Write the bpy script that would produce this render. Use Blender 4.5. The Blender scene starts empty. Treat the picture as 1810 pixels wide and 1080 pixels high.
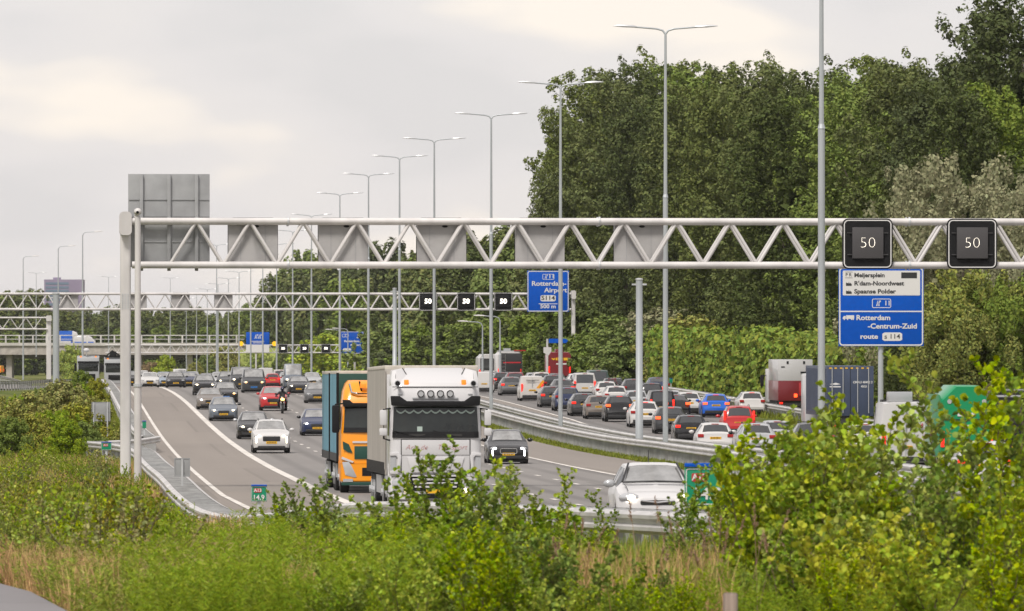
import bpy, math, random, bmesh
import numpy as np
from mathutils import Vector, Matrix

scene = bpy.context.scene
COL = scene.collection
R = math.radians
# ------------------------------------------------------------------ camera
F = 14500.0          # focal length in pixels of the 1810 px wide photograph
CX, HY, CZ = 905.0, 600.0, 5.4
cam = bpy.data.cameras.new('camera')
cam.sensor_width = 36.0
cam.lens = F / 1810.0 * 36.0
cam.shift_y = 60.0 / 1810.0
cam.clip_start = 1.0
cam.clip_end = 30000.0
cam.dof.use_dof = True
cam.dof.focus_distance = 255.0
cam.dof.aperture_fstop = 11.0
camo = bpy.data.objects.new('camera', cam)
camo.location = (0, 0, CZ)
camo.rotation_euler = (R(90), 0, 0)
COL.objects.link(camo)
scene.camera = camo

# ------------------------------------------------------------------ sky and sun
SUN_EL, SUN_AZ = R(55), R(206)      # azimuth clockwise from +Y: behind the camera, a little to the left
W = bpy.data.worlds.new('World')
scene.world = W
W.use_nodes = True
nt = W.node_tree
nt.nodes.clear()
def N(tree, typ): return tree.nodes.new(typ)
L = nt.links.new
out = N(nt, 'ShaderNodeOutputWorld')
sky = N(nt, 'ShaderNodeTexSky')
sky.sky_type = 'NISHITA'
sky.sun_disc = False
sky.sun_elevation = SUN_EL
sky.sun_rotation = SUN_AZ
bg1 = N(nt, 'ShaderNodeBackground'); bg1.inputs[1].default_value = 0.1
L(sky.outputs[0], bg1.inputs[0])
tc = N(nt, 'ShaderNodeTexCoord')
mp = N(nt, 'ShaderNodeMapping'); mp.inputs['Scale'].default_value = (14, 14, 42); mp.inputs['Location'].default_value = (3.1, 0.4, 1.05)
L(tc.outputs['Generated'], mp.inputs[0])
nz = N(nt, 'ShaderNodeTexNoise'); nz.inputs['Scale'].default_value = 1.6; nz.inputs['Detail'].default_value = 3.5; nz.inputs['Roughness'].default_value = 0.45
L(mp.outputs[0], nz.inputs['Vector'])
cr = N(nt, 'ShaderNodeValToRGB')
e = cr.color_ramp.elements
e[0].position = 0.36; e[0].color = (0.68, 0.655, 0.66, 1)
e[1].position = 0.66; e[1].color = (0.93, 0.845, 0.765, 1)
m1 = e.new(0.47); m1.color = (0.735, 0.70, 0.70, 1)
m2 = e.new(0.56); m2.color = (0.76, 0.72, 0.71, 1)
L(nz.outputs['Fac'], cr.inputs[0])
bg2 = N(nt, 'ShaderNodeBackground'); bg2.inputs[1].default_value = 0.80
L(cr.outputs[0], bg2.inputs[0])
mx = N(nt, 'ShaderNodeMixShader'); mx.inputs[0].default_value = 0.9
L(bg1.outputs[0], mx.inputs[1]); L(bg2.outputs[0], mx.inputs[2]); L(mx.outputs[0], out.inputs[0])

sun = bpy.data.lights.new('sun', 'SUN')
sun.energy = 2.6
sun.angle = R(14)
sun.color = (1.0, 0.945, 0.88)
suno = bpy.data.objects.new('sun', sun)
d = Vector((math.sin(SUN_AZ) * math.cos(SUN_EL), math.cos(SUN_AZ) * math.cos(SUN_EL), math.sin(SUN_EL)))
suno.rotation_euler = d.to_track_quat('Z', 'Y').to_euler()
suno.location = (0, 0, 100)
COL.objects.link(suno)

vs = scene.view_settings
vs.view_transform = 'Standard'
vs.look = 'None'
vs.gamma = 1.0
vs.exposure = 0.5
scene.cycles.max_bounces = 6
scene.cycles.diffuse_bounces = 3
scene.cycles.glossy_bounces = 2
scene.cycles.transmission_bounces = 3
scene.cycles.transparent_max_bounces = 6
scene.cycles.volume_bounces = 0
scene.cycles.use_denoising = True
scene.cycles.sample_clamp_indirect = 4.0

# ------------------------------------------------------------------ where the ground lies
_PZ = np.array([0, 30, 60, 85, 112, 140, 165, 190, 223, 260, 300, 345, 387, 430, 475, 520, 560, 600, 640, 680, 730, 790, 850, 920, 1000, 1100, 1240, 1500, 2000, 3000, 9000.])
_PH = np.array([-2.3, -2.4, -2.5, -2.76, -3.08, -3.52, -3.98, -4.42, -4.70, -4.95, -5.14, -5.3, -5.36, -5.32, -5.16, -4.93, -4.70, -4.50, -4.38, -4.33, -4.37, -4.58, -4.90, -5.42, -6.15, -7.0, -8.0, -9.0, -9.6, -9.8, -9.8])
def _pchip(xs, ys):
    h = np.diff(xs); dl = np.diff(ys) / h
    m = np.zeros_like(ys)
    for i in range(1, len(xs) - 1):
        if dl[i-1] * dl[i] > 0:
            w1 = 2*h[i] + h[i-1]; w2 = h[i] + 2*h[i-1]
            m[i] = (w1 + w2) / (w1/dl[i-1] + w2/dl[i])
    m[0] = dl[0]; m[-1] = dl[-1]
    def f(x):
        x = np.clip(np.asarray(x, float), xs[0], xs[-1])
        i = np.clip(np.searchsorted(xs, x) - 1, 0, len(xs) - 2)
        t = (x - xs[i]) / h[i]
        return ((1+2*t)*(1-t)**2)*ys[i] + (t*(1-t)**2)*h[i]*m[i] + (t*t*(3-2*t))*ys[i+1] + (t*t*(t-1))*h[i]*m[i+1]
    return f
prof = _pchip(_PZ, _PH)
SL = 0.0535                          # the road runs this much to the left per metre
def sstep(a, b, x):
    t = np.clip((np.asarray(x, float) - a) / (b - a), 0, 1)
    return t*t*(3-2*t)
def hgt(u, Z):
    """world height of the carriageways, verges and bank at lateral offset u and distance Z"""
    h = CZ + prof(Z)
    h = h + 0.40 * sstep(19, 26, u) * (1 - sstep(250, 420, Z))
    h = h - 0.42 * (1 - sstep(3.4, 6.0, u)) * sstep(118, 165, Z) * (1 - sstep(200, 262, Z))
    # the slip road on the left lies a little higher
    h = h + 1.25 * (1 - sstep(-14, -3.5, u)) * sstep(420, 700, Z) * (1 - sstep(900, 1100, Z))
    return h
def X(u, Z): return u - SL * Z
def P(u, Z, dz=0.0): return Vector((X(u, Z), Z, float(hgt(u, Z)) + dz))
def px(x, y, Z): return Vector(((x - CX) / F * Z, Z, CZ - (y - HY) / F * Z))
def u_of(x, Z): return (x - CX) / F * Z + SL * Z
def solve(x, yb):
    """distance at which the ground under picture column x is seen at picture row yb"""
    for Z in np.arange(60, 900, 0.5):
        y = HY + (CZ - float(hgt(u_of(x, Z), Z))) * F / Z
        if y <= yb: return float(Z)
    return 860.0
DIRV = Vector((-SL, 1, 0)).normalized()
ROT = math.atan(SL)

# ------------------------------------------------------------------ materials
MATS = {}
def mat(name, col, rough=0.6, metal=0.0, var=0.0, vscale=4.0, emit=None, estr=0.0, spec=0.5, coat=0.0, ior=None, bump=0.0, island=0.0, trans=0.0, col2=None, objrand=0.0, stretch=(1,1,1), detail=4.0):
    if name in MATS: return MATS[name]
    m = bpy.data.materials.new(name); m.use_nodes = True
    t = m.node_tree; b = t.nodes['Principled BSDF']
    b.inputs['Base Color'].default_value = (*col, 1)
    b.inputs['Roughness'].default_value = rough
    b.inputs['Metallic'].default_value = metal
    b.inputs['Specular IOR Level'].default_value = spec
    if ior: b.inputs['IOR'].default_value = ior
    if coat: b.inputs['Coat Weight'].default_value = coat; b.inputs['Coat Roughness'].default_value = 0.05
    if emit: b.inputs['Emission Color'].default_value = (*emit, 1); b.inputs['Emission Strength'].default_value = estr
    src = None
    if var or col2:
        c = t.nodes.new('ShaderNodeTexCoord'); mpn = t.nodes.new('ShaderNodeMapping'); mpn.inputs['Scale'].default_value = stretch
        t.links.new(c.outputs['Object'], mpn.inputs[0])
        n = t.nodes.new('ShaderNodeTexNoise'); n.inputs['Scale'].default_value = vscale; n.inputs['Detail'].default_value = detail; n.inputs['Roughness'].default_value = 0.6
        t.links.new(mpn.outputs[0], n.inputs['Vector'])
        r = t.nodes.new('ShaderNodeValToRGB')
        ca = col2 if col2 else tuple(x * (1 - var) for x in col)
        cb = col if col2 else tuple(min(1, x * (1 + var)) for x in col)
        r.color_ramp.elements[0].position = 0.36; r.color_ramp.elements[0].color = (*ca, 1)
        r.color_ramp.elements[1].position = 0.64; r.color_ramp.elements[1].color = (*cb, 1)
        t.links.new(n.outputs['Fac'], r.inputs[0]); src = r.outputs[0]
        if bump:
            bp = t.nodes.new('ShaderNodeBump'); bp.inputs['Strength'].default_value = bump; bp.inputs['Distance'].default_value = 0.02
            t.links.new(n.outputs['Fac'], bp.inputs['Height']); t.links.new(bp.outputs[0], b.inputs['Normal'])
    if island or objrand:
        h = t.nodes.new('ShaderNodeHueSaturation')
        h.inputs['Color'].default_value = (*col, 1)
        if src: t.links.new(src, h.inputs['Color'])
        if island:
            g = t.nodes.new('ShaderNodeNewGeometry')
            mr = t.nodes.new('ShaderNodeMapRange'); mr.inputs['To Min'].default_value = 1 - island; mr.inputs['To Max'].default_value = 1 + island
            t.links.new(g.outputs['Random Per Island'], mr.inputs['Value']); t.links.new(mr.outputs[0], h.inputs['Value'])
            mh = t.nodes.new('ShaderNodeMath'); mh.operation = 'MULTIPLY'; mh.inputs[1].default_value = 37.7
            fr = t.nodes.new('ShaderNodeMath'); fr.operation = 'FRACT'
            t.links.new(g.outputs['Random Per Island'], mh.inputs[0]); t.links.new(mh.outputs[0], fr.inputs[0])
            m2_ = t.nodes.new('ShaderNodeMapRange'); m2_.inputs['To Min'].default_value = 0.5 - island*0.09; m2_.inputs['To Max'].default_value = 0.5 + island*0.05
            t.links.new(fr.outputs[0], m2_.inputs['Value']); t.links.new(m2_.outputs[0], h.inputs['Hue'])
        if objrand:
            oi = t.nodes.new('ShaderNodeObjectInfo')
            mo = t.nodes.new('ShaderNodeMapRange'); mo.inputs['To Min'].default_value = 1 - objrand; mo.inputs['To Max'].default_value = 1 + objrand * 0.3
            t.links.new(oi.outputs['Random'], mo.inputs['Value']); t.links.new(mo.outputs[0], h.inputs['Saturation'])
        src = h.outputs[0]
    if src: t.links.new(src, b.inputs['Base Color'])
    if trans:
        tr = t.nodes.new('ShaderNodeBsdfTranslucent'); ms = t.nodes.new('ShaderNodeMixShader'); ms.inputs[0].default_value = trans
        tr.inputs[0].default_value = (*col, 1)
        if src: t.links.new(src, tr.inputs[0])
        o = t.nodes['Material Output']
        t.links.new(b.outputs[0], ms.inputs[1]); t.links.new(tr.outputs[0], ms.inputs[2]); t.links.new(ms.outputs[0], o.inputs[0])
    MATS[name] = m
    return m

# ------------------------------------------------------------------ mesh building
KIDS = {}
def link(name, me, m=None, parent=None, over=True):
    o = bpy.data.objects.new(name, me); COL.objects.link(o)
    if m is not None:
        me.materials.append(m)
        if over:
            o.material_slots[0].link = 'OBJECT'; o.material_slots[0].material = m
    if parent is not None:
        o.parent = parent; KIDS.setdefault(parent.name, []).append(o)
    return o
class MB:
    def __init__(s): s.v = []; s.f = []
    def add(s, vs, fs):
        k = len(s.v); s.v += [tuple(p) for p in vs]; s.f += [tuple(i + k for i in f) for f in fs]; return s
    def box(s, x0, x1, y0, y1, z0, z1, M=None):
        vs = [Vector(p) for p in ((x0,y0,z0),(x1,y0,z0),(x1,y1,z0),(x0,y1,z0),(x0,y0,z1),(x1,y0,z1),(x1,y1,z1),(x0,y1,z1))]
        if M is not None: vs = [M @ p for p in vs]
        return s.add(vs, [(0,3,2,1),(4,5,6,7),(0,1,5,4),(1,2,6,5),(2,3,7,6),(3,0,4,7)])
    def cbox(s, c, sz, M=None):
        return s.box(c[0]-sz[0]/2, c[0]+sz[0]/2, c[1]-sz[1]/2, c[1]+sz[1]/2, c[2]-sz[2]/2, c[2]+sz[2]/2, M)
    def tube(s, pts, rad, n=8, caps=True):
        pts = [Vector(p) for p in pts]
        if not hasattr(rad, '__len__'): rad = [rad] * len(pts)
        rings = []
        t0 = None; ref = None
        for i, p in enumerate(pts):
            t = (pts[min(i+1, len(pts)-1)] - pts[max(i-1, 0)]).normalized()
            if ref is None:
                ref = Vector((0,0,1)) if abs(t.z) < 0.9 else Vector((1,0,0))
            a = t.cross(ref).normalized(); b = t.cross(a).normalized(); ref = -b if False else ref
            rings.append([p + (a * math.cos(2*math.pi*k/n) + b * math.sin(2*math.pi*k/n)) * rad[i] for k in range(n)])
        return s.loft(rings, caps)
    def loft(s, rings, caps=True, closed=True):
        n = len(rings[0]); vs = [p for r in rings for p in r]; fs = []
        for i in range(len(rings) - 1):
            for k in range(n if closed else n - 1):
                a, b = i*n + k, i*n + (k+1) % n
                fs.append((a, b, b + n, a + n))
        if caps and closed:
            fs.append(tuple(range(n))[::-1]); fs.append(tuple((len(rings)-1)*n + k for k in range(n)))
        return s.add(vs, fs)
    def prism(s, poly, y0, y1, axis='y'):
        """outline in x,z pulled along y (or y,z along x; x,y along z)"""
        def q(a, b, t): return (a, t, b) if axis == 'y' else ((t, a, b) if axis == 'x' else (a, b, t))
        n = len(poly); vs = [q(a, b, y0) for a, b in poly] + [q(a, b, y1) for a, b in poly]
        fs = [tuple(range(n)), tuple(range(2*n-1, n-1, -1))] + [(k, k+n, (k+1) % n + n, (k+1) % n) for k in range(n)]
        return s.add(vs, fs)
    def ell(s, c, r, nu=10, nv=6):
        vs = [(c[0], c[1], c[2] + r[2])]
        for j in range(1, nv):
            for i in range(nu):
                a = math.pi*j/nv; b = 2*math.pi*i/nu
                vs.append((c[0] + r[0]*math.sin(a)*math.cos(b), c[1] + r[1]*math.sin(a)*math.sin(b), c[2] + r[2]*math.cos(a)))
        vs.append((c[0], c[1], c[2] - r[2])); fs = []
        for i in range(nu):
            fs.append((0, 1 + i, 1 + (i+1) % nu))
            for j in range(nv - 2):
                a = 1 + j*nu + i; b = 1 + j*nu + (i+1) % nu
                fs.append((a, a + nu, b + nu, b))
            fs.append((len(vs)-1, 1 + (nv-2)*nu + (i+1) % nu, 1 + (nv-2)*nu + i))
        return s.add(vs, fs)
    def build(s, name, m, parent=None, smooth=None, bevel=0.0, seg=2, subd=0, xf=None):
        me = bpy.data.meshes.new(name)
        vs = s.v if xf is None else [tuple(xf @ Vector(p)) for p in s.v]
        me.from_pydata(vs, [], s.f); me.update()
        bm = bmesh.new(); bm.from_mesh(me)
        bmesh.ops.recalc_face_normals(bm, faces=bm.faces)
        if bevel:
            es = [e for e in bm.edges if len(e.link_faces) == 2 and e.calc_face_angle(0) > R(35)]
            bmesh.ops.bevel(bm, geom=es, offset=bevel, segments=seg, affect='EDGES', profile=0.6, clamp_overlap=True)
        bm.to_mesh(me); bm.free()
        if smooth or bevel:
            me.shade_smooth(); me.set_sharp_from_angle(angle=R(smooth or 40))
        return link(name, me, m, parent)
def arr_mesh(name, V, Fc, m, parent=None, smooth=False):
    me = bpy.data.meshes.new(name)
    V = np.asarray(V, np.float32); Fc = np.asarray(Fc, np.int32)
    me.vertices.add(len(V)); me.vertices.foreach_set('co', V.ravel())
    k = Fc.shape[1]
    me.loops.add(Fc.size); me.loops.foreach_set('vertex_index', Fc.ravel())
    me.polygons.add(len(Fc)); me.polygons.foreach_set('loop_start', np.arange(0, Fc.size, k, dtype=np.int32))
    me.update(calc_edges=True); me.validate()
    if smooth: me.shade_smooth()
    return link(name, me, m, parent)
def empty(name, loc=(0,0,0), rz=0.0):
    o = bpy.data.objects.new(name, None); o.location = loc; o.rotation_euler = (0, 0, rz); o.empty_display_size = 0.3
    COL.objects.link(o); return o
def tag(o, label=None, cat=None, group=None, kind=None):
    if label: o['label'] = label
    if cat: o['category'] = cat
    if group: o['group'] = group
    if kind: o['kind'] = kind
    return o
def copy_tree(o, parent=None):
    c = o.copy(); COL.objects.link(c)
    if parent is not None:
        c.parent = parent; KIDS.setdefault(parent.name, []).append(c)
    for ch in KIDS.get(o.name, []): copy_tree(ch, c)
    return c
def setmat(o, m):
    o.material_slots[0].link = 'OBJECT'; o.material_slots[0].material = m
def text_mb(txt, size, shear=0.0, align='CENTER', bold=0.0, ext=0.004):
    cu = bpy.data.curves.new('lettering', 'FONT'); cu.body = txt; cu.size = size; cu.align_x = align; cu.align_y = 'CENTER'
    cu.shear = shear; cu.extrude = ext; cu.offset = bold; cu.resolution_u = 3
    o = bpy.data.objects.new('lettering', cu); COL.objects.link(o)
    dg = bpy.context.evaluated_depsgraph_get(); dg.update()
    me = bpy.data.meshes.new_from_object(o.evaluated_get(dg))
    mb = MB(); mb.add([tuple(v.co) for v in me.vertices], [tuple(p.vertices) for p in me.polygons])
    bpy.data.objects.remove(o); bpy.data.curves.remove(cu); bpy.data.meshes.remove(me)
    return mb
def text(name, txt, size, m, parent, x, y, z, shear=0.0, align='CENTER', bold=0.0, ext=0.004, flip=False, sx=1.0):
    """lettering upright in the xz plane, read by a viewer looking along +y (or along -y when flip)"""
    mb = text_mb(txt, size, shear, align, bold, ext)
    s = -1 if flip else 1
    mb.v = [(x + s*p[0]*sx, y - s*p[2], z + p[1]) for p in mb.v]
    return mb.build(name, m, parent)
def rrect(x0, x1, z0, z1, r, n=4):
    pts = []
    for cx, cz, a0 in ((x1-r, z1-r, 0), (x0+r, z1-r, 90), (x0+r, z0+r, 180), (x1-r, z0+r, 270)):
        for k in range(n+1):
            a = R(a0 + 90*k/n); pts.append((cx + r*math.cos(a), cz + r*math.sin(a)))
    return pts
def frame(mb, x0, x1, z0, z1, r, w, y0, y1, n=4):
    """rounded border ring of width w in the xz plane"""
    o = rrect(x0, x1, z0, z1, r, n); i = rrect(x0+w, x1-w, z0+w, z1-w, max(r-w, 0.005), n); k = len(o)
    vs = [(a, y0, b) for a, b in o] + [(a, y0, b) for a, b in i] + [(a, y1, b) for a, b in o] + [(a, y1, b) for a, b in i]
    fs = []
    for j in range(k):
        q = (j+1) % k
        fs += [(j, q, q+k, j+k), (j+2*k, j+3*k, q+3*k, q+2*k), (j, j+2*k, q+2*k, q), (j+k, q+k, q+3*k, j+3*k)]
    mb.add(vs, fs)
# ------------------------------------------------------------------ materials of the place
GALV = mat('galvanised_steel', (0.50, 0.51, 0.52), 0.42, 0.35, var=0.12, vscale=1.5)
RAILM = mat('guard_rail_steel', (0.50, 0.485, 0.47), 0.42, 0.25, var=0.18, vscale=0.7)
POSTM = mat('weathered_post_steel', (0.36, 0.36, 0.36), 0.55, 0.2, var=0.2, vscale=2)
POLEM = mat('lamp_post_steel', (0.40, 0.425, 0.44), 0.45, 0.3, var=0.08, vscale=0.6, stretch=(1, 1, 0.3))
WHITEST = mat('white_painted_steel', (0.54, 0.52, 0.51), 0.45, var=0.13, vscale=0.9, stretch=(1, 1, .35))
SIGNBACK = mat('grey_sign_back', (0.30, 0.305, 0.31), 0.5, 0.2, var=0.1, vscale=1.2)
MSIBACK = mat('light_grey_housing', (0.36, 0.35, 0.345), 0.5, var=0.06, vscale=1.5)
BLACK = mat('matt_black', (0.010, 0.010, 0.011), 0.7, spec=0.2)
LEDM = mat('dark_display', (0.055, 0.052, 0.054), 0.55, var=0.08, vscale=30)
LEDON = mat('lit_digits', (0.9, 0.85, 0.75), 0.5, emit=(1.0, 0.90, 0.74), estr=1.5)
LEDFAR = mat('lit_digits_far', (0.9, 0.85, 0.75), 0.5, emit=(1.0, 0.95, 0.85), estr=1.5)
SIGNW = mat('reflective_white', (0.62, 0.61, 0.60), 0.45)
SIGNBLUE = mat('reflective_blue', (0.0005, 0.075, 0.43), 0.6, spec=0.15, var=0.05, vscale=3)
SIGNGREEN = mat('reflective_green', (0.0, 0.22, 0.11), 0.45)
SIGNRED = mat('reflective_red', (0.45, 0.02, 0.03), 0.45)
SIGNBLACK = mat('sign_black', (0.02, 0.02, 0.022), 0.5)
MARK = mat('road_paint', (0.58, 0.545, 0.50), 0.6, var=0.2, vscale=0.8)
CONC = mat('concrete', (0.36, 0.33, 0.30), 0.85, var=0.22, vscale=0.5)

# ------------------------------------------------------------------ the ground in one sheet
def ground_material():
    m = bpy.data.materials.new('verge_soil_and_grass'); m.use_nodes = True
    t = m.node_tree; b = t.nodes['Principled BSDF']; b.inputs['Roughness'].default_value = 0.95; b.inputs['Specular IOR Level'].default_value = 0.1
    c = t.nodes.new('ShaderNodeTexCoord')
    def noise(sc, det=5):
        n = t.nodes.new('ShaderNodeTexNoise'); n.inputs['Scale'].default_value = sc; n.inputs['Detail'].default_value = det
        t.links.new(c.outputs['Object'], n.inputs['Vector']); return n
    n1, n2 = noise(0.09), noise(1.6)
    r1 = t.nodes.new('ShaderNodeValToRGB'); e = r1.color_ramp.elements
    e[0].position = 0.34; e[0].color = (0.075, 0.10, 0.02, 1); e[1].position = 0.68; e[1].color = (0.20, 0.15, 0.06, 1)
    x = e.new(0.5); x.color = (0.115, 0.135, 0.03, 1)
    r2 = t.nodes.new('ShaderNodeValToRGB'); e = r2.color_ramp.elements
    e[0].position = 0.3; e[0].color = (0.7, 0.7, 0.7, 1); e[1].position = 0.75; e[1].color = (1.2, 1.2, 1.15, 1)
    mm = t.nodes.new('ShaderNodeMix'); mm.data_type = 'RGBA'; mm.blend_type = 'MULTIPLY'; mm.inputs[0].default_value = 1
    t.links.new(n1.outputs['Fac'], r1.inputs[0]); t.links.new(n2.outputs['Fac'], r2.inputs[0])
    t.links.new(r1.outputs[0], mm.inputs[6]); t.links.new(r2.outputs[0], mm.inputs[7]); t.links.new(mm.outputs[2], b.inputs['Base Color'])
    return m
ZS = [0, 15, 30, 45] + list(range(60, 1001, 10)) + list(range(1040, 2001, 40)) + list(range(2200, 4001, 200)) + [4600, 5400, 6400, 7600, 9000]
US = [-3000, -1500, -700, -350, -200, -120, -80, -55, -40, -30, -24] + [x * 1.0 for x in range(-20, 60, 2)] + [64, 72, 84, 100, 130, 180, 260, 400, 700, 1500, 3000]
V = [(X(u, Z), Z, float(hgt(u, Z)) - 0.07) for Z in ZS for u in US]
nu = len(US)
Fs = [(j*nu+i, j*nu+i+1, (j+1)*nu+i+1, (j+1)*nu+i) for j in range(len(ZS)-1) for i in range(nu-1)]
g = arr_mesh('ground', V, Fs, ground_material(), smooth=True)
tag(g, 'grassy verge and bank on both sides of the motorway', kind='structure')

def asphalt(name, dark, light, lanes=0.0, rough=0.7):
    m = bpy.data.materials.new(name); m.use_nodes = True
    t = m.node_tree; b = t.nodes['Principled BSDF']; b.inputs['Roughness'].default_value = rough; b.inputs['Specular IOR Level'].default_value = 0.4
    c = t.nodes.new('ShaderNodeTexCoord')
    def noise(sc, stretch, det=4):
        mpn = t.nodes.new('ShaderNodeMapping'); mpn.inputs['Scale'].default_value = stretch
        n = t.nodes.new('ShaderNodeTexNoise'); n.inputs['Scale'].default_value = sc; n.inputs['Detail'].default_value = det
        t.links.new(c.outputs['UV'], mpn.inputs[0]); t.links.new(mpn.outputs[0], n.inputs['Vector']); return n
    n1 = noise(1.0, (0.9, 0.012, 1)); n2 = noise(1.0, (0.12, 0.03, 1), 3); n3 = noise(6.0, (1, 1, 1), 2)
    r = t.nodes.new('ShaderNodeValToRGB'); e = r.color_ramp.elements
    e[0].position = 0.3; e[0].color = (*dark, 1); e[1].position = 0.7; e[1].color = (*light, 1)
    a = t.nodes.new('ShaderNodeMath'); a.operation = 'ADD'; a2 = t.nodes.new('ShaderNodeMath'); a2.operation = 'MULTIPLY'; a2.inputs[1].default_value = 0.333
    a3 = t.nodes.new('ShaderNodeMath'); a3.operation = 'ADD'
    t.links.new(n1.outputs['Fac'], a.inputs[0]); t.links.new(n2.outputs['Fac'], a.inputs[1]); t.links.new(a.outputs[0], a3.inputs[0]); t.links.new(n3.outputs['Fac'], a3.inputs[1])
    t.links.new(a3.outputs[0], a2.inputs[0]); t.links.new(a2.outputs[0], r.inputs[0])
    # wear: two darker wheel tracks in every lane, and a few transverse joints and patches
    sx = t.nodes.new('ShaderNodeSeparateXYZ'); t.links.new(c.outputs['UV'], sx.inputs[0])
    def mth(op, x, y=None):
        q = t.nodes.new('ShaderNodeMath'); q.operation = op
        for i, v in enumerate((x, y)):
            if v is None: continue
            if hasattr(v, 'links'): t.links.new(v, q.inputs[i])
            else: q.inputs[i].default_value = v
        return q.outputs[0]
    tr = mth('SINE', mth('MULTIPLY', mth('SUBTRACT', sx.outputs[0], 8.95), 6.283*2/3.15))
    n4 = noise(1.0, (.35, .02, 1), 2)
    wear = mth('MULTIPLY', mth('MULTIPLY', mth('MAXIMUM', tr, 0), lanes), n4.outputs['Fac'])
    bl = t.nodes.new('ShaderNodeTexBrick'); bl.inputs['Scale'].default_value = 1.0; bl.inputs['Color1'].default_value = (1,1,1,1); bl.inputs['Color2'].default_value = (.90,.90,.91,1); bl.inputs['Mortar'].default_value = (.80,.80,.80,1)
    bl.inputs['Brick Width'].default_value = 7.0; bl.inputs['Row Height'].default_value = 42.0; bl.inputs['Mortar Size'].default_value = .09; bl.offset = .37
    t.links.new(c.outputs['UV'], bl.inputs['Vector'])
    mm = t.nodes.new('ShaderNodeMix'); mm.data_type = 'RGBA'; mm.blend_type = 'MULTIPLY'; mm.inputs[0].default_value = 1
    t.links.new(r.outputs[0], mm.inputs[6]); t.links.new(bl.outputs['Color'], mm.inputs[7])
    m2 = t.nodes.new('ShaderNodeMix'); m2.data_type = 'RGBA'; m2.inputs[7].default_value = (dark[0]*.62, dark[1]*.62, dark[2]*.62, 1)
    t.links.new(wear, m2.inputs[0]); t.links.new(mm.outputs[2], m2.inputs[6]); t.links.new(m2.outputs[2], b.inputs['Base Color'])
    return m
ASP = asphalt('asphalt', (0.160, 0.148, 0.138), (0.222, 0.207, 0.193), 1.0)
ASPS = asphalt('asphalt_shoulder', (0.185, 0.160, 0.138), (0.240, 0.210, 0.182))
ASPR = asphalt('asphalt_right', (0.135, 0.126, 0.120), (0.190, 0.178, 0.168), 1.0)
def lin(tab):
    xs = [a for a, b in tab]; ys = [b for a, b in tab]
    return lambda Z: float(np.interp(Z, xs, ys))
def strip(name, fa, fb, Z0, Z1, dz, m, label=None, step=10, cols=4, kind='structure'):
    zs = [Z0] + [z for z in ZS if Z0 < z < Z1] + [Z1]
    V, UV = [], []
    for Z in zs:
        a, b = fa(Z), fb(Z)
        for k in range(cols+1):
            u = a + (b-a)*k/cols; V.append((X(u, Z), Z, float(hgt(u, Z)) + dz)); UV.append((u, Z))
    w = cols + 1
    Fc = [(j*w+i, j*w+i+1, (j+1)*w+i+1, (j+1)*w+i) for j in range(len(zs)-1) for i in range(cols)]
    o = arr_mesh(name, V, Fc, m, smooth=True)
    uv = o.data.uv_layers.new(name='UVMap')
    li = np.zeros(len(o.data.loops), np.int32); o.data.loops.foreach_get('vertex_index', li)
    uv.data.foreach_set('uv', np.asarray(UV, np.float32)[li].ravel())
    tag(o, label, kind=kind); return o
c_ = lambda v: (lambda Z: v)
# near the camera the left edge swings to the right with its guard rail
uE = lin([(60, 12.5), (112, 9.0), (186, 5.6), (260, 4.75), (345, 4.8), (2500, 4.8)])
uLine = lin([(60, 8.15), (2500, 8.15)])
strip('shoulder', lambda Z: uE(Z) - 1.3, c_(8.15), 110, 1500, 0.0, ASPS, 'brownish grey asphalt hard shoulder left of the thick white line')
strip('road', c_(8.15), c_(20.6), 60, 2000, 0.0, ASP, 'grey asphalt carriageway of the traffic coming this way', cols=6)
uM = lin([(60, 20.4), (150, 21.0), (230, 22.2), (300, 23.3), (358, 24.2), (2500, 24.2)])
strip('shoulder', c_(20.6), uM, 60, 1500, 0.0, ASPS, 'brown grey asphalt strip beside the median guard rail')
uR = lin([(150, 22.9), (230, 24.2), (279, 25.2), (370, 28.2), (440, 29.8), (510, 31.0), (644, 31.6), (2500, 31.6)])
uR0 = lin([(150, 22.5), (230, 23.8), (279, 24.7), (330, 26.8), (370, 27.4), (2500, 27.9)])
uRR = lin([(100, 41.6), (2500, 43.6)])
strip('shoulder', uR0, uR, 150, 1500, 0.0, ASPS, 'brown grey asphalt strip between median rail and queueing traffic', cols=2)
strip('road', uR, uRR, 150, 2000, 0.0, ASPR, 'dark asphalt carriageway filled with queueing traffic', cols=6)
uQ = lin([(300, -40), (420, -26), (560, -15), (700, -7.5), (850, -2.0), (1000, 1.0), (1200, 2.5), (1500, 3.2)])
strip('road', lambda Z: uQ(Z) - 5.5, lambda Z: uQ(Z) + 2.2, 300, 1500, 0.02, ASP, 'slip road joining from the far left', cols=3)
def dashes(name, fu, Z0, Z1, w, label):
    V, Fc = [], []
    for Z in np.arange(Z0, Z1, 12.0):
        for q in (0, 1.5):
            k = len(V)
            for zz, s in ((Z+q, -1), (Z+q, 1), (Z+q+1.5, 1), (Z+q+1.5, -1)):
                u = fu(zz) + s*w/2; V.append((X(u, zz), zz, float(hgt(u, zz)) + 0.012))
            Fc.append((k, k+1, k+2, k+3))
    tag(arr_mesh(name, V, Fc, MARK), label, kind='structure')
strip('road_marking', lambda Z: uE(Z) - 0.09, lambda Z: uE(Z) + 0.09, 165, 1400, 0.012, MARK, 'thin white edge line along the left shoulder', cols=1)
strip('road_marking', lambda Z: uLine(Z) - 0.17, lambda Z: uLine(Z) + 0.17, 100, 1400, 0.012, MARK, 'thick white line between shoulder and first lane', cols=1)
strip('road_marking', c_(20.52), c_(20.70), 100, 1400, 0.012, MARK, 'white edge line on the median side of the near carriageway', cols=1)
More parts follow.
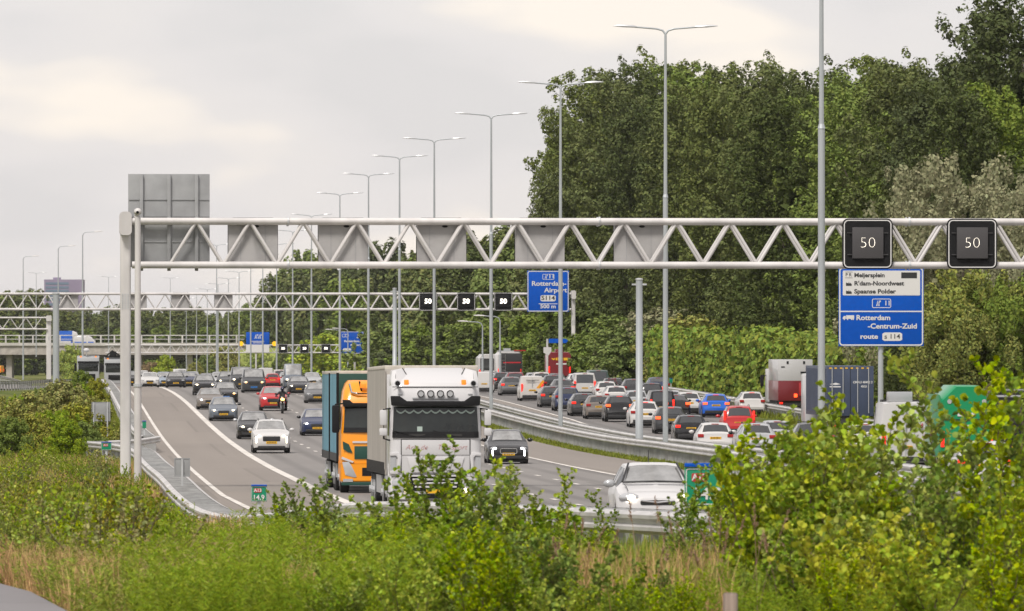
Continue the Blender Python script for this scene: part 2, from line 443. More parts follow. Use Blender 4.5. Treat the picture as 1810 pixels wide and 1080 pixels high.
strip('road_marking', lambda Z: uR(Z) - 0.10, lambda Z: uR(Z) + 0.10, 150, 1400, 0.012, MARK, 'white edge line on the median side of the queueing carriageway', cols=1)
for k, u in enumerate((11.6, 14.7, 17.7)):
    dashes('road_marking', c_(u), 103 + 2*k, 1000, 0.16, ('dashed white line right of the trucks lane', 'dashed white line in the middle of the near carriageway', 'dashed white line left of the innermost lane')[k])
for k in (1, 2, 3):
    dashes('road_marking', (lambda d: (lambda Z: uR(Z) + d))(3.3*k), 205 + 3*k, 900, 0.16, ('dashed white line right of the first queue', 'dashed white line between second and third queue', 'dashed white line left of the last queue')[k-1])
strip('path', lin([(40, -5), (80, -2.3), (100, -2.6), (120, -4.5)]), lin([(40, 0.6), (80, -0.05), (92, -0.55), (104, -1.6), (120, -3.5)]), 40, 120, 0.05, asphalt('path_asphalt', (0.15, 0.14, 0.145), (0.20, 0.19, 0.19)), 'strip of grey cycle path at the lower left corner', cols=2)

# ------------------------------------------------------------------ guard rails
WB = [(0.0, 0.445), (0.012, 0.46), (0.085, 0.495), (0.085, 0.545), (0.025, 0.585), (0.025, 0.615), (0.085, 0.655), (0.085, 0.705), (0.012, 0.74), (-0.03, 0.755)]
def guard_rail(label, pts, sides, group=None, half=0.2, step=4.0, sp=1.333, nind=100, fine=True):
    """pts: (u, Z) along the rail; one W beam on each of the given sides"""
    us = [p[0] for p in pts]; zs = [p[1] for p in pts]
    tot = np.cumsum([0] + [math.hypot(us[i+1]-us[i]-SL*(zs[i+1]-zs[i]), zs[i+1]-zs[i]) for i in range(len(pts)-1)])
    def at(s):
        return float(np.interp(s, tot, us)), float(np.interp(s, tot, zs))
    u0, z0 = at(0)
    root = empty('guard_rail', P(u0, z0)); base = root.location.copy()
    tag(root, label, 'guard rail', group)
    n = max(2, int(tot[-1] / step) + 1)
    ss = np.linspace(0, tot[-1], n)
    def nrm(s):
        a = P(*at(max(0, s-2))); b = P(*at(min(tot[-1], s+2))); t = (b-a); t.z = 0; t.normalize()
        return t, Vector((t.y, -t.x, 0))
    for sd in sides:
        rings = []
        for s in ss:
            p = P(*at(s)) - base; t, nn = nrm(s)
            rings.append([p + nn*sd*(half + a) + Vector((0, 0, z)) for a, z in WB] + [p + nn*sd*(half + a - 0.012) + Vector((0, 0, z)) for a, z in WB[::-1]])
        MB().loft(rings).build('rail_beam', RAILM, root, smooth=25)
    if len(sides) == 2:
        mb = MB()
        for s in np.arange(0.4, tot[-1], sp):
            p = P(*at(s)) - base; t, nn = nrm(s)
            a = p - nn*half; b = p + nn*half; h = Vector((0, 0, 0.70)); w = t*0.09; q = Vector((0, 0, 0.05))
            mb.add([a-w+h, b-w+h, b+w+h, a+w+h, a-w+h+q, b-w+h+q, b+w+h+q, a+w+h+q], [(0,3,2,1),(4,5,6,7),(0,1,5,4),(1,2,6,5),(2,3,7,6),(3,0,4,7)])
        o = mb.build('spacers', POSTM, root); o['kind'] = 'stuff'
    # posts: the nearest hundred are parts, the rest one part
    pm = None; rest = MB(); cnt = 0
    order = list(np.arange(0.4, tot[-1], sp))
    if at(0)[1] > at(tot[-1])[1]: order = order[::-1]
    for s in order:
        p = P(*at(s)) - base; t, nn = nrm(s)
        for sd in ((0,) if len(sides) == 1 else (-1, 1)):
            q = p + nn*sd*(half - 0.045)
            if len(sides) == 1: q = p + nn*sides[0]*(half-0.06)
            if cnt < nind:
                if pm is None:
                    po = MB().box(-0.05, 0.05, -0.03, 0.03, -0.25, 0.70).build('post', POSTM, root); pm = po
                else:
                    po = pm.copy(); COL.objects.link(po); po.parent = root; KIDS[root.name].append(po)
                po.location = q; po.rotation_euler = (0, 0, math.atan2(-t.x, t.y)); cnt += 1
            else:
                rest.box(-0.05, 0.05, -0.03, 0.03, -0.25, 0.70, Matrix.Translation(q) @ Matrix.Rotation(math.atan2(-t.x, t.y), 4, 'Z'))
    if rest.v:
        o = rest.build('posts', POSTM, root); o['kind'] = 'stuff'
    return root
uG1 = [(20.2, 120), (21.4, 160), (22.3, 193), (23.2, 242), (24.4, 300), (25.6, 358), (25.6, 520), (25.6, 700), (25.6, 900)]
guard_rail('long steel guard rail on the near side of the median', uG1, (-1, 1), 'median guard rails')
guard_rail('long steel guard rail on the far side of the median beside the queue', [(u + 1.75, z) for u, z in uG1[1:]], (-1, 1), 'median guard rails')
def arc(pts, n=6):
    """smooth a polyline by corner cutting"""
    for _ in range(2):
        q = [pts[0]]
        for a, b in zip(pts, pts[1:]): q += [tuple(.75*x+.25*y for x, y in zip(a, b)), tuple(.25*x+.75*y for x, y in zip(a, b))]
        pts = q + [pts[-1]]
    return pts
guard_rail('broad double guard rail curving along the left shoulder and behind the bushes', arc([(13.5, 75), (9.6, 98), (7.6, 112), (5.6, 145), (4.1, 178), (3.3, 215), (3.0, 262), (2.9, 300), (2.95, 340), (2.2, 362), (-1.0, 385)]), (-1, 1), half=0.38, step=2.0, nind=100)
guard_rail('guard rail along the grass strip beyond the gap by the gantry column', [(3.6, 392), (3.4, 420), (3.2, 520), (3.0, 640), (3.0, 900)], (-1, 1), half=0.3, sp=2.666, nind=60)
guard_rail('short guard rail end piece beside the white gantry column', arc([(1.3, 372), (2.6, 376), (3.9, 392)]), (1,), sp=2.0)
guard_rail('guard rail at the far left edge below the bushes', arc([(-6, 400), (-3.4, 397), (0.2, 392), (0.5, 391)]), (-1, 1), half=0.25, sp=2.0)
guard_rail('guard rail along the hedge side of the queueing carriageway', [(43.6, 330), (44.6, 430), (44.9, 540), (45.6, 610), (46.4, 700), (46.4, 950)], (-1, 1), half=0.25, sp=2.0, nind=60)
guard_rail('guard rail on the near edge of the slip road', [(uQ(z) + 3.0, z) for z in (430, 500, 600, 700, 800, 880)], (-1,), sp=4.0, nind=60)
guard_rail('guard rail on the far edge of the slip road', [(uQ(z) - 6.3, z) for z in (430, 500, 600, 700, 800, 900, 1000)], (1,), sp=4.0, nind=60)

# ------------------------------------------------------------------ lamp posts
def ordinal(i):
    return ['nearest', 'second', 'third', 'fourth', 'fifth', 'sixth', 'seventh', 'eighth', 'ninth', 'tenth', 'eleventh', 'twelfth', 'thirteenth', 'fourteenth', 'fifteenth', 'sixteenth', 'seventeenth', 'eighteenth', 'nineteenth', 'twentieth'][i]
def make_lamp(double=True, H=19.2, name='lamp_post'):
    root = empty(name)
    MB().tube([(0,0,-0.3), (0,0,11.6*H/19.2)], [0.125, 0.115], 10).tube([(0,0,11.6*H/19.2), (0,0,11.75*H/19.2)], [0.135, 0.09], 10).build('pole', POLEM, root, smooth=40)
    MB().tube([(0,0,11.7*H/19.2), (0,0,15.5*H/19.2), (0,0,H-0.35)], [0.085, 0.07, 0.055], 8).build('upper_pole', POLEM, root, smooth=40)
    MB().box(-0.02, 0.02, -0.13, -0.118, 0.6, 1.3).box(-0.09, 0.09, -0.128, -0.12, 0.55, 1.35).build('service_door', POLEM, root)
    for s in ((-1, 1) if double else (1,)):
        if double: pts = [(0,0,H-0.6), (0,0,H-0.3), (s*0.12,0,H-0.13), (s*0.4,0,H-0.05), (s*1.4,0,H+0.03)]
        else: pts = [(0,0,H-0.9), (0,0,H-0.45), (s*0.12,0,H-0.15), (s*0.4,0,H-0.03), (s*1.4,0,H+0.03)]
        MB().tube(pts, [0.055, 0.05, 0.045, 0.042, 0.038], 8).build('arm', POLEM, root, smooth=50)
        MB().loft([[Vector((s*x, y*w, H + 0.03 + (x-1.3)*0.045 + z*h)) for y, z in ((-1,0),(-.7,.8),(0,1),(.7,.8),(1,0),(.6,-.5),(-.6,-.5))] for x, w, h in ((1.3,.05,.04),(1.45,.13,.075),(1.9,.15,.085),(2.2,.10,.05),(2.34,.03,.02))]).build('lamp_head', WHITEST if not double else GALV, root, smooth=40)
    return root
lampA = make_lamp()
LZ = [270, 367, 446, 520, 602, 666, 736, 815, 912, 990, 1068, 1146, 1224, 1310, 1400, 1500, 1620, 1760, 1920]
for i, z in enumerate(LZ):
    o = lampA if i == 0 else copy_tree(lampA)
    u = 26.5 if z > 340 else 24.63
    o.location = P(u, z); o.rotation_euler = (0, 0, ROT)
    tag(o, f'grey lamp post on the median, {ordinal(i)} of the row counting from the camera', 'lamp post', 'lamp posts along the median')
lampA.name = 'lamp_post'
for i, (x, y, z) in enumerate(((383, 432, 1180), (301, 491, 1950), (192, 489, 1950), (64, 482, 1900))):
    o = copy_tree(lampA); p = px(x, y, z); o.location = (p.x, p.y, p.z - 19.2)
    o.rotation_euler = (0, 0, ROT)
    tag(o, ('slim lamp post with two arms just right of the big grey sign back', 'tiny distant lamp post with two arms right of the camera pole', 'tiny distant lamp post with two arms right of the purple building', 'tiny distant lamp post with two arms left of the purple building')[i], 'lamp post', 'far lamp posts')
lampB = make_lamp(False, 17.5)
for i, (x, y, z) in enumerate(((146, 410, 940), (103, 435, 1080), (41, 453, 1180))):
    o = lampB if i == 0 else copy_tree(lampB)
    p = px(x, y, z); o.location = (p.x, p.y, p.z - 17.5); o.rotation_euler = (0, 0, ROT)
    o.scale = (1.0, 1, 1)
    tag(o, ('single-armed lamp post nearest the white gantry column, left of it', 'single-armed lamp post in front of the purple building', 'single-armed lamp post at the far left')[i], 'lamp post', 'single-armed lamp posts on the left')
lampC = make_lamp(False, 8.5)
for i, (x, y, z, l) in enumerate(((853, 569, 760, 'low'), (884, 559, 720, ''), (602, 583, 1250, ''), (615, 581, 1180, ''))):
    o = lampC if i == 0 else copy_tree(lampC)
    p = px(x, y, z); o.location = (p.x, p.y, p.z - 8.5); o.rotation_euler = (0, 0, ROT + math.pi)
    tag(o, ('low street lamp with its head pointing left above the white camper', 'low street lamp just left of the pole by the blue airport sign', 'distant low street lamp left of the far blue sign', 'distant low street lamp beside the far blue sign')[i], 'street lamp', 'low street lamps by the trees')
# thick camera masts
def mast(u, Z, H, r, label):
    root = empty('camera_mast', P(u, Z)); tag(root, label, 'mast', 'thick grey masts')
    MB().tube([(0,0,-0.4), (0,0,2.6), (0,0,2.62), (0,0,H)], [r, r*0.98, r*0.9, r*0.85], 14).build('pole', POLEM, root, smooth=40)
    MB().tube([(0,0,0.0), (0,0,0.05)], r*1.6, 14).build('base_plate', GALV, root)
    MB().tube([(0,0,H), (0,0,H+0.06), (0,0,H+0.09)], [r*0.98, r*0.98, r*0.3], 14).build('cap', GALV, root, smooth=40)
    MB().box(-0.35, 0.35, -0.05, 0.05, H-0.25, H-0.17).build('bracket', GALV, root)
    return root
mast(26.5, 384, 8.1, 0.185, 'thick grey mast on the median near the queueing white car')
mast(26.5, 676, 8.5, 0.20, 'thick grey mast on the median behind the trucks')
o = mast(-1.0, 480, 7.8, 0.22, 'thick grey mast in the bushes at the left')

# ------------------------------------------------------------------ gantries
def zrel(o, zabs): return zabs - o.location.z
GZ, GTOP, GBOT = 279.0, CZ + 4.02, CZ + 2.535
def gantry(Z, ua, ub, top, bot, label, lcol=None, rcol=None, r=0.115, depth=1.1, per=1.82, off=0.0, colw=0.36):
    root = empty('sign_gantry', P(0, Z), ROT); tag(root, label, 'gantry', 'motorway sign gantries')
    z0 = root.location.z; zt, zb = top - z0, bot - z0
    for y in (-depth/2, depth/2):
        for z in (zt, zb):
            MB().tube([(ua, y, z), (ub, y, z)], r, 12).build('chord', WHITEST, root, smooth=50)
    mb = MB()
    x = ua + off; up = False
    while x < ub - per/2:
        for y in (-depth/2, depth/2):
            a, b = (x, y, zt if up else zb), (x + per/2, y, zb if up else zt)
            mb.tube([a, b], r*0.5, 8)
        mb.tube([(x, -depth/2, zt if up else zb), (x, depth/2, zt if up else zb)], r*0.4, 6)
        x += per/2; up = not up
    mb.build('truss_lattice', WHITEST, root, smooth=50)
    fl = MB()
    for xx in np.arange(ua + 5.3, ub - 2, 10.6):
        for y in (-depth/2, depth/2):
            for z in (zt, zb): fl.tube([(xx - .03, y, z), (xx + .03, y, z)], r + .045, 12)
    fl.build('bolted_flange', GALV, root, smooth=40)
    MB().box(ua, ub, -.12, .12, zb + .03, zb + .10).build('cable_tray', GALV, root)
    for u, head in ((lcol, -1), (rcol, 1)):
        if u is None: continue
        gz0 = float(hgt(u, Z)) - z0 - 0.3
        MB().prism(rrect(u-colw/2, u+colw/2, -0.35, 0.35, 0.09, 3), gz0, zt + 0.02, 'z').build('column', WHITEST, root, smooth=40)
        hd = MB(); w = colw/2 + 0.03
        hd.prism(rrect(u-w, u+w, zt-0.48, zt+0.32, 0.14, 4), -depth/2-0.14, depth/2+0.14)
        hd.build('column_head', WHITEST, root, smooth=40)
        MB().box(u-0.5, u+0.5, -0.6, 0.6, gz0, gz0+0.55).build('footing', CONC, root, bevel=0.03)
        MB().box(u-colw/2-0.004, u+colw/2+0.004, -0.2, 0.2, zb-0.42, zb-0.40).build('flange', GALV, root)
        vent = MB()
        for k in range(9):
            for j in range(3): vent.box(u-0.13+j*0.09, u-0.07+j*0.09, -0.358, -0.345, zb-1.5+k*0.06, zb-1.465+k*0.06)
        vent.build('vent_grille', GALV, root)
    return root
gantry(GZ, 2.0, 46.6, GTOP, GBOT, 'large white lattice gantry spanning the whole picture', lcol=1.78, rcol=46.8, off=1.28)
gantry(762, -22.0, 46.3, CZ + 4.24, CZ + 2.80, 'second white lattice gantry behind the large one', lcol=-22.2, rcol=46.55, off=0.5)
gantry(1520, 6.0, 52.0, CZ - 1.05, CZ - 2.45, 'faint distant lattice gantry above the far traffic', lcol=None, rcol=52.2, off=0.3)
gantry(1150, -30.0, -3.6, CZ + 3.05, CZ + 1.45, 'white lattice gantry over the slip road at the far left', lcol=None, rcol=-3.4, off=0.3, per=2.2, colw=0.7)

def matrix_sign(sz=1.72, far=False, digits=True):
    root = empty('matrix_sign')
    h = sz/2
    MB().prism(rrect(-h+.02, h-.02, -h+.02, h-.02, 0.17), 0.02, 0.34).build('housing', MSIBACK if not digits else BLACK, root, smooth=30)
    if digits:
        MB().prism(rrect(-h, h, -h, h, 0.19), -0.05, 0.018).build('face_plate', BLACK, root, smooth=30)
        b = MB(); frame(b, -h+.045, h-.045, -h+.045, h-.045, 0.16, 0.035, -0.062, -0.051); b.build('border', SIGNW, root)
        q = 0.53*sz/1.72
        MB().box(-q, q, -0.16, -0.052, -q+.03, q+.03).build('display', LEDM if not far else BLACK, root, bevel=0.01)
        b = MB()
        for sx in (-1, 1):
            for z in (-0.37, 0.37): b.box(sx*q if sx > 0 else -q-0.17, q+0.17 if sx > 0 else -q, -0.10, -0.053, z-0.012, z+0.012)
        b.build('brackets', LEDM, root)
        text('digits', '50', 0.53 if not far else 0.62, LEDON if not far else LEDFAR, root, -0.005, -0.166, 0.02, ext=0.003, bold=-0.020 if not far else 0.012, sx=1.08)
    else:
        MB().prism(rrect(-h, h, -h, h, 0.19), 0.342, 0.40).build('face_plate', BLACK, root, smooth=30)
        MB().ell((0.11, 0.02, h-0.30), (0.10, 0.03, 0.045)).build('sensor_hole', BLACK, root)
        b = MB()
        for x in (-0.42, 0.42): b.box(x-0.008, x+0.008, 0.012, 0.02, -h+.1, h-.1)
        b.build('seams', SIGNBACK, root)
    return root
def gloc(Z, u, y=0.0):
    base = P(0, Z); rv = Vector((math.cos(ROT), math.sin(ROT), 0)); fv = Vector((-math.sin(ROT), math.cos(ROT), 0))
    p = base + rv*u + fv*y; return p
msF = matrix_sign(); msB = matrix_sign(digits=False); msF2 = matrix_sign(far=True)
GC = (GTOP + GBOT)/2
for i, (x, lab) in enumerate(((1535, 'lit speed matrix sign reading 50 above the tall blue direction sign'), (1721, 'lit speed matrix sign reading 50 nearest the right end of the large gantry'))):
    o = msF if i == 0 else copy_tree(msF)
    p = gloc(GZ, u_of(x, GZ), -0.72); o.location = (p.x, p.y, GC - 0.015); o.rotation_euler = (0, 0, ROT)
    tag(o, lab, 'matrix sign', 'matrix signs facing the camera on the large gantry')
for i, x in enumerate((448, 608, 783, 958, 1134)):
    o = msB if i == 0 else copy_tree(msB)
    p = gloc(GZ, u_of(x, GZ), 0.70); o.location = (p.x, p.y, GC + 0.03); o.rotation_euler = (0, 0, ROT)
    tag(o, f'grey matrix sign back on the large gantry, {ordinal(i) if i else "first"} from the big sign back', 'matrix sign', 'matrix sign backs on the large gantry')
G2 = CZ + 3.52
for i, x in enumerate((756.5, 824, 890)):
    o = msF2 if i == 0 else copy_tree(msF2)
    p = gloc(762, u_of(x, 762), -0.72); o.location = (p.x, p.y, G2); o.rotation_euler = (0, 0, ROT)
    tag(o, ('black 50 matrix sign on the second gantry, farthest from the blue airport sign', 'middle one of three black 50 matrix signs on the second gantry', 'black 50 matrix sign next to the blue airport sign')[i], 'matrix sign', 'matrix signs facing the camera on the second gantry')
for i, x in enumerate((122, 243, 319, 395)):
    o = copy_tree(msB)
    p = gloc(762, u_of(x, 762), 0.70); o.location = (p.x, p.y, G2); o.rotation_euler = (0, 0, ROT)
    tag(o, ('back of a matrix sign on the second gantry in front of the purple building', 'back of a matrix sign on the second gantry beside the white column', 'back of a matrix sign on the second gantry below the big sign back', 'back of a matrix sign on the second gantry right of the big sign back')[i], 'matrix sign', 'matrix sign backs on the second gantry')
for i, x in enumerate((500, 538, 576)):
    o = copy_tree(msF2)
    p = gloc(1520, u_of(x, 1520), -0.72); o.location = (p.x, p.y, CZ - 1.7); o.rotation_euler = (0, 0, ROT)
    tag(o, ('tiny far matrix sign nearest the split blue sign', 'tiny far matrix sign in the middle of three', 'tiny far matrix sign nearest the far airport sign')[i], 'matrix sign', 'matrix signs on the distant gantry')

# big grey sign back at the left end of the large gantry
def panel_sign(name, w, h, m, th=0.05):
    root = empty(name)
    MB().box(-w/2, w/2, 0, th, -h/2, h/2).build('panel', m, root, bevel=0.012)
    return root
sb = panel_sign('direction_sign', 2.78, 3.18, SIGNBACK)
for x in (-0.94, 0.0, 0.94):
    MB().box(x-0.06, x+0.06, -0.11, -0.002, -1.72, 1.585).build('stiffener', SIGNBACK, sb, bevel=0.01)
for z in (0.72, 0.15, -0.72):
    b = MB()
    for a, c in ((-1.37, -1.005), (-0.875, -0.065), (0.065, 0.875), (1.005, 1.37)): b.box(a, c, -0.03, -0.002, z-0.02, z+0.02)
    b.build('cross_rail', SIGNBACK, sb)
p = gloc(GZ, u_of(299, GZ), 0.82); sb.location = (p.x, p.y, CZ + (600-390)/52.0 + .02); sb.rotation_euler = (0, 0, ROT)
tag(sb, 'large grey back of a direction sign rising above the left end of the gantry', 'road sign')
# camera pole beside the column
cp = empty('camera_pole', P(u_of(243.5, 268), 268)); tag(cp, 'slim white pole with a surveillance camera head beside the gantry column', 'pole')
Hc = CZ + (600-384)/54.1 - cp.location.z
MB().tube([(0,0,-0.4), (0,0,3.5), (0,0,3.51), (0,0,Hc)], [0.125, 0.12, 0.105, 0.095], 12).build('pole', WHITEST, cp, smooth=40)
MB().tube([(0,0,3.45), (0,0,3.55)], 0.145, 12).build('collar', GALV, cp)
MB().box(-0.12, 0.05, -0.03, 0.03, Hc, Hc+0.06).box(-0.1, -0.02, -0.05, 0.05, Hc+.06, Hc+.14).build('bracket', WHITEST, cp)
MB().ell((0.0, -0.02, Hc+0.18), (0.13, 0.17, 0.12)).build('camera_head', WHITEST, cp, smooth=60)
MB().ell((0.0, -0.17, Hc+0.16), (0.05, 0.04, 0.05)).build('lens', BLACK, cp)

# ------------------------------------------------------------------ direction signs
def exit_symbol(mb, x, z, s, y):
    """two road arms, one bending right, as flat slabs"""
    for poly in ([(-.42,-.5),(-.2,-.5),(-.05,.5),(-.13,.5)], [(.0,-.5),(.22,-.5),(.12,0),(.3,.25),(.42,.2),(.40,.5),(.12,.5),(.2,.38),(.02,.1)]):
        mb.prism([(x + a*s, z + b*s) for a, b in poly], y, y + 0.006)
def border(root, w, h, m, lw=0.05, r=0.12, inset=0.03, y=-0.008):
    b = MB(); frame(b, -w/2+inset, w/2-inset, -h/2+inset, h/2-inset, r, lw, y, -0.001); b.build('border', m, root)
def to_local(x0, y0, s): return lambda x, y: ((x-x0)/s, (y0-y)/s)
# sign 1 (on its own post at the right)
Zs = 450.0; s = F/Zs; cx, cy = 1557.5, 542.0
ds = panel_sign('direction_sign', 151/s, 140/s, SIGNBLUE, 0.06)
q = to_local((cx-1460)*4.154, (cy-370)*4.154, s*4.154)   # reads the pixels of a 4.154 times enlargement
tag(ds, 'tall blue direction sign with white panel on a single post at the right', 'road sign')
ds.location = px(cx, cy, Zs); ds.rotation_euler = (0, 0, ROT)
border(ds, 151/s, 140/s, SIGNW, 0.07, 0.2, 0.03)
a = q(122, 632); b = q(692, 450)
MB().prism(rrect(a[0], b[0], a[1], b[1], 0.05), -0.012, -0.001).build('white_panel', SIGNW, ds)
a = q(553, 506); b = q(669, 463); MB().box(a[0], b[0], -0.02, -0.0125, a[1], b[1]).build('blank_display', SIGNBLACK, ds)
def tx(name, t, x, y, hpx, m, align='LEFT', yy=-0.014, sx=1.0, bold=0.004, par=None, fn=None, sc=None):
    pz = (fn or q)(x, y); k = (sc or s*4.154)
    return text(name, t, hpx/k/0.70, m, par or ds, pz[0], yy, pz[1], align=align, bold=bold, ext=0.003, sx=sx)
tx('lettering', 'Meijersplein', 206, 485, 30, SIGNBLACK, sx=1.08, bold=0.012)
tx('lettering', "R'dam-Noordwest", 206, 545, 31, SIGNBLACK, sx=1.10, bold=0.012)
tx('lettering', 'Spaanse Polder', 206, 604, 31, SIGNBLACK, sx=1.13, bold=0.012)
b = MB()
for yy in (460, 503): a0 = q(140, yy+2); a1 = q(194, yy-1); b.box(a0[0], a1[0], -0.018, -0.0125, a0[1], a1[1])
b.build('pictogram', SIGNBLACK, ds); tx('lettering', 'P R', 142, 482, 24, SIGNBLACK, sx=0.95)
for yy in (545, 604):
    b = MB(); a0 = q(146, yy+17); a1 = q(188, yy-2)
    b.prism([(a0[0], a0[1]), (a1[0], a0[1]), (a1[0], a0[1]+.28*(a1[1]-a0[1])+.06), (a1[0]-.1, a1[1]+.04), (a1[0]-.14, a1[1]-.04), (a0[0]+.16, a1[1]+.1), (a0[0]+.13, a1[1]), (a0[0], a1[1]+.04)], -0.018, -0.0125)
    b.build('pictogram', SIGNBLACK, ds)
a = q(338, 724); c = q(478, 656); b = MB(); frame(b, a[0], c[0], a[1], c[1], 0.09, 0.035, -0.010, -0.001); exit_symbol(b, *q(385, 690), 0.30, -0.012); b.build('exit_box', SIGNW, ds)
tx('lettering', '11', 428, 690, 33, SIGNW, bold=0.008)
a = q(104, 754); c = q(712, 745); MB().box(a[0], c[0], -0.009, -0.001, a[1], c[1]).build('divider', SIGNW, ds)
b = MB(); e0 = q(122, 812); e1 = q(206, 778)
w_ = e1[0]-e0[0]; h_ = e1[1]-e0[1]
b.box(e0[0]+.3*w_, e1[0], -0.012, -0.001, e0[1]+.22*h_, e1[1]); b.prism([(e0[0], e0[1]+.2*h_), (e0[0]+.26*w_, e0[1]+.2*h_), (e0[0]+.26*w_, e0[1]+.85*h_), (e0[0]+.1*w_, e0[1]+.85*h_), (e0[0], e0[1]+.5*h_)], -0.012, -0.001)
for fx in (.14, .42, .78, .92): b.prism([(e0[0]+fx*w_ + .035*math.cos(t), e0[1]+.1*h_ + .035*math.sin(t)) for t in np.linspace(0, 6.28, 9)[:-1]], -0.012, -0.001)
b.build('truck_pictogram', SIGNW, ds)
tx('lettering', 'Rotterdam', 220, 797, 36, SIGNW, bold=0.010, sx=1.12)
tx('lettering', '-Centrum-Zuid', 306, 859, 36, SIGNW, bold=0.010, sx=1.14)
tx('lettering', 'route', 250, 935, 34, SIGNW, bold=0.010, sx=1.20)
a = q(414, 966); c = q(560, 904); ch = (c[1]-a[1])/2; wv = 0.07
MB().prism([(a[0], a[1]+wv), (a[0]+.12, a[1]), (c[0]-.12, a[1]), (c[0], a[1]+wv), (c[0], c[1]-wv), (c[0]-.12, c[1]), (a[0]+.12, c[1]), (a[0], c[1]-wv)], -0.010, -0.001).build('route_shield', SIGNW, ds)
tx('lettering', 's 114', 487, 935, 34, SIGNBLACK, align='CENTER', sx=1.12)
gz_ = float(hgt(u_of(cx, Zs), Zs)) - ds.location.z
MB().tube([(0, 0.26, gz_-0.3), (0, 0.26, gz_+1.8), (0, 0.26, gz_+1.81), (0, 0.26, 70/s)], [0.19, 0.185, 0.15, 0.14], 12).build('post', POLEM, ds, smooth=40)
MB().box(-2.0, 2.0, 0.061, 0.12, 1.2, 1.3).box(-2.0, 2.0, 0.061, 0.12, -1.3, -1.2).build('back_rail', GALV, ds)
# sign 2 (airport, on the second gantry)
Z2 = 761.0; s2 = F/Z2; cx, cy = 969, 514.5
d2 = panel_sign('direction_sign', 74/s2, 73/s2, SIGNBLUE, 0.06)
d2.location = (px(cx, cy, Z2).x, gloc(762, u_of(cx, 762), -0.80).y, px(cx, cy, Z2).z); d2.rotation_euler = (0, 0, ROT)
tag(d2, 'blue airport sign at the right end of the second gantry', 'road sign')
border(d2, 74/s2, 73/s2, SIGNW, 0.07, 0.2, 0.03)
q2 = to_local((cx-680)*4.5, (cy-440)*4.5, s2*4.5); k2 = s2*4.5
for t_, x_, y_, h_, al, m_ in (('Rotterdam-', 1168, 275, 36, 'LEFT', SIGNW), ('Airport', 1270, 328, 36, 'LEFT', SIGNW), ('S114', 1301, 390, 34, 'CENTER', SIGNBLACK), ('500 m', 1300, 458, 30, 'CENTER', SIGNW), ('11', 1328, 217, 32, 'CENTER', SIGNW)):
    tx('lettering', t_, x_, y_, h_, m_, align=al, par=d2, fn=q2, sc=k2, bold=0.012, sx=1.15)
a = q2(1240, 416); c = q2(1362, 366)
MB().prism([(a[0], a[1]+.1), (a[0]+.15, a[1]), (c[0]-.15, a[1]), (c[0], a[1]+.1), (c[0], c[1]-.1), (c[0]-.15, c[1]), (a[0]+.15, c[1]), (a[0], c[1]-.1)], -0.010, -0.001).build('route_shield', SIGNW, d2)
a = q2(1256, 242); c = q2(1350, 198); b = MB(); frame(b, a[0], c[0], a[1], c[1], 0.09, 0.04, -0.010, -0.001); exit_symbol(b, *q2(1285, 220), 0.33, -0.012); b.build('exit_box', SIGNW, d2)
a = q2(1225, 438); c = q2(1377, 433); MB().box(a[0], c[0], -0.009, -0.001, a[1], c[1]).build('divider', SIGNW, d2)
# signs on the distant gantry
Z3 = 1519.0; s3 = F/Z3
d3 = panel_sign('direction_sign', 42/s3, 39/s3, SIGNBLUE, 0.06); d3.location = px(621.5, 605.5, Z3-1); d3.rotation_euler = (0, 0, ROT)
tag(d3, 'small distant blue sign with an arrow, nearest the trucks', 'road sign')
border(d3, 42/s3, 39/s3, SIGNW, 0.08, 0.2, 0.03)
text('lettering', 'Rotterdam-', 0.52, SIGNW, d3, 0.1, -0.015, 0.25, bold=0.02, sx=1.2); text('lettering', 'Airport', 0.52, SIGNW, d3, 0.7, -0.015, -0.45, bold=0.02, sx=1.2)
MB().prism([(0.9,0.9),(1.3,1.3),(1.05,1.35),(1.05,1.6),(1.75,1.65),(1.7,0.95),(1.5,1.05),(1.1,0.75)], -0.01, -0.001).build('arrow', SIGNW, d3)
MB().prism([(-1.6,-1.5),(-1.4,-1.65),(-0.3,-1.65),(-0.1,-1.5),(-0.1,-1.2),(-0.3,-1.05),(-1.4,-1.05),(-1.6,-1.2)], -0.01, -0.001).build('route_shield', SIGNW, d3)
b = MB(); frame(b, -1.75, -0.55, 1.0, 1.6, 0.12, 0.07, -0.010, -0.001); exit_symbol(b, -1.15, 1.3, 0.4, -0.012); b.build('exit_box', SIGNW, d3)
d4 = panel_sign('direction_sign', 41/s3, 22/s3, SIGNBLUE, 0.06); d4.location = px(455.5, 598, Z3); d4.rotation_euler = (0, 0, ROT)
tag(d4, 'small distant blue and white sign over the far traffic, farthest from the trucks', 'road sign')
MB().box(-20.5/s3, 20.5/s3, 0.0, 0.06, -25/s3, -11.05/s3).build('white_panel', SIGNW, d4)
b = MB(); exit_symbol(b, -0.25, 0.35, 0.8, -0.012); exit_symbol(b, 0.4, 0.35, 0.8, -0.012); b.build('pictogram', SIGNW, d4)
MB().box(-1.2, 1.2, -0.01, -0.001, -0.62, -0.5).box(-0.9, 1.0, -0.01, -0.001, -0.9, -0.78).build('divider', SIGNW, d4)
for sx_ in (-1, 1):
    fl = MB().tube([(sx_*3.1, -0.1, -1.0), (sx_*3.1, -0.06, -1.0)], 0.45, 12).build('amber_flasher', mat('amber_lamp', (0.7, 0.35, 0.0), 0.4, emit=(1, 0.5, 0.02), estr=0.5), d4)
MB().tube([(-0.3, 0.3, -8.5), (-0.3, 0.3, 0.8)], 0.14, 8).build('post', WHITEST, d4)

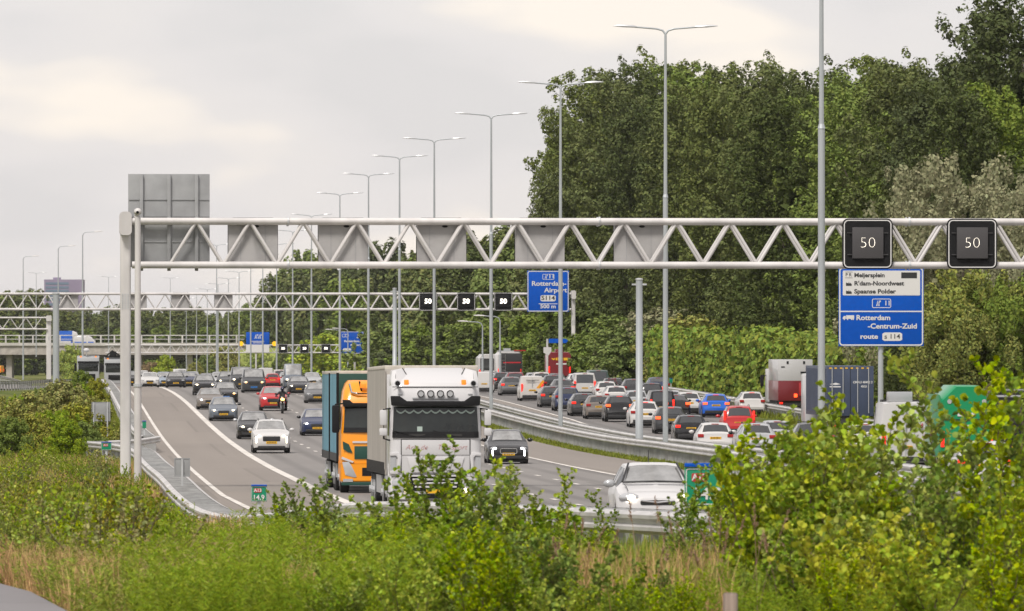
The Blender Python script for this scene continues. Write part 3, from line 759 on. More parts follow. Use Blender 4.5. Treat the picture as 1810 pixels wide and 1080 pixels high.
# small signs on posts and rails
def km_sign(w, h, loc, label, lines, post=None, rz=ROT):
    r = panel_sign('hectometre_sign', w, h, SIGNGREEN, 0.03); r.location = loc; r.rotation_euler = (0, 0, rz)
    tag(r, label, 'marker sign', 'green hectometre signs')
    border(r, w, h, SIGNW, w*0.02, w*0.06, w*0.025)
    MB().box(-w/2, w/2, -0.03, 0.06, h/2+0.005, h/2+0.11*h).build('blue_cap', SIGNBLUE, r, bevel=0.01)
    for f in lines: f(r)
    if post: MB().box(-0.04, 0.04, 0.035, 0.09, -h/2-post, h/2-0.02).build('post', GALV, r)
    return r
def redbox(r, x, z, w, h, t, size):
    MB().prism(rrect(x-w/2, x+w/2, z-h/2, z+h/2, 0.02), -0.008, -0.001).build('route_box', SIGNRED, r)
    text('lettering', t, size, SIGNW, r, x, -0.012, z, bold=0.003, ext=0.002)
Zk = 178.0; k = F/Zk
km_sign(0.34, 0.33, px(458, 873, Zk), 'small green sign reading A13 14.9 on the left guard rail', [lambda r: redbox(r, -0.03, 0.075, 0.17, 0.09, 'A13', 0.10), lambda r: text('lettering', '14.9', 0.15, SIGNW, r, -0.01, -0.012, -0.08, bold=0.004, ext=0.002)], 0.55)
Zk = 108.0; k = F/Zk
km_sign(84/k, 68/k, px(1252, 860, Zk), 'green sign with blue top edge half hidden by leaves in front of the white car', [lambda r: redbox(r, -0.12, 0.12, 0.2, 0.11, 'A13', 0.115), lambda r: text('lettering', 'Li', 0.13, SIGNW, r, 0.17, -0.012, 0.10, bold=0.003, ext=0.002), lambda r: text('lettering', '14.8', 0.22, SIGNW, r, -0.02, -0.012, -0.10, bold=0.005, ext=0.002)], 0.8)
km_sign(0.42, 0.3, px(188, 789, 330), 'green marker sign low in the bushes left of the gantry column', [lambda r: redbox(r, -0.03, 0.05, 0.2, 0.1, 'A13', 0.10)], 0.8)
km_sign(0.2, 0.33, px(255, 751, 395), 'narrow green marker on the guard rail right of the camera pole', [], 0.4)
km_sign(0.26, 0.34, px(1186, 673, 640), 'green marker on the guard rail in front of the hedge', [], 0.4)
def plate_on_posts(w, h, loc, label, legs, m=SIGNBACK):
    r = panel_sign('traffic_sign', w, h, m, 0.03); r.location = loc; r.rotation_euler = (0, 0, ROT); tag(r, label, 'traffic sign')
    b = MB(); frame(b, -w/2, w/2, -h/2, h/2, 0.03, 0.03, -0.012, -0.001); b.build('rim', m, r)
    for x, l in legs: MB().box(x-0.03, x+0.03, -0.06, -0.013, -h/2-l, h/2-.03).build('leg', GALV, r)
    return r
plate_on_posts(0.46, 0.54, px(322, 826, 236), 'small grey sign back standing on the left guard rail', [(0.0, 0.5)])
plate_on_posts(0.88, 0.90, px(178.5, 727.5, 385), 'square grey sign back on two legs left of the gantry column', [(-0.34, 1.9), (0.3, 1.9)])
r = empty('round_sign', px(68, 762, 395), ROT); tag(r, 'round grey sign back among the bushes at far left', 'traffic sign')
MB().tube([(0,-0.02,0), (0,0.02,0)], 0.31, 18).build('disc', SIGNBACK, r); MB().box(-.03, .03, -.07, -.021, -1.6, .25).build('post', GALV, r)
r = empty('street_sign', P(u_of(967.5, 690), 690), ROT); tag(r, 'slim post with blue arrow board in front of the trees, left of the gantry column', 'road sign')
hh = CZ - r.location.z
MB().tube([(0,0,-.2), (0,0,hh+0.05)], 0.085, 8).build('post', WHITEST, r)
MB().prism([(0.12, hh-0.30), (1.55, hh-0.30), (1.75, hh-0.12), (1.55, hh+0.06), (0.12, hh+0.06)], -0.04, 0.0).build('arrow_board', SIGNBLUE, r)
MB().prism([(-0.33,hh-0.65),(0.33,hh-0.65),(0.33,hh-1.0),(0.1,hh-1.35),(-0.33,hh-1.1)], -0.10, -0.05).build('panel', WHITEST, r)
# wooden post in the foreground
wp = empty('wooden_post', P(u_of(1291, 75), 75)); tag(wp, 'round weathered wooden post standing in the grass at the bottom', 'post')
WOOD = mat('weathered_wood', (0.22, 0.17, 0.14), 0.9, var=0.35, vscale=9, stretch=(1, 1, 0.12))
wz = px(1291, 1049, 75).z - wp.location.z
MB().tube([(0,0,-.3), (0,0,wz-0.01), (0,0,wz)], [0.07, 0.068, 0.06], 12).build('shaft', WOOD, wp, smooth=40)
tp = MB().tube([(0,0,wz+0.001), (0,0,wz+0.006)], 0.058, 12).build('sawn_top', WOOD, wp)
# ------------------------------------------------------------------ vehicles
def paint(name, col, rough=0.28, metal=0.0): return mat('paint_' + name, col, rough, metal, coat=0.22)
PAINT = {
 'white': paint('white', (0.52, 0.51, 0.50)), 'greywhite': paint('greywhite', (0.52, 0.515, 0.515)), 'offwhite': paint('offwhite', (0.50, 0.475, 0.445)), 'silver': paint('silver', (0.42, 0.43, 0.44), 0.3, 0.4),
 'grey': paint('grey', (0.125, 0.125, 0.128), 0.3, 0.3), 'greybrown': paint('greybrown', (0.19, 0.165, 0.145), 0.3, 0.3), 'darkgrey': paint('darkgrey', (0.040, 0.042, 0.045), 0.28, 0.2),
 'black': paint('black', (0.009, 0.009, 0.010), 0.22), 'bluegrey': paint('bluegrey', (0.13, 0.15, 0.18), 0.28, 0.3), 'darkblue': paint('darkblue', (0.015, 0.025, 0.07)),
 'blue': paint('blue', (0.01, 0.11, 0.52)), 'red': paint('red', (0.42, 0.018, 0.02)), 'darkred': paint('darkred', (0.18, 0.018, 0.024)), 'green': paint('green', (0.0, 0.235, 0.085)),
 'darkgreen': paint('darkgreen', (0.06, 0.09, 0.085)), 'yellow': paint('yellow', (0.75, 0.30, 0.004)), 'lightblue': paint('lightblue', (0.22, 0.27, 0.33), 0.3, 0.2),
}
GLASS = mat('car_glass', (0.018, 0.020, 0.021), 0.06, 0.0, ior=1.9, spec=0.6)
GLASSF = mat('windscreen_glass', (0.42, 0.42, 0.41), 0.16, 0.75, var=.25, vscale=1.6)
TRIM = mat('black_trim', (0.02, 0.02, 0.021), 0.55)
TYRE = mat('tyre_rubber', (0.018, 0.018, 0.018), 0.85)
RIM = mat('alloy_rim', (0.33, 0.33, 0.34), 0.35, 0.6)
CHROME = mat('chrome', (0.6, 0.6, 0.6), 0.15, 0.9)
HL_OFF = mat('headlamp', (0.45, 0.46, 0.47), 0.15, 0.3, coat=0.5)
HL_ON = mat('headlamp_lit', (0.8, 0.75, 0.6), 0.3, emit=(1.0, 0.80, 0.50), estr=5.0)
HL_AMB = mat('headlamp_amber', (0.8, 0.5, 0.2), 0.3, emit=(1.0, 0.50, 0.12), estr=4.0)
HL_W = mat('headlamp_white', (0.8, 0.8, 0.85), 0.3, emit=(0.95, 0.97, 1.0), estr=4.0)
TL_OFF = mat('tail_lamp', (0.28, 0.012, 0.012), 0.25, emit=(1, 0.02, 0.01), estr=0.05)
TL_ON = mat('tail_lamp_lit', (0.5, 0.02, 0.01), 0.3, emit=(1.0, 0.025, 0.012), estr=0.75)
TL_BR = mat('tail_lamp_bright', (0.6, 0.05, 0.01), 0.3, emit=(1.0, 0.09, 0.02), estr=2.0)
PLATE = mat('yellow_number_plate', (0.72, 0.40, 0.01), 0.5)
PLATEB = mat('blue_number_plate', (0.01, 0.20, 0.62), 0.5)
AMBER = mat('amber_lens', (0.75, 0.22, 0.02), 0.3, emit=(1.0, 0.25, 0.02), estr=0.35)

def stations(L, W, H, cowl, rf, rr, tb, hood=0.80, cowlz=0.98, belt=0.95, tail=1.0, zb=0.2, wr=0.60, roofw=0.55, nose=0.60, wz=0.33, wf=0.85, wrx=0.8, rw=0.33):
    """(y, zb, w, zsh, zbelt, wr, ztop) front to rear; cowl rf rr tb are y positions from the middle"""
    h = W/2; f = L/2
    S = [(f, zb+.10, h*.66, nose-.08, nose-.02, h*.50, nose+.01), (f-.05, zb+.02, h*.82, nose, nose+.05, h*.62, hood-.10), (f-.22, zb, h*.95, nose+.06, hood-.04, h*.72, hood-.02),
         (f-.5, zb, h*.99, nose+.10, hood+.0, h*.74, hood+.04), (cowl+.12, zb, h, belt-.20, belt-.04, h*.80, cowlz-.03), (cowl, zb, h, belt-.18, belt-.02, h*.80, cowlz+.01),
         (rf, zb, h, belt-.17, belt, h*roofw/.55*.66, H-.05), ((rf+rr)/2, zb, h, belt-.15, belt+.01, h*roofw/.55*.68, H), (rr+.35, zb, h*.99, belt-.14, belt+.02, h*roofw/.55*.66, H-.02),
         (rr, zb, h*.985, belt-.13, belt+.03, h*roofw/.55*.63, H-.07), (tb, zb+.02, h*.95, belt-.13, tail-.05, h*.78, tail), (tb-.05, zb+.04, h*.93, belt-.14, tail-.12, h*.78, tail-.04), (-f+.04, zb+.06, h*.88, .52, .62, h*.74, .66), (-f, zb+.12, h*.80, .50, .56, h*.7, .60)]
    S2 = [s for s in S]
    S2.sort(key=lambda s: -s[0])
    for i in range(1, len(S2)):
        if S2[i][0] > S2[i-1][0] - .004: S2[i] = (S2[i-1][0]-.004,) + S2[i][1:]
    return S2
def interp_st(S, y):
    for a, b in zip(S, S[1:]):
        if a[0] >= y >= b[0]:
            t = (a[0]-y)/(a[0]-b[0]); return tuple(p + (q-p)*t for p, q in zip(a, b))
    return S[-1]
def car_proto(name, L, W, H, st, wheel_r=0.32, axles=None, rear_glass=True, side_glass=True, roof_rails=False, plate_z=(0.42, 0.75), hl=(0.18, 0.075, 0.66), tl='corner', tlz=0.82, ride=0.0, third=True, grille=(0.34, 0.09, 0.55), cladding=False, dual_door=False):
    S = stations(L, W, H, **st); f = L/2; h = W/2
    ax = axles or (f - 0.82, -f + 0.72)
    ys = sorted(set([round(s[0], 4) for s in S] + [round(a + d, 4) for a in ax for d in (-.40, -.36, -.27, -.14, 0, .14, .27, .36, .40)]), reverse=True)
    ys = [y for i, y in enumerate(ys) if i == 0 or ys[i-1] - y > 0.003]
    rings = []
    for y in ys:
        _, zb, w, zsh, zbe, wr, zt = interp_st(S, y)
        arch = 0
        for a in ax:
            dd = abs(y - a)
            if dd < wheel_r + .055: arch = max(arch, wheel_r + math.sqrt((wheel_r+.055)**2 - dd*dd))
        z1 = max(zb, arch); z2 = max(zb + .16, arch + .03); zsh = max(zsh, z2 + .02); zbe = max(zbe, zsh + .01)
        half = [(w - .10, zb if not arch else z1 - .0), (w - .015, z1), (w, z2), (w, zsh), (w - .035, zbe), (wr, max(zt - .035, zbe)), (wr*.6, zt - .005), (0, zt)]
        ring = [Vector((x, y, z)) for x, z in half] + [Vector((-x, y, z)) for x, z in half[-2::-1]]
        rings.append(ring)
    root = empty(name)
    MB().loft(rings).build('body', PAINT['grey'], root, smooth=33)
    MB().box(-h+.12, h-.12, -f+.3, f-.3, st.get('zb', .2) - .125, st.get('zb', .2) + .25).build('underbody_shade_box', TRIM, root)  # underside as a dark box, hung low to stand in for contact shadow
    cowl, rf, rr, tb = st['cowl'], st['rf'], st['rr'], st['tb']
    def glass_top(y0, y1, nm, m, ins=0.93, off=0.014):
        A, B = interp_st(S, y0), interp_st(S, y1); rows = []
        for t in (0, .5, 1):
            y = y0 + (y1-y0)*t; q = interp_st(S, y); row = []
            nrm = Vector((0, (B[6]-A[6]), -(y1-y0))).normalized()
            if nrm.z < 0: nrm = -nrm
            if abs(B[6]-A[6]) > 1e-6 and ((y1 < y0) == (B[6] > A[6])) and nrm.y < 0: nrm = nrm
            for fx in (-1, -.6, 0, .6, 1):
                x = fx*q[5]*ins; z = (q[6] - .035 if abs(fx) == 1 else (q[6]-.005 if abs(fx) == .6 else q[6]))
                row.append(Vector((x, y, z)) + nrm*off)
            rows.append(row)
        mb = MB(); vs = [p for r in rows for p in r] + [p - nrm*0.011 for r in rows for p in r]; fs = []
        for j in range(2):
            for i in range(4):
                a = j*5+i; fs += [(a, a+1, a+6, a+5), (a+15, a+20, a+21, a+16)]
        rim = [0,1,2,3,4,9,14,13,12,11,10,5]
        for i in range(12): a, b = rim[i], rim[(i+1) % 12]; fs.append((a, a+15, b+15, b))
        mb.add(vs, fs); return mb.build(nm, m, root, smooth=45)
    glass_top(cowl + (rf-cowl)*.06, cowl + (rf-cowl)*.95, 'windscreen', GLASSF)
    if rear_glass: glass_top(rr + (tb-rr)*.10, rr + (tb-rr)*(.88 if not dual_door else .93), 'rear_window', GLASS, .90)
    if side_glass:
        mid = (cowl + rr)/2 - .02
        for s in (-1, 1):
            segs = ((cowl - .12, mid + .05), (mid - .05, rr + .12)) if side_glass is True else ((cowl - .12, cowl - .12 - side_glass),)
            for y0, y1 in segs:
                up, lo = [], []
                for y in [y0] + [v for v in ys if y1 < v < y0] + [y1]:
                    q = interp_st(S, y); a = Vector((q[2]-.035, y, q[4])); b = Vector((q[5], y, max(q[6]-.035, q[4])))
                    lo.append(a.lerp(b, .10)); up.append(a.lerp(b, .90))
                k = len(lo); off = Vector((.013*s, 0, 0))
                M_ = lambda p: Vector((p.x*s, p.y, p.z)) + off
                vs = [M_(p) for p in lo] + [M_(p) for p in up] + [M_(p) - off*.9 for p in lo] + [M_(p) - off*.9 for p in up]
                fs = [(i, i+1, k+i+1, k+i) for i in range(k-1)] + [(i+2*k, i+3*k, i+1+3*k, i+1+2*k) for i in range(k-1)] + [(0, k, 3*k, 2*k), (k-1, 3*k-1, 4*k-1, 2*k-1)]
                fs += [(i, i+2*k, i+1+2*k, i+1) for i in range(k-1)] + [(k+i, k+i+1, 3*k+i+1, 3*k+i) for i in range(k-1)]
                MB().add(vs, fs).build('side_window', GLASS, root)
    # lamps
    hw, hh, hz = hl
    for s in (-1, 1):
        hl_ = MB().ell((s*(h*.70), f - .17, hz), (hw, .17, hh), 10, 6).build('headlight', HL_OFF, root, smooth=60)
        MB().ell((s*(h*.66), f - .06, hz), (hw*.46, .09, hh*.62), 10, 6).build('bulb', HL_OFF, hl_, smooth=60)
        if tl == 'corner': MB().box(s*h*.62 if s > 0 else -h*.93, h*.93 if s > 0 else -h*.62, -f + .02, tb + .06, tlz - .075, tlz + .075).build('tail_light', TL_OFF, root, bevel=.025)
        elif tl == 'tall': MB().box(s*h*.80 if s > 0 else -h*.93, h*.93 if s > 0 else -h*.80, tb - .085, tb + .10, tlz - .26, tlz + .26).build('tail_light', TL_OFF, root, bevel=.02)
        elif tl == 'high': MB().box(s*h*.74 if s > 0 else -h*.90, h*.90 if s > 0 else -h*.74, tb - .07, tb + .2, tlz - .30, tlz + .30).build('tail_light', TL_OFF, root, bevel=.03)
        q = interp_st(S, cowl - .18)
        mm = MB().ell((s*(h + .10), cowl - .16, q[4] + .08), (.125, .07, .085), 8, 6); mm.build('wing_mirror', TRIM, root, smooth=60)
    gw, gh, gz = grille
    MB().prism(rrect(-gw, gw, gz - gh, gz + gh, .04), f - .06, f + .012).build('grille', TRIM, root, bevel=.01)
    MB().box(-h*.72, h*.72, f - .06, f + .006, .22, .36).build('air_intake', TRIM, root, bevel=.02)
    pf = MB().box(-.26, .26, f + .006, f + .022, plate_z[0]-.055, plate_z[0]+.055).build('number_plate', PLATE, root)
    mk = MB()
    for i in range(6): mk.box(-.20 + i*.068 + (.012 if i > 1 else 0) + (.012 if i > 3 else 0), -.16 + i*.068 + (.012 if i > 1 else 0) + (.012 if i > 3 else 0), f + .0225, f + .0235, plate_z[0]-.033, plate_z[0]+.033)
    mk.build('plate_characters', SIGNBLACK, pf)
    yr = tb - .075 if plate_z[1] > .6 else -f - .012
    pr = MB().box(-.26, .26, yr - .014, yr + .03, plate_z[1]-.055, plate_z[1]+.055).build('rear_number_plate', PLATE, root)
    mk = MB()
    for i in range(6): mk.box(-.20 + i*.068, -.16 + i*.068, yr - .0155, yr - .0145, plate_z[1]-.033, plate_z[1]+.033)
    mk.build('plate_characters', SIGNBLACK, pr)
    MB().box(-h*.80, h*.80, -f - .012, -f + .05, .24, .44).build('rear_bumper_trim', TRIM, root, bevel=.03)
    if third: MB().box(-.17, .17, rr - .03, rr + .03, H - .085, H - .055).build('brake_light', TL_OFF, root)
    if roof_rails:
        for s in (-1, 1): MB().tube([(s*h*.63, rf - .25, H - .02), (s*h*.64, rf - .45, H + .035), (s*h*.64, rr + .45, H + .035), (s*h*.62, rr + .2, H - .02)], .017, 6).build('roof_rail', TRIM, root)
    if cladding:
        for s in (-1, 1): MB().box(s*h - .02 if s > 0 else -h - .012, h + .012 if s > 0 else -h + .02, ax[1] + wheel_r + .08, ax[0] - wheel_r - .08, .22, .38).build('side_cladding', TRIM, root, bevel=.01)
    wp = None
    for a in ax:
        for s in (-1, 1):
            if wp is None:
                wp = MB().tube([(-.105, 0, 0), (-.085, 0, 0), (.085, 0, 0), (.105, 0, 0)], [wheel_r - .03, wheel_r, wheel_r, wheel_r - .03], 18).build('wheel', TYRE, root, smooth=30)
                rm = MB(); rm.tube([(.104, 0, 0), (.115, 0, 0)], wheel_r*.64, 14)
                rm.build('rim', RIM, wp); w = wp
            else: w = copy_tree(wp, root)
            w.location = (s*(h - .115), a, wheel_r); w.rotation_euler = (0, 0, 0 if s > 0 else math.pi)
    return root
def part(root, nm): return [c for c in KIDS.get(root.name, []) if c.name.split('.')[0] == nm]
ST = dict
def t_hatch(): return car_proto('hatchback_car', 4.05, 1.76, 1.46, ST(cowl=.98, rf=.22, rr=-1.52, tb=-1.90), tlz=.86)
def t_city(): return car_proto('city_car', 3.70, 1.66, 1.50, ST(cowl=.93, rf=.22, rr=-1.42, tb=-1.75, hood=.86, cowlz=1.04, belt=.99, nose=.64), tlz=.9, wheel_r=.30, hl=(.22, .10, .76), grille=(.36, .05, .66))
def t_suv(): return car_proto('crossover_car', 4.38, 1.84, 1.62, ST(cowl=1.05, rf=.30, rr=-1.62, tb=-2.0, hood=.98, cowlz=1.13, belt=1.07, tail=1.12, zb=.26, nose=.72), wheel_r=.36, roof_rails=True, hl=(.21, .07, .84), tlz=1.0, grille=(.42, .12, .70), plate_z=(.52, .84), cladding=True)
def t_estate(): return car_proto('estate_car', 4.68, 1.82, 1.47, ST(cowl=1.12, rf=.32, rr=-1.82, tb=-2.2), axles=(1.48, -1.32), roof_rails=True, tlz=.86)
def t_sedan(): return car_proto('saloon_car', 4.62, 1.82, 1.43, ST(cowl=1.05, rf=.25, rr=-1.0, tb=-1.75, tail=1.03), axles=(1.45, -1.36), tlz=.86)
def t_mpv(): return car_proto('people_carrier', 4.40, 1.82, 1.68, ST(cowl=1.10, rf=.32, rr=-1.85, tb=-2.06, hood=.95, cowlz=1.12, belt=1.02, tail=1.08, nose=.68), tl='tall', tlz=1.15, roof_rails=True, wheel_r=.33, hl=(.2, .09, .78))
def t_smallvan(): return car_proto('small_van', 4.45, 1.83, 1.84, ST(cowl=1.28, rf=.62, rr=-2.02, tb=-2.14, hood=.98, cowlz=1.14, belt=1.05, tail=1.0, roofw=.66, nose=.68), tl='high', tlz=.95, rear_glass=False, side_glass=.9, hl=(.19, .10, .80), third=False, plate_z=(.45, .78))
def t_van(): return car_proto('passenger_van', 5.05, 1.96, 1.95, ST(cowl=1.62, rf=.88, rr=-2.32, tb=-2.44, hood=1.06, cowlz=1.24, belt=1.14, tail=1.08, roofw=.66, nose=.74), wheel_r=.34, tl='high', tlz=.98, axles=(1.62, -1.55), hl=(.20, .10, .86), grille=(.44, .13, .78), plate_z=(.46, .72), dual_door=True)
def t_bigvan(): return car_proto('high_roof_van', 5.7, 2.04, 2.55, ST(cowl=1.95, rf=1.20, rr=-2.70, tb=-2.80, hood=1.14, cowlz=1.34, belt=1.22, tail=1.15, roofw=.70, nose=.78), wheel_r=.36, tl='high', tlz=.98, axles=(1.95, -1.75), hl=(.20, .14, .92), grille=(.5, .14, .84), rear_glass=False, side_glass=.95, third=False, plate_z=(.5, .80))
TYPES = dict(hatch=t_hatch, city=t_city, suv=t_suv, estate=t_estate, sedan=t_sedan, mpv=t_mpv, smallvan=t_smallvan, van=t_van, bigvan=t_bigvan)
PROTO, USED = {}, set()
SIZES = dict(hatch=4.05, city=3.7, suv=4.38, estate=4.68, sedan=4.62, mpv=4.4, smallvan=4.45, van=5.05, bigvan=5.7)
CATS = dict(smallvan='van', van='van', bigvan='van')
def vehicle(typ, x, yb, col, label, away=False, Z=None, lights=None, third=None, sc=1.0, dz=0.0, yaw=0.0, plate=None, group=None, mirror=None):
    if typ not in PROTO: PROTO[typ] = TYPES[typ]()
    o = PROTO[typ] if typ not in USED else copy_tree(PROTO[typ])
    USED.add(typ)
    if Z is None: Z = solve(x, yb)
    u = u_of(x, Z)
    half = SIZES[typ]*sc/2
    # (x, yb) is the end facing the camera, wheels on the ground there
    div = 0.0
    if away and Z < 520: div = 0.028 if Z < 470 else 0.012
    rot = ROT - div + yaw
    fwd = Vector((-math.sin(rot), math.cos(rot), 0))
    c = P(u, Z) + fwd*half
    uc = c.x + SL*c.y
    za, zb_ = float(hgt(u, Z)), float(hgt(uc + SL*fwd.y + fwd.x, Z + 2*half))
    pitch = math.atan2(zb_ - za, 2*half)
    o.location = (c.x, c.y, (za + zb_)/2 + .005 + dz)
    if away: o.rotation_euler = (pitch, 0, rot)
    else: o.rotation_euler = (-pitch, 0, rot + math.pi)
    o.scale = (sc, sc, sc)
    for c_ in part(o, 'body'): setmat(c_, PAINT[col])
    for c_ in part(o, 'wing_mirror'): setmat(c_, PAINT[mirror or (col if col in ('red', 'white', 'blue') else 'black')])
    if not away:
        for c_ in [b_ for h_ in part(o, 'headlight') for b_ in part(h_, 'bulb')]: setmat(c_, {None: HL_OFF, 'on': HL_ON, 'amber': HL_AMB, 'w': HL_W}[lights])
    else:
        for c_ in part(o, 'tail_light'): setmat(c_, {None: TL_OFF, 'on': TL_ON, 'br': TL_BR}[lights])
        for c_ in part(o, 'brake_light'): setmat(c_, TL_ON if third else TL_OFF)
    for c_ in part(o, 'number_plate'): setmat(c_, plate or PLATE)
    tag(o, label, CATS.get(typ, 'car'), group or ('vehicles queueing away from the camera' if away else 'vehicles coming towards the camera'))
    return o
V_ = vehicle
# ---- traffic coming towards the camera
karl = V_('city', 1163, 940, 'greywhite', 'nearest white small car with lit headlights behind the roadside guard rail', Z=175, lights='on', sc=1.04, mirror='silver')
V_('suv', 480, 801.5, 'white', 'white crossover with yellow plate, nearest car left of the trucks', lights='on', sc=.97)
V_('hatch', 449, 776.7, 'black', 'black hatchback with pale mirrors tucked behind the white crossover', lights='on', mirror='silver')
V_('hatch', 395.5, 744.5, 'bluegrey', 'blue grey hatchback with both lamps lit, left of the red crossover', lights='on')
V_('sedan', 372, 724, 'greybrown', 'brownish grey saloon half hidden by the blue grey hatchback', lights='w')
V_('estate', 399, 712, 'black', 'black car with amber lamp and blue plate behind the brownish saloon', lights='amber', plate=PLATEB)
V_('suv', 362, 699, 'black', 'black crossover with amber lamp beside the start of the thick white line', lights='on')
V_('suv', 484, 726.5, 'red', 'bright red crossover with the motorcyclist in front of it', lights='w')
V_('van', 449, 694.5, 'darkgrey', 'dark grey people van with blue number plate and amber lamps', lights='amber', plate=PLATEB)
V_('sedan', 529, 697, 'black', 'black saloon with yellow plate left of the blue truck trailer', lights='on')
V_('hatch', 561, 713, 'grey', 'grey hatchback cut off by the blue truck trailer, farther one', lights=None)
V_('hatch', 561, 770.5, 'darkblue', 'dark blue hatchback cut off by the blue truck trailer, nearer one', lights='w')
V_('hatch', 899, 820.5, 'black', 'black hatchback with chrome grille right of the white truck', lights='w')
V_('sedan', 1322, 925, 'black', 'dark car with a bluish lamp glinting through the bushes', Z=196, lights='w')
V_('bigvan', 519, 687, 'bluegrey', 'grey blue van with one bright lamp behind the black saloon', Z=735, lights='on', sc=.86)
V_('van', 427, 688, 'darkgrey', 'dark van with lit lamp directly left of the dark grey people van', Z=716, lights='on')
V_('hatch', 402, 686, 'darkgrey', 'dark hatchback with a bright lamp left of the two dark vans', Z=735, lights='on', sc=1.04)
V_('sedan', 265, 686, 'white', 'white saloon alone by the slim white camera pole', Z=770)
V_('estate', 291, 686, 'lightblue', 'pale blue estate between the white saloon and the black estate', Z=800)
V_('estate', 311, 686.3, 'black', 'black estate with yellow plate at the far end of the thick line', Z=755)
V_('hatch', 334, 685.5, 'darkblue', 'dark blue hatchback with lit lamp left of the black crossover', Z=768, lights='on')
V_('suv', 231, 686, 'black', 'dark car with glowing lamp between gantry column and camera pole', Z=765, lights='amber', sc=.95)
V_('hatch', 281, 680, 'silver', 'silver car showing only its roof behind the pale blue estate', Z=850)
V_('bigvan', 318, 682, 'white', 'white van with high roof behind the black estate', Z=900, sc=.8)
V_('suv', 340, 682, 'silver', 'silver crossover roof behind the dark blue hatchback', Z=862)
V_('hatch', 388, 686, 'silver', 'pale hatchback windscreen right of the black crossover', Z=790)
V_('suv', 296, 680, 'darkgrey', 'dark grey car roof behind the pale blue estate', Z=905)
V_('bigvan', 250, 684, 'white', 'white van roof just right of the camera pole', Z=960, sc=.85)
V_('hatch', 366, 684, 'grey', 'grey car roof above the black crossover', Z=870)
# cars going away on the slip lane beyond the crest
V_('hatch', 482, 683, 'red', 'small red car seen from behind right of the dark grey people van', away=True, Z=800, lights='on', sc=.9)
V_('van', 497, 683, 'offwhite', 'white van seen from behind, right of the dark people van', away=True, Z=840, sc=.9)
V_('bigvan', 470, 680, 'white', 'white lorry-like van with red lamp above the people van', away=True, Z=930, sc=.9)
V_('hatch', 508, 683, 'silver', 'silver car roof left of the grey blue van', Z=820)
V_('sedan', 553, 684, 'silver', 'silver car roof just left of the blue trailer top', Z=810)

# ---- queue going away: first lane
G3 = 'vehicles queueing away from the camera'
V_('smallvan', 941, 709, 'offwhite', 'white delivery van with a yellow chevron on its rear door', True, lights='on', sc=1.0)
V_('estate', 905, 699.5, 'grey', 'grey estate directly left of the van with the yellow chevron', True, lights='on')
V_('suv', 890, 691, 'black', 'black crossover two cars left of the van with yellow chevron', True, lights='on', sc=.98)
V_('hatch', 869, 686, 'grey', 'grey hatchback behind the lamp post beside the white truck', True)
V_('smallvan', 856, 680, 'white', 'white van with yellow plate at the trailer corner of the white truck', True, Z=668, sc=.92)
V_('estate', 978, 720.5, 'darkgrey', 'dark grey estate right of the chevron van, brake lamp lit', True, lights='on')
V_('suv', 1004, 727, 'darkblue', 'dark blue car with pale rear window behind a lamp post', True, sc=.98)
V_('estate', 1034, 736, 'darkgrey', 'dark estate left of the grey hatchback in the nearest queue', True, lights='on')
V_('hatch', 1060, 741, 'greybrown', 'grey hatchback with dull red lamps beside the median rail', True, sc=1.02)
V_('suv', 1096, 746, 'black', 'black crossover with three bright brake lamps', True, lights='br', third=True)
V_('hatch', 1141, 756, 'white', 'white hatchback partly hidden by the thick median mast', True, third=True, sc=1.05)
V_('hatch', 1186, 763.5, 'darkgrey', 'dark grey hatchback with orange lamp behind the lamp post', True, Z=455, lights='br', third=True, sc=1.04)
V_('estate', 1222, 768, 'black', 'black saloon with angular red lamps left of the white hatchback', True, Z=424, lights='on', sc=.97)
V_('hatch', 1265, 776, 'white', 'white hatchback with dark red lamps at the end of the visible queue', True, Z=378, sc=1.0)
V_('estate', 1338, 790, 'silver', 'silver estate among the leaves right of the white hatchback', True, Z=372)
# second lane
V_('van', 1034, 697, 'white', 'white van with wide rear window in the middle of the queue', True, Z=628, lights='on', sc=.95)
V_('suv', 980, 691, 'black', 'dark crossover between chevron van and grey hatchback', True, Z=640)
V_('hatch', 996, 690, 'grey', 'grey hatchback with a red lamp just left of the white van', True, Z=612, lights='on', sc=1.03)
V_('suv', 1073, 705, 'white', 'white crossover right of the white van, behind the black crossover', True, Z=590, sc=.94)
V_('hatch', 1090, 709, 'white', 'white hatchback behind the black crossover with bright lamps', True, Z=566)
V_('hatch', 1126, 716, 'silver', 'silver hatchback behind the thick median mast', True, Z=540)
V_('van', 1171, 722, 'black', 'black van with dark rear window behind the lamp post', True, Z=520, lights='on', sc=.88)
V_('hatch', 1186, 729, 'silver', 'pale hatchback right of the lamp post in the middle queue', True)
V_('hatch', 1219, 733, 'white', 'white hatchback behind the black saloon, in the middle queue', True)
V_('mpv', 1307, 768, 'red', 'red estate with tall lamps behind the leaves', True, Z=445, lights='on')
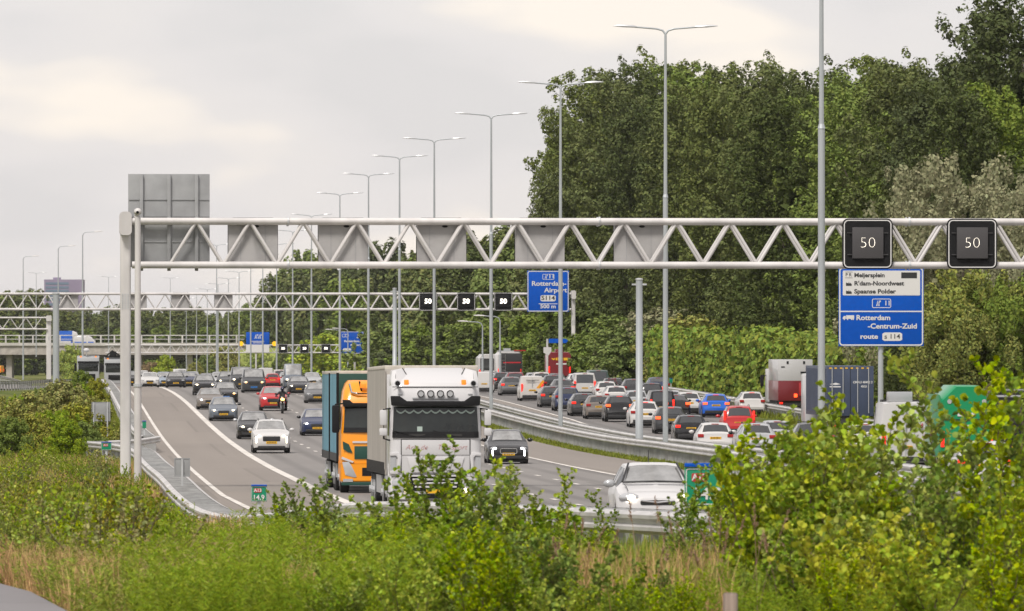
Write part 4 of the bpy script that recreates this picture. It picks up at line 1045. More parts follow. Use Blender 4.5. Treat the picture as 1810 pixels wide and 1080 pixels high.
# third and fourth lane
V_('suv', 912, 681, 'darkred', 'dark red crossover left of the white chevron van, farther away', True, Z=680)
V_('van', 1058, 690, 'darkgreen', 'dark green van with big rear window right of the white van', True, Z=660, sc=.97)
V_('suv', 1086, 690, 'black', 'dark car carrying bicycles on its back', True, Z=612, lights='on', sc=.98)
V_('suv', 1122, 698, 'darkgrey', 'dark crossover left of the thick median mast, far queue', True, Z=600)
V_('mpv', 1153, 706, 'black', 'dark estate with tall red lamps right of the thick mast', True, Z=570, lights='on', sc=.97)
V_('sedan', 1197, 713, 'black', 'black saloon with orange brake lamps near the far guard rail', True, Z=520, lights='br')
V_('hatch', 1266, 738, 'blue', 'bright blue hatchback beside the hedge', True, lights='br', third=True, sc=1.02)
V_('suv', 1330, 735, 'white', 'white crossover with red brake lamp right of the blue hatchback', True, third=True, sc=.95)
V_('hatch', 1020, 684, 'white', 'white car roof behind the grey hatchback, far queue', True, Z=690)
V_('suv', 958, 683, 'offwhite', 'pale car roof above the chevron van', True, Z=680)
V_('hatch', 945, 680, 'silver', 'silver car roof behind the chevron van', True, Z=715)
V_('sedan', 985, 682, 'darkgrey', 'dark car roof below the red van', True, Z=705)
V_('hatch', 880, 683, 'silver', 'silver hatchback roof behind the black crossover, far queue', True, Z=700)
V_('hatch', 846, 679, 'black', 'black car with red lamp at the edge of the truck trailer', True, Z=740, lights='on')
V_('sedan', 1165, 690, 'darkblue', 'dark blue car at the far guard rail in front of the trees', True, Z=640)
V_('suv', 1530, 800, 'white', 'white car left of the white high roof van, between leaves', True, Z=345, lights='on')
V_('estate', 1745, 862, 'white', 'white estate with yellow plate low behind the median rail', True, Z=236, lights='on')
tr = V_('bigvan', 1601, 805, 'white', 'white high roof van with roof box behind the bushes', True, Z=314, lights='on', sc=1.0)
V_('hatch', 1375, 800, 'silver', 'silver car hidden deep in the leaves right of the red estate', True, Z=392)
V_('suv', 1440, 812, 'darkgrey', 'dark crossover hidden behind the bushes below the container', True, Z=350)
# parts that belong to single vehicles
van1 = [o for o in bpy.data.objects if o.get('label', '').startswith('white delivery van with a yellow')][0]
CHEV = mat('yellow_chevron', (0.72, 0.30, 0.01), 0.5)
yb_ = -4.45/2 - .004
cvr = MB(); cvr.prism([(.30, .95), (.72, 1.50), (.86, 1.50), (.86, 1.38), (.52, .95), (.80, .56), (.68, .42)], yb_ + .035, yb_ + .055); cvr.build('chevron', CHEV, van1)
MB().box(-.45, .5, yb_ + .04, yb_ + .055, 1.50, 1.54).box(-.40, .2, yb_ + .04, yb_ + .055, 1.43, 1.455).build('lettering', TRIM, van1)
MB().box(-.02, .02, yb_ + .05, yb_ + .075, .5, 1.68).build('door_seam', PAINT['silver'], van1)
text('lettering', 'In', .22, SIGNRED, tr, -.62, -5.7/2 - .0, 1.62, bold=.008); text('lettering', 'ed', .22, SIGNRED, tr, .55, -5.7/2 - .0, 1.62, bold=.008)
MB().box(-.015, .015, -2.87, -2.80, .5, 2.4).build('door_seam', PAINT['silver'], tr)
MB().box(-.62, .30, -2.3, -1.2, 2.53, 2.92).build('roof_box', PAINT['silver'], tr, bevel=.03)
MB().box(-.70, .85, .2, .6, 2.53, 2.62).box(-.70, .85, 1.0, 1.2, 2.53, 2.62).build('roof_rack', TRIM, tr)
# antenna and driver-side details of the nearest car
b = MB()
b.tube([(-.66, .955, 1.085), (0, 1.0, 1.10), (.66, .955, 1.085)], .022, 6); b.tube([(-.67, .93, 1.09), (-.50, .27, 1.475)], .022, 6); b.tube([(.67, .93, 1.09), (.50, .27, 1.475)], .022, 6)
b.build('windscreen_seal', TRIM, karl)
for s in (-1, 1): MB().tube([(s*.60, 1.68, .90), (s*.62, 1.40, .99), (s*.64, 1.05, 1.045)], .008, 5).build('bonnet_seam', TRIM, karl)
MB().tube([(0, -.9, 1.48), (0, -1.0, 1.75)], .012, 6).build('antenna', TRIM, karl)
for s in (-1, 1): MB().box(.05*s if s > 0 else -.60, .60 if s > 0 else -.05, 1.02, 1.06, 1.075, 1.09).build('wiper', TRIM, karl)
MB().tube([(-.34, 1.866, .70), (0, 1.875, .66), (.34, 1.866, .70)], .022, 6).build('grille_bar', CHROME, karl)
ds3 = [o for o in bpy.data.objects if o.get('label', '').startswith('black hatchback with chrome grille')][0]
b = MB(); frame(b, -.37, .37, .43, .67, .08, .03, 2.035, 2.05); b.build('grille_surround', CHROME, ds3)
for s in (-1, 1): MB().box(s*.68-.03, s*.68+.03, 1.99, 2.035, .34, .60).build('daytime_lamp', HL_W, ds3)
suv1 = [o for o in bpy.data.objects if o.get('label', '').startswith('white crossover with yellow plate')][0]
for s in (-1, 1): MB().box(s*.74-.03, s*.74+.03, 2.10, 2.165, .50, .80).build('daytime_lamp', HL_ON, suv1)
# bicycles on the dark car
bk = [o for o in bpy.data.objects if o.get('label', '').startswith('dark car carrying bicycles')][0]
bic = empty('bicycle', bk.location + Vector((-.1, -2.35, .62)), ROT); tag(bic, 'pair of wheels and dark red frame of a bicycle carried on the dark car', 'bicycle')
for x in (-.5, .5):
    MB().tube([(x + .33*math.cos(a), 0, .33 + .33*math.sin(a)) for a in np.linspace(0, 6.283, 17)], .022, 5, False).build('wheel', TYRE, bic)
MB().tube([(-.5,0,.33),(-.2,0,.8),(.3,0,.82),(.5,0,.33)], .025, 6).tube([(-.2,0,.8),(0,0,.3),(.3,0,.82)], .025, 6).tube([(0,0,.3),(-.5,0,.33)], .02, 6).tube([(.3,0,.82),(.28,0,1.0),(.45,0,1.0)], .02, 6).box(-.30,-.1,-.05,.05,.9,.94).build('frame', PAINT['darkred'], bic)
# ------------------------------------------------------------------ lorries (front of each at y = 0, body behind at negative y)
TARP = mat('grey_beige_tarpaulin', (0.36, 0.335, 0.30), 0.65, var=0.10, vscale=0.9, stretch=(1, 0.6, 0.25))
TARPB = mat('blue_tarpaulin', (0.10, 0.27, 0.36), 0.6, var=0.16, vscale=0.8, stretch=(1, 0.8, 0.3))
DKGREEN = mat('dark_green_board', (0.006, 0.05, 0.035), 0.5)
CABW = mat('cab_white', (0.53, 0.525, 0.53), 0.3, coat=0.4)
CABY = mat('cab_yellow', (0.78, 0.275, 0.002), 0.3, coat=0.4)
CABGREY = mat('cab_light_grey', (0.40, 0.41, 0.42), 0.35, 0.2)
DARKGL = mat('truck_glass', (0.016, 0.019, 0.018), 0.06, ior=1.5, spec=0.5, var=.4, vscale=1.2)
PELMET = mat('scalloped_cloth', (0.36, 0.44, 0.40), 0.8)
ROOFT = mat('trailer_roof', (0.52, 0.48, 0.42), 0.7, var=0.1)
REDTXT = mat('red_lettering', (0.42, 0.075, 0.075), 0.5)
MUD = mat('grimy_black', (0.03, 0.029, 0.028), 0.8)
def truck_wheels(root, ys, h, r=0.5, w=0.3, dual=()):
    wp = None
    for i, y in enumerate(ys):
        for s in (-1, 1):
            if wp is None:
                wp = MB().tube([(-w/2,0,0),(-w/2+.03,0,0),(w/2-.03,0,0),(w/2,0,0)], [r-.05, r, r, r-.05], 22).build('wheel', TYRE, root, smooth=30)
                MB().tube([(w/2-.02,0,0),(w/2+.015,0,0)], r*.58, 16).tube([(w/2,0,0),(w/2+.07,0,0)], r*.22, 10).build('rim', CABGREY, wp); o = wp
            else: o = copy_tree(wp, root)
            o.location = (s*(h - w/2 - .02), y, r); o.rotation_euler = (0, 0, 0 if s > 0 else math.pi)
def sheet(mb, pts, y0, y1): mb.prism(pts, y0, y1)
def smooth_box(mb, x0, x1, y0, y1, z0, z1): mb.box(x0, x1, y0, y1, z0, z1)

def white_truck():
    T = empty('articulated_truck')
    tag(T, 'white articulated lorry with beige tarpaulin trailer and four roof spotlights', 'truck')
    hw = 1.25
    # cab shell: stations from floor to roof, rounded in plan; front leans back a little above the bumper
    def ring(z, w, yf, rb, yr=-2.2):
        p = []
        for a in range(0, 91, 15): p.append(Vector((w - rb + rb*math.sin(R(a)), yf - rb + rb*math.cos(R(a)), z)))
        p += [Vector((w, yr, z)), Vector((-w, yr, z))]
        for a in range(90, -1, -15): p.append(Vector((-w + rb - rb*math.sin(R(a)), yf - rb + rb*math.cos(R(a)), z)))
        return p
    MB().loft([ring(z, w, yf, rb) for z, w, yf, rb in ((.98, 1.235, -.02, .24), (1.10, 1.25, 0, .26), (1.95, 1.25, 0, .28), (2.02, 1.25, -.01, .28), (2.90, 1.22, -.14, .26), (3.10, 1.22, -.17, .26), (3.40, 1.20, -.24, .28), (3.52, 1.17, -.32, .30))]).build('cab', CABW, T, smooth=35)
    # bumper unit
    MB().loft([ring(z, w, yf, rb, -.55) for z, w, yf, rb in ((.30, 1.20, -.06, .25), (.36, 1.245, .04, .28), (.95, 1.25, .045, .28), (.98, 1.245, .02, .28))]).build('bumper', CABW, T, smooth=35)
    MB().box(-1.05, 1.05, -.5, -.06, .18, .32).build('front_spoiler', MUD, T)
    # windscreen, wraps the corners a little
    def pane(z, w, y): return [Vector((-w, y-.05, z)), Vector((-w*.90, y+.01, z)), Vector((0, y+.035, z)), Vector((w*.90, y+.01, z)), Vector((w, y-.05, z))]
    lo, up = pane(2.03, 1.17, .005), pane(2.87, 1.13, -.13)
    def thick(lo, up, d=.02): return [lo + [p - Vector((0, d, 0)) for p in lo[::-1]], up + [p - Vector((0, d, 0)) for p in up[::-1]]]
    MB().loft(thick(lo, up)).build('windscreen', DARKGL, T, smooth=40)
    d = Vector((0, .012, 0))
    MB().loft(thick([p + d for p in pane(2.025, 1.175, .006)], [p + d for p in pane(2.19, 1.17, -.02)], .01)).build('dashboard_band', BLACK, T)
    for x in (-.55, .55): MB().tube([(x, .035, 2.06), (x + .3, .022, 2.14), (x + .62, .01, 2.22)], .012, 5).build('wiper', BLACK, T)
    for x in (-.5, .5): MB().box(x-.22, x+.22, .02, .035, 2.07, 2.13).build('cowl_vent', MUD, T)
    # scalloped pelmet behind the top of the glass
    b = MB(); n = 9
    pts = [(-1.06, 2.85)] ; k = []
    for i in range(n):
        x0 = -1.06 + 2.12*i/n; x1 = -1.06 + 2.12*(i+1)/n
        o = [(x0 + (x1-x0)*t, 2.745 - .07*math.sin(math.pi*t)) for t in np.linspace(0, 1, 6)]
        q = [(x1 - (x1-x0)*t, 2.79 - .07*math.sin(math.pi*t)) for t in np.linspace(0, 1, 6)]
        b.prism(o + q, -.072, -.064)
    b.build('pelmet', PELMET, T)
    MB().box(.36, .50, -.005, .012, 2.20, 2.33).build('windscreen_card', PELMET, T)
    # sun visor with raised white centre
    MB().prism([(-1.22, 3.16), (-.98, 3.16), (-.78, 3.02), (.78, 3.02), (.98, 3.16), (1.22, 3.16), (1.20, 2.90), (.75, 2.88), (-.75, 2.88), (-1.20, 2.90)], -.18, .10).build('sun_visor', BLACK, T, bevel=.03)
    # roof fairing: two cheeks and a sloping middle
    fm = MB(); fm.add([Vector(p) for p in ((-.95,-.42,3.50),(.95,-.42,3.50),(.78,-1.35,3.93),(-.78,-1.35,3.93),(-.95,-.42,3.40),(.95,-.42,3.40),(.9,-2.0,3.40),(-.9,-2.0,3.40),(-.78,-2.0,3.93),(.78,-2.0,3.93))],
        [(0,1,2,3),(4,7,6,5),(0,4,5,1),(3,2,9,8),(8,9,6,7),(0,3,8,7,4),(1,5,6,9,2)]); fm.build('roof_fairing', CABW, T, smooth=30, bevel=.03)
    for s in (-1, 1):
        b = MB(); b.loft([[Vector((s*x, y, z)) for x, y, z in q] for q in (((1.19,-.50,3.42),(1.0,-.42,3.42),(.62,-.55,3.42),(.62,-2.1,3.42),(1.19,-2.1,3.42)), ((1.19,-.62,3.62),(1.05,-.52,3.62),(.72,-.85,3.66),(.72,-2.1,3.66),(1.19,-2.1,3.62)), ((1.15,-.85,3.84),(1.04,-.80,3.86),(.86,-1.15,3.92),(.86,-2.1,3.92),(1.15,-2.1,3.86)))]); b.build('wind_deflector', CABW, T, smooth=30, bevel=.03)
        hn = MB(); hn.tube([(s*1.03, -.30, 3.50), (s*1.03, -.12, 3.50), (s*1.03, -.02, 3.50)], [.03, .05, .085], 12); hn.build('air_horn', CABGREY, T, smooth=40)
        MB().tube([(s*1.03, -.019, 3.50), (s*1.03, -.012, 3.50)], .065, 12).build('horn_mouth', BLACK, T)
        MB().box(s*.78-.065, s*.78+.065, -.42, -.28, 3.44, 3.60).build('beacon', AMBER, T, bevel=.02)
        MB().box(s*.95-.06, s*.95+.06, -.20, -.165, 3.19, 3.23).build('marker_lamp', HL_OFF, T, bevel=.01)
    for x in (-.40, -.135, .13, .395):
        MB().tube([(x, -.30, 3.22), (x, -.12, 3.22), (x, -.09, 3.22)], [.07, .10, .10], 14).build('spotlight_housing', CHROME, T, smooth=40)
        MB().tube([(x, -.089, 3.22), (x, -.075, 3.22)], .085, 14).build('spotlight', HL_OFF, T)
    MB().box(-.62, .62, -.16, -.11, 3.085, 3.115).build('lamp_bar', CABGREY, T)
    sm = [([(-1.16, -.245, 3.405), (-.9, -.225, 3.405), (.9, -.225, 3.405), (1.16, -.245, 3.405)], .011), ([(-1.2, .03, .965), (1.2, .03, .965)], .010), ([(-.93, .01, 1.985), (.93, .01, 1.985)], .010)]
    for s in (-1, 1): sm += [([(s*.60, -.56, 3.44), (s*.70, -.86, 3.66), (s*.85, -1.16, 3.92)], .012), ([(s*.935, .012, 1.06), (s*.935, .012, 1.98)], .010), ([(s*.98, -.44, 3.43), (s*1.06, -.55, 3.63), (s*1.05, -.82, 3.85)], .010)]
    for pt_, w_ in sm: MB().tube(pt_, w_, 5).build('panel_seam', MUD, T)
    for x in (-.40, -.135, .13, .395):
        q_ = MB(); q_.tube([(x + .088*math.cos(a), -.072, 3.22 + .088*math.sin(a)) for a in np.linspace(0, 6.283, 15)], .014, 5, False); q_.build('spotlight_ring', MUD, T)
    MB().box(-.30, .34, -.125, -.112, 2.30, 2.34).build('cab_shelf', MUD, T)
    # front panel, inlet, deflectors
    MB().box(-.92, .92, .0, .018, 1.56, 1.97).build('upper_flap', CABW, T, bevel=.012)
    MB().prism([(-.78, 1.50), (.78, 1.50), (.66, 1.08), (-.66, 1.08)], .003, .035).build('grille_panel', CABW, T, bevel=.03)
    MB().prism([(-.34, 1.42), (.34, 1.42), (.26, 1.22), (.10, 1.27), (-.10, 1.27), (-.26, 1.22)], .036, .05).build('air_intake', MUD, T)
    MB().prism([(-.28, 1.385), (.28, 1.385), (.22, 1.33), (-.22, 1.33)], .051, .06).build('emblem_bar', CABW, T)
    text('lettering', 'Arie de', .20, REDTXT, T, -.52, -.022, 1.765, shear=.32, bold=-.006, flip=False)
    for o in KIDS[T.name][-1:]:   # turn lettering to the front (viewer looks towards -y of the lorry)
        for v in o.data.vertices: v.co = (-v.co.x, -v.co.y, v.co.z)
    text('lettering', 'Transport', .20, REDTXT, T, .44, -.022, 1.765, shear=.32, bold=-.006)
    for o in KIDS[T.name][-1:]:
        for v in o.data.vertices: v.co = (-v.co.x, -v.co.y, v.co.z)
    for s in (-1, 1):
        MB().prism([(s*1.235, 1.62), (s*1.0, 1.64), (s*.93, 1.55), (s*.96, 1.12), (s*1.05, 1.03), (s*1.235, 1.05), (s*1.235, 1.14), (s*1.08, 1.15), (s*1.03, 1.22), (s*1.03, 1.48), (s*1.08, 1.54), (s*1.235, 1.53)], -.25, .045).build('corner_deflector', CABW, T, bevel=.015)
        MB().prism([(s*1.08, 1.15), (s*1.225, 1.15), (s*1.225, 1.52), (s*1.08, 1.52)], -.2, .012).build('deflector_recess', CABGREY, T)
        MB().prism([(s*1.19, .86), (s*.80, .90), (s*.72, .62), (s*.86, .55), (s*1.16, .60)], -.10, .062).build('headlight', HL_OFF, T, bevel=.02)
        MB().ell((s*.80, .06, .60), (.075, .04, .055)).build('running_lamp', HL_ON, T)
        # mirrors
        for z0, z1, w in ((2.36, 2.78, .19), (2.08, 2.29, .21)):
            MB().box(s*1.42 - w/2, s*1.42 + w/2, -.20, .02, z0, z1).build('mirror', CABW, T, bevel=.05)
        MB().tube([(s*1.22, -.25, 2.82), (s*1.40, -.12, 2.80), (s*1.40, -.12, 2.0), (s*1.22, -.22, 1.95)], .028, 6).build('mirror_arm', BLACK, T, smooth=50)
        # side window, door line
        MB().prism([(-.32, 2.08), (-.42, 2.80), (-1.25, 2.80), (-1.30, 2.08)], s*1.243 if s > 0 else -1.256, s*1.256 if s > 0 else -1.243, 'x').build('side_window', DARKGL, T)
        MB().box(s*1.252 if s > 0 else -1.258, s*1.258 if s > 0 else -1.252, -1.36, -1.34, 1.0, 2.85).build('door_seam', CABGREY, T)
        MB().prism([(-.55, .42), (-.55, 1.0), (-.62, 1.18), (-.85, 1.32), (-1.55, 1.32), (-1.95, 1.15), (-1.95, .98), (-1.80, 1.08), (-1.40, 1.18), (-.95, 1.15), (-.75, 1.0), (-.72, .42)], s*1.0 if s > 0 else -1.262, s*1.262 if s > 0 else -1.0, 'x').build('wheel_arch', CABW, T)
        MB().box(s*1.0 if s > 0 else -1.24, s*1.24 if s > 0 else -1.0, -3.9, -2.25, .45, 1.0).build('fuel_tank', CABGREY, T, bevel=.06)
        MB().box(s*1.10 if s > 0 else -1.24, s*1.24 if s > 0 else -1.10, -2.25, -2.05, 1.0, 3.75).build('side_fairing', CABW, T, bevel=.03)
    for i, z in enumerate((1.0, .90, .80, .70)):
        MB().box(-.66 + .03*i, .66 - .03*i, .02, .075, z - .03, z + .02).build('grille_slat', CABW, T, bevel=.008)
    MB().box(-.70, .70, .0, .052, .58, 1.03).build('grille', BLACK, T)
    MB().box(-.60, .60, .046, .07, .38, .50).build('lower_intake', BLACK, T)
    MB().box(-.26, .26, .07, .085, .52, .63).build('number_plate', PLATE, T)
    MB().box(-1.05, 1.05, -6.2, -.4, .55, .95).build('chassis', MUD, T)
    truck_wheels(T, (-1.4, -5.0, -8.9-2.4, -10.2-2.4, -11.5-2.4), 1.25)
    # trailer
    y0, y1, tw = -2.62, -16.2, 1.275
    MB().box(-tw+.01, tw-.01, y1+.02, y0-.02, 1.12, 3.90).build('trailer_box', TARP, T)
    for s in (-1, 1):
        b = MB()
        for i, yy in enumerate(np.arange(y1 + .05, y0 - .1, .62)):
            b.loft([[Vector((s*(tw-.012), yy, z)), Vector((s*(tw+.012), yy+.31, z)), Vector((s*(tw-.012), yy+.62, z)), Vector((s*(tw-.05), yy+.31, z))] for z in (1.16, 3.86)])
        b.build('curtain', TARP, T, smooth=60)
        b = MB()
        for yy in np.arange(y1 + .2, y0, .42): b.box(s*(tw+.002) if s > 0 else -tw-.026, s*tw+.026 if s > 0 else -tw-.002, yy-.03, yy+.03, 1.0, 1.34)
        b.build('curtain_straps', MUD, T)
        MB().box(s*1.20 if s > 0 else -tw-.004, tw+.004 if s > 0 else -1.20, y1, y0, 1.0, 1.115).build('side_rail', MUD, T)
        MB().box(s*1.17 if s > 0 else -1.22, 1.22 if s > 0 else -1.17, -10.5, -6.6, .45, .95).build('side_guard', CABGREY, T)
    MB().box(-tw-.006, tw+.006, y1-.01, y0+.01, 3.90, 4.0).build('trailer_roof', ROOFT, T, bevel=.02)
    MB().box(-tw-.003, tw+.003, y0-.02, y0+.06, 1.0, 3.905).build('headboard', TARP, T, bevel=.015)
    MB().box(-.5, .5, y1, -7.0, .80, 1.11).build('trailer_chassis', MUD, T)
    return T
def place_truck(T, x, Z, away=False):
    u = u_of(x, Z); p = P(u, Z)
    back = P(u, Z + 15); pit = math.atan2(back.z - p.z, 15)
    T.location = (p.x, p.y, p.z + .004)
    T.rotation_euler = (-pit, 0, ROT + math.pi)
place_truck(white_truck(), 770, 222.5)

def yellow_truck():
    T = empty('drawbar_truck')
    tag(T, 'yellow cabbed lorry with two pale blue curtain boxes behind the white one', 'truck')
    def ring(z, w, yf, rb, yr=-2.2):
        p = []
        for a in range(0, 91, 15): p.append(Vector((w - rb + rb*math.sin(R(a)), yf - rb + rb*math.cos(R(a)), z)))
        p += [Vector((w, yr, z)), Vector((-w, yr, z))]
        for a in range(90, -1, -15): p.append(Vector((-w + rb - rb*math.sin(R(a)), yf - rb + rb*math.cos(R(a)), z)))
        return p
    MB().loft([ring(z, w, yf, rb) for z, w, yf, rb in ((.95, 1.24, 0, .22), (1.9, 1.24, 0, .25), (2.0, 1.24, -.02, .25), (2.95, 1.18, -.30, .26), (3.3, 1.14, -.48, .28), (3.55, 1.05, -.75, .3), (3.66, .95, -1.0, .3))]).build('cab', CABY, T, smooth=35)
    MB().loft([ring(z, w, yf, rb, -.5) for z, w, yf, rb in ((.32, 1.20, -.02, .22), (.40, 1.25, .05, .25), (.94, 1.25, .05, .25))]).build('bumper', CABY, T, smooth=35)
    def pane(z, w, y): return [Vector((-w, y-.05, z)), Vector((-w*.90, y+.01, z)), Vector((0, y+.035, z)), Vector((w*.90, y+.01, z)), Vector((w, y-.05, z))]
    lo, up = pane(1.98, 1.15, .0), pane(2.80, 1.10, -.24)
    MB().loft([lo + [p - Vector((0, .02, 0)) for p in lo[::-1]], up + [p - Vector((0, .02, 0)) for p in up[::-1]]]).build('windscreen', DARKGL, T, smooth=40)
    lo, up = pane(1.96, 1.16, .018), pane(2.12, 1.14, -.025)
    MB().loft([lo + [p - Vector((0, .02, 0)) for p in lo[::-1]], up + [p - Vector((0, .02, 0)) for p in up[::-1]]]).build('dashboard_band', BLACK, T)
    MB().prism([(-1.18, 3.02), (-.95, 3.02), (-.85, 2.92), (.85, 2.92), (.95, 3.02), (1.18, 3.02), (1.15, 2.80), (-1.15, 2.80)], -.33, -.10).build('sun_visor', BLACK, T, bevel=.02)
    MB().tube([(-.95,-.42,3.55),(-.88,-.38,3.26),(-.70,-.34,3.22),(.70,-.34,3.22),(.88,-.38,3.26),(.95,-.42,3.55)], .035, 8).build('lamp_bar', CHROME, T, smooth=50)
    for x in (-.5, .5): MB().box(x-.1, x+.1, -.50, -.36, 3.40, 3.56).build('beacon', AMBER, T, bevel=.03)
    for s in (-1, 1):
        MB().tube([(s*.55, -.5, 3.30), (s*.62, -.55, 3.62)], .03, 6).build('horn', BLACK, T)
        MB().prism([(s*1.20, 1.0), (s*.98, 1.02), (s*.90, .90), (s*.72, .52), (s*.80, .50), (s*1.10, .58)], -.1, .07).build('headlight', HL_OFF, T, bevel=.02)
        MB().prism([(s*1.22, 1.10), (s*.86, .98), (s*.82, 1.02), (s*1.20, 1.18)], -.1, .075).build('light_strip', CABW, T)
        MB().prism([(s*1.18, 1.68), (s*.98, 1.58), (s*.86, 1.30), (s*1.0, 1.32), (s*1.16, 1.42)], .0, .028).build('green_panel', DKGREEN, T)
        MB().box(s*1.05-.2, s*1.05+.12, .05, .075, .36, .46).build('fog_lamp', HL_OFF, T)
        MB().box(s*1.42-.14, s*1.42+.10, -.3, -.06, 1.95, 2.85).build('mirror', BLACK, T, bevel=.06)
        MB().tube([(s*1.15, -.4, 2.9), (s*1.4, -.18, 2.88), (s*1.42, -.18, 2.0)], .03, 6).build('mirror_arm', BLACK, T)
        MB().prism([(-.34, 2.05), (-.60, 2.80), (-1.35, 2.80), (-1.40, 2.05)], s*1.225 if s > 0 else -1.246, s*1.246 if s > 0 else -1.225, 'x').build('side_window', DARKGL, T)
        MB().prism([(-.55, .4), (-.55, 1.0), (-.75, 1.2), (-1.75, 1.2), (-1.95, 1.0), (-1.95, .4), (-1.8, .4), (-1.7, 1.05), (-.9, 1.05), (-.7, .4)], s*1.0 if s > 0 else -1.26, s*1.26 if s > 0 else -1.0, 'x').build('wheel_arch', CABY, T)
    MB().box(-.80, .80, .0, .03, 1.10, 1.52).build('grille', DKGREEN, T, bevel=.02)
    MB().box(-.86, .86, .0, .035, 1.62, 1.68).build('emblem_bar', CABW, T)
    MB().box(-.55, .55, .03, .056, .55, .82).build('lower_intake', BLACK, T)
    MB().box(-1.22, 1.22, .03, .06, .25, .36).build('front_skirt', DKGREEN, T, bevel=.02)
    MB().box(-.26, .26, .06, .075, .42, .53).build('number_plate', PLATE, T)
    for i, (y0, y1) in enumerate(((-2.5, -9.8), (-10.6, -18.6))):
        tw = 1.275
        MB().box(-tw, tw, y1, y0, 1.05, 3.86).build('cargo_box', TARPB, T)
        MB().box(-tw-.01, tw+.01, y1-.01, y0+.01, 3.86, 3.97).build('box_roof', ROOFT, T, bevel=.02)
        MB().box(-tw-.006, tw+.006, y0-.01, y0+.06, 1.0, 3.87).build('headboard', DKGREEN if i == 0 else ROOFT, T, bevel=.01)
        for s in (-1, 1):
            b = MB()
            for yy in np.arange(y1 + .02, y0 - .5, .60): b.loft([[Vector((s*(tw-.004), yy, z)), Vector((s*(tw+.014), yy+.30, z)), Vector((s*(tw-.004), yy+.60, z)), Vector((s*(tw-.05), yy+.30, z))] for z in (1.30, 3.84)])
            b.build('curtain', TARPB, T, smooth=60)
            MB().box(s*1.2 if s > 0 else -tw-.02, tw+.02 if s > 0 else -1.2, y1, y0, 1.0, 1.26).build('side_rail', MUD, T)
            MB().box(s*(tw-.05) if s > 0 else -tw-.03, tw+.03 if s > 0 else -tw+.05, y0-.06, y0+.07, 1.0, 3.9).build('corner_post', BLACK, T)
            MB().box(s*1.15 if s > 0 else -1.22, 1.22 if s > 0 else -1.15, y1+1, y0-2.5, .45, .9).build('side_guard', CABGREY, T)
        MB().box(-.5, .5, y1, y0, .6, 1.04).build('chassis', MUD, T)
    MB().tube([(0, -9.8, .7), (0, -10.6, .7)], .08, 8).build('drawbar', MUD, T)
    truck_wheels(T, (-1.4, -6.2, -7.5, -13.9, -15.3), 1.25)
    return T
place_truck(yellow_truck(), 670, 266)

# ---- lorries seen from behind in the queue (rear at y = 0, body ahead)
def place_away(T, x, Z, yaw=0.0, drop=0):
    u = u_of(x, Z); p = P(u, Z); T.location = (p.x, p.y, p.z + drop); T.rotation_euler = (0, 0, ROT + yaw)
CONT = mat('container_blue', (0.035, 0.05, 0.09), 0.5, var=0.15, vscale=1.0)
CONTS = mat('container_lettering', (0.6, 0.6, 0.6), 0.5)
def container_truck():
    T = empty('container_truck'); tag(T, 'lorry carrying a dark blue shipping container beside the hedge', 'truck')
    MB().box(-1.22, 1.22, 0, 12.2, 1.35, 3.94).build('container', CONT, T, bevel=.02)
    for s in (-1, 1):
        b = MB()
        for y in np.arange(.4, 11.8, .28): b.box(s*1.221 if s > 0 else -1.25, 1.25 if s > 0 else -1.221, y, y+.14, 1.55, 3.8)
        b.build('corrugation', CONT, T)
    for x in (-.95, -.38, .38, .95):
        MB().tube([(x, -.05, 1.5), (x, -.05, 3.86)], .025, 6).build('locking_bar', CABGREY, T)
    MB().box(-.01, .01, -.02, -.002, 1.42, 3.88).build('door_seam', BLACK, T)
    b = MB()
    for i in range(8): b.box(-1.1 + i*.28, -.98 + i*.28, -.012, -.002, 3.80, 3.87)
    b.build('warning_stripe', PLATE, T)
    text('lettering', 'CMAU 40492 2', .16, CONTS, T, .65, -.012, 3.1, bold=.004); text('lettering', '45G1', .15, CONTS, T, .72, -.012, 2.88, bold=.004)
    MB().prism([(-1.1, 3.0), (-.75, 3.08), (-.5, 3.0), (-.75, 2.96)], -.012, -.002).box(-1.08, -.5, -.012, -.002, 2.84, 2.90).build('logo', CONTS, T)
    MB().box(-.5, .5, .1, 14, .9, 1.34).build('chassis', MUD, T); MB().box(-1.2, 1.2, .05, .2, .55, .75).build('bumper', MUD, T)
    for s in (-1, 1): MB().box(s*.9-.2, s*.9+.2, .0, .06, .8, .95).build('tail_light', TL_ON, T)
    MB().box(-1.22, 1.22, 13.0, 15.2, .9, 3.5).build('cab', CABW, T, bevel=.12)
    truck_wheels(T, (1.6, 2.9, 4.2, 11.6, 14.2), 1.22)
    return T
place_away(container_truck(), 1503, 426)
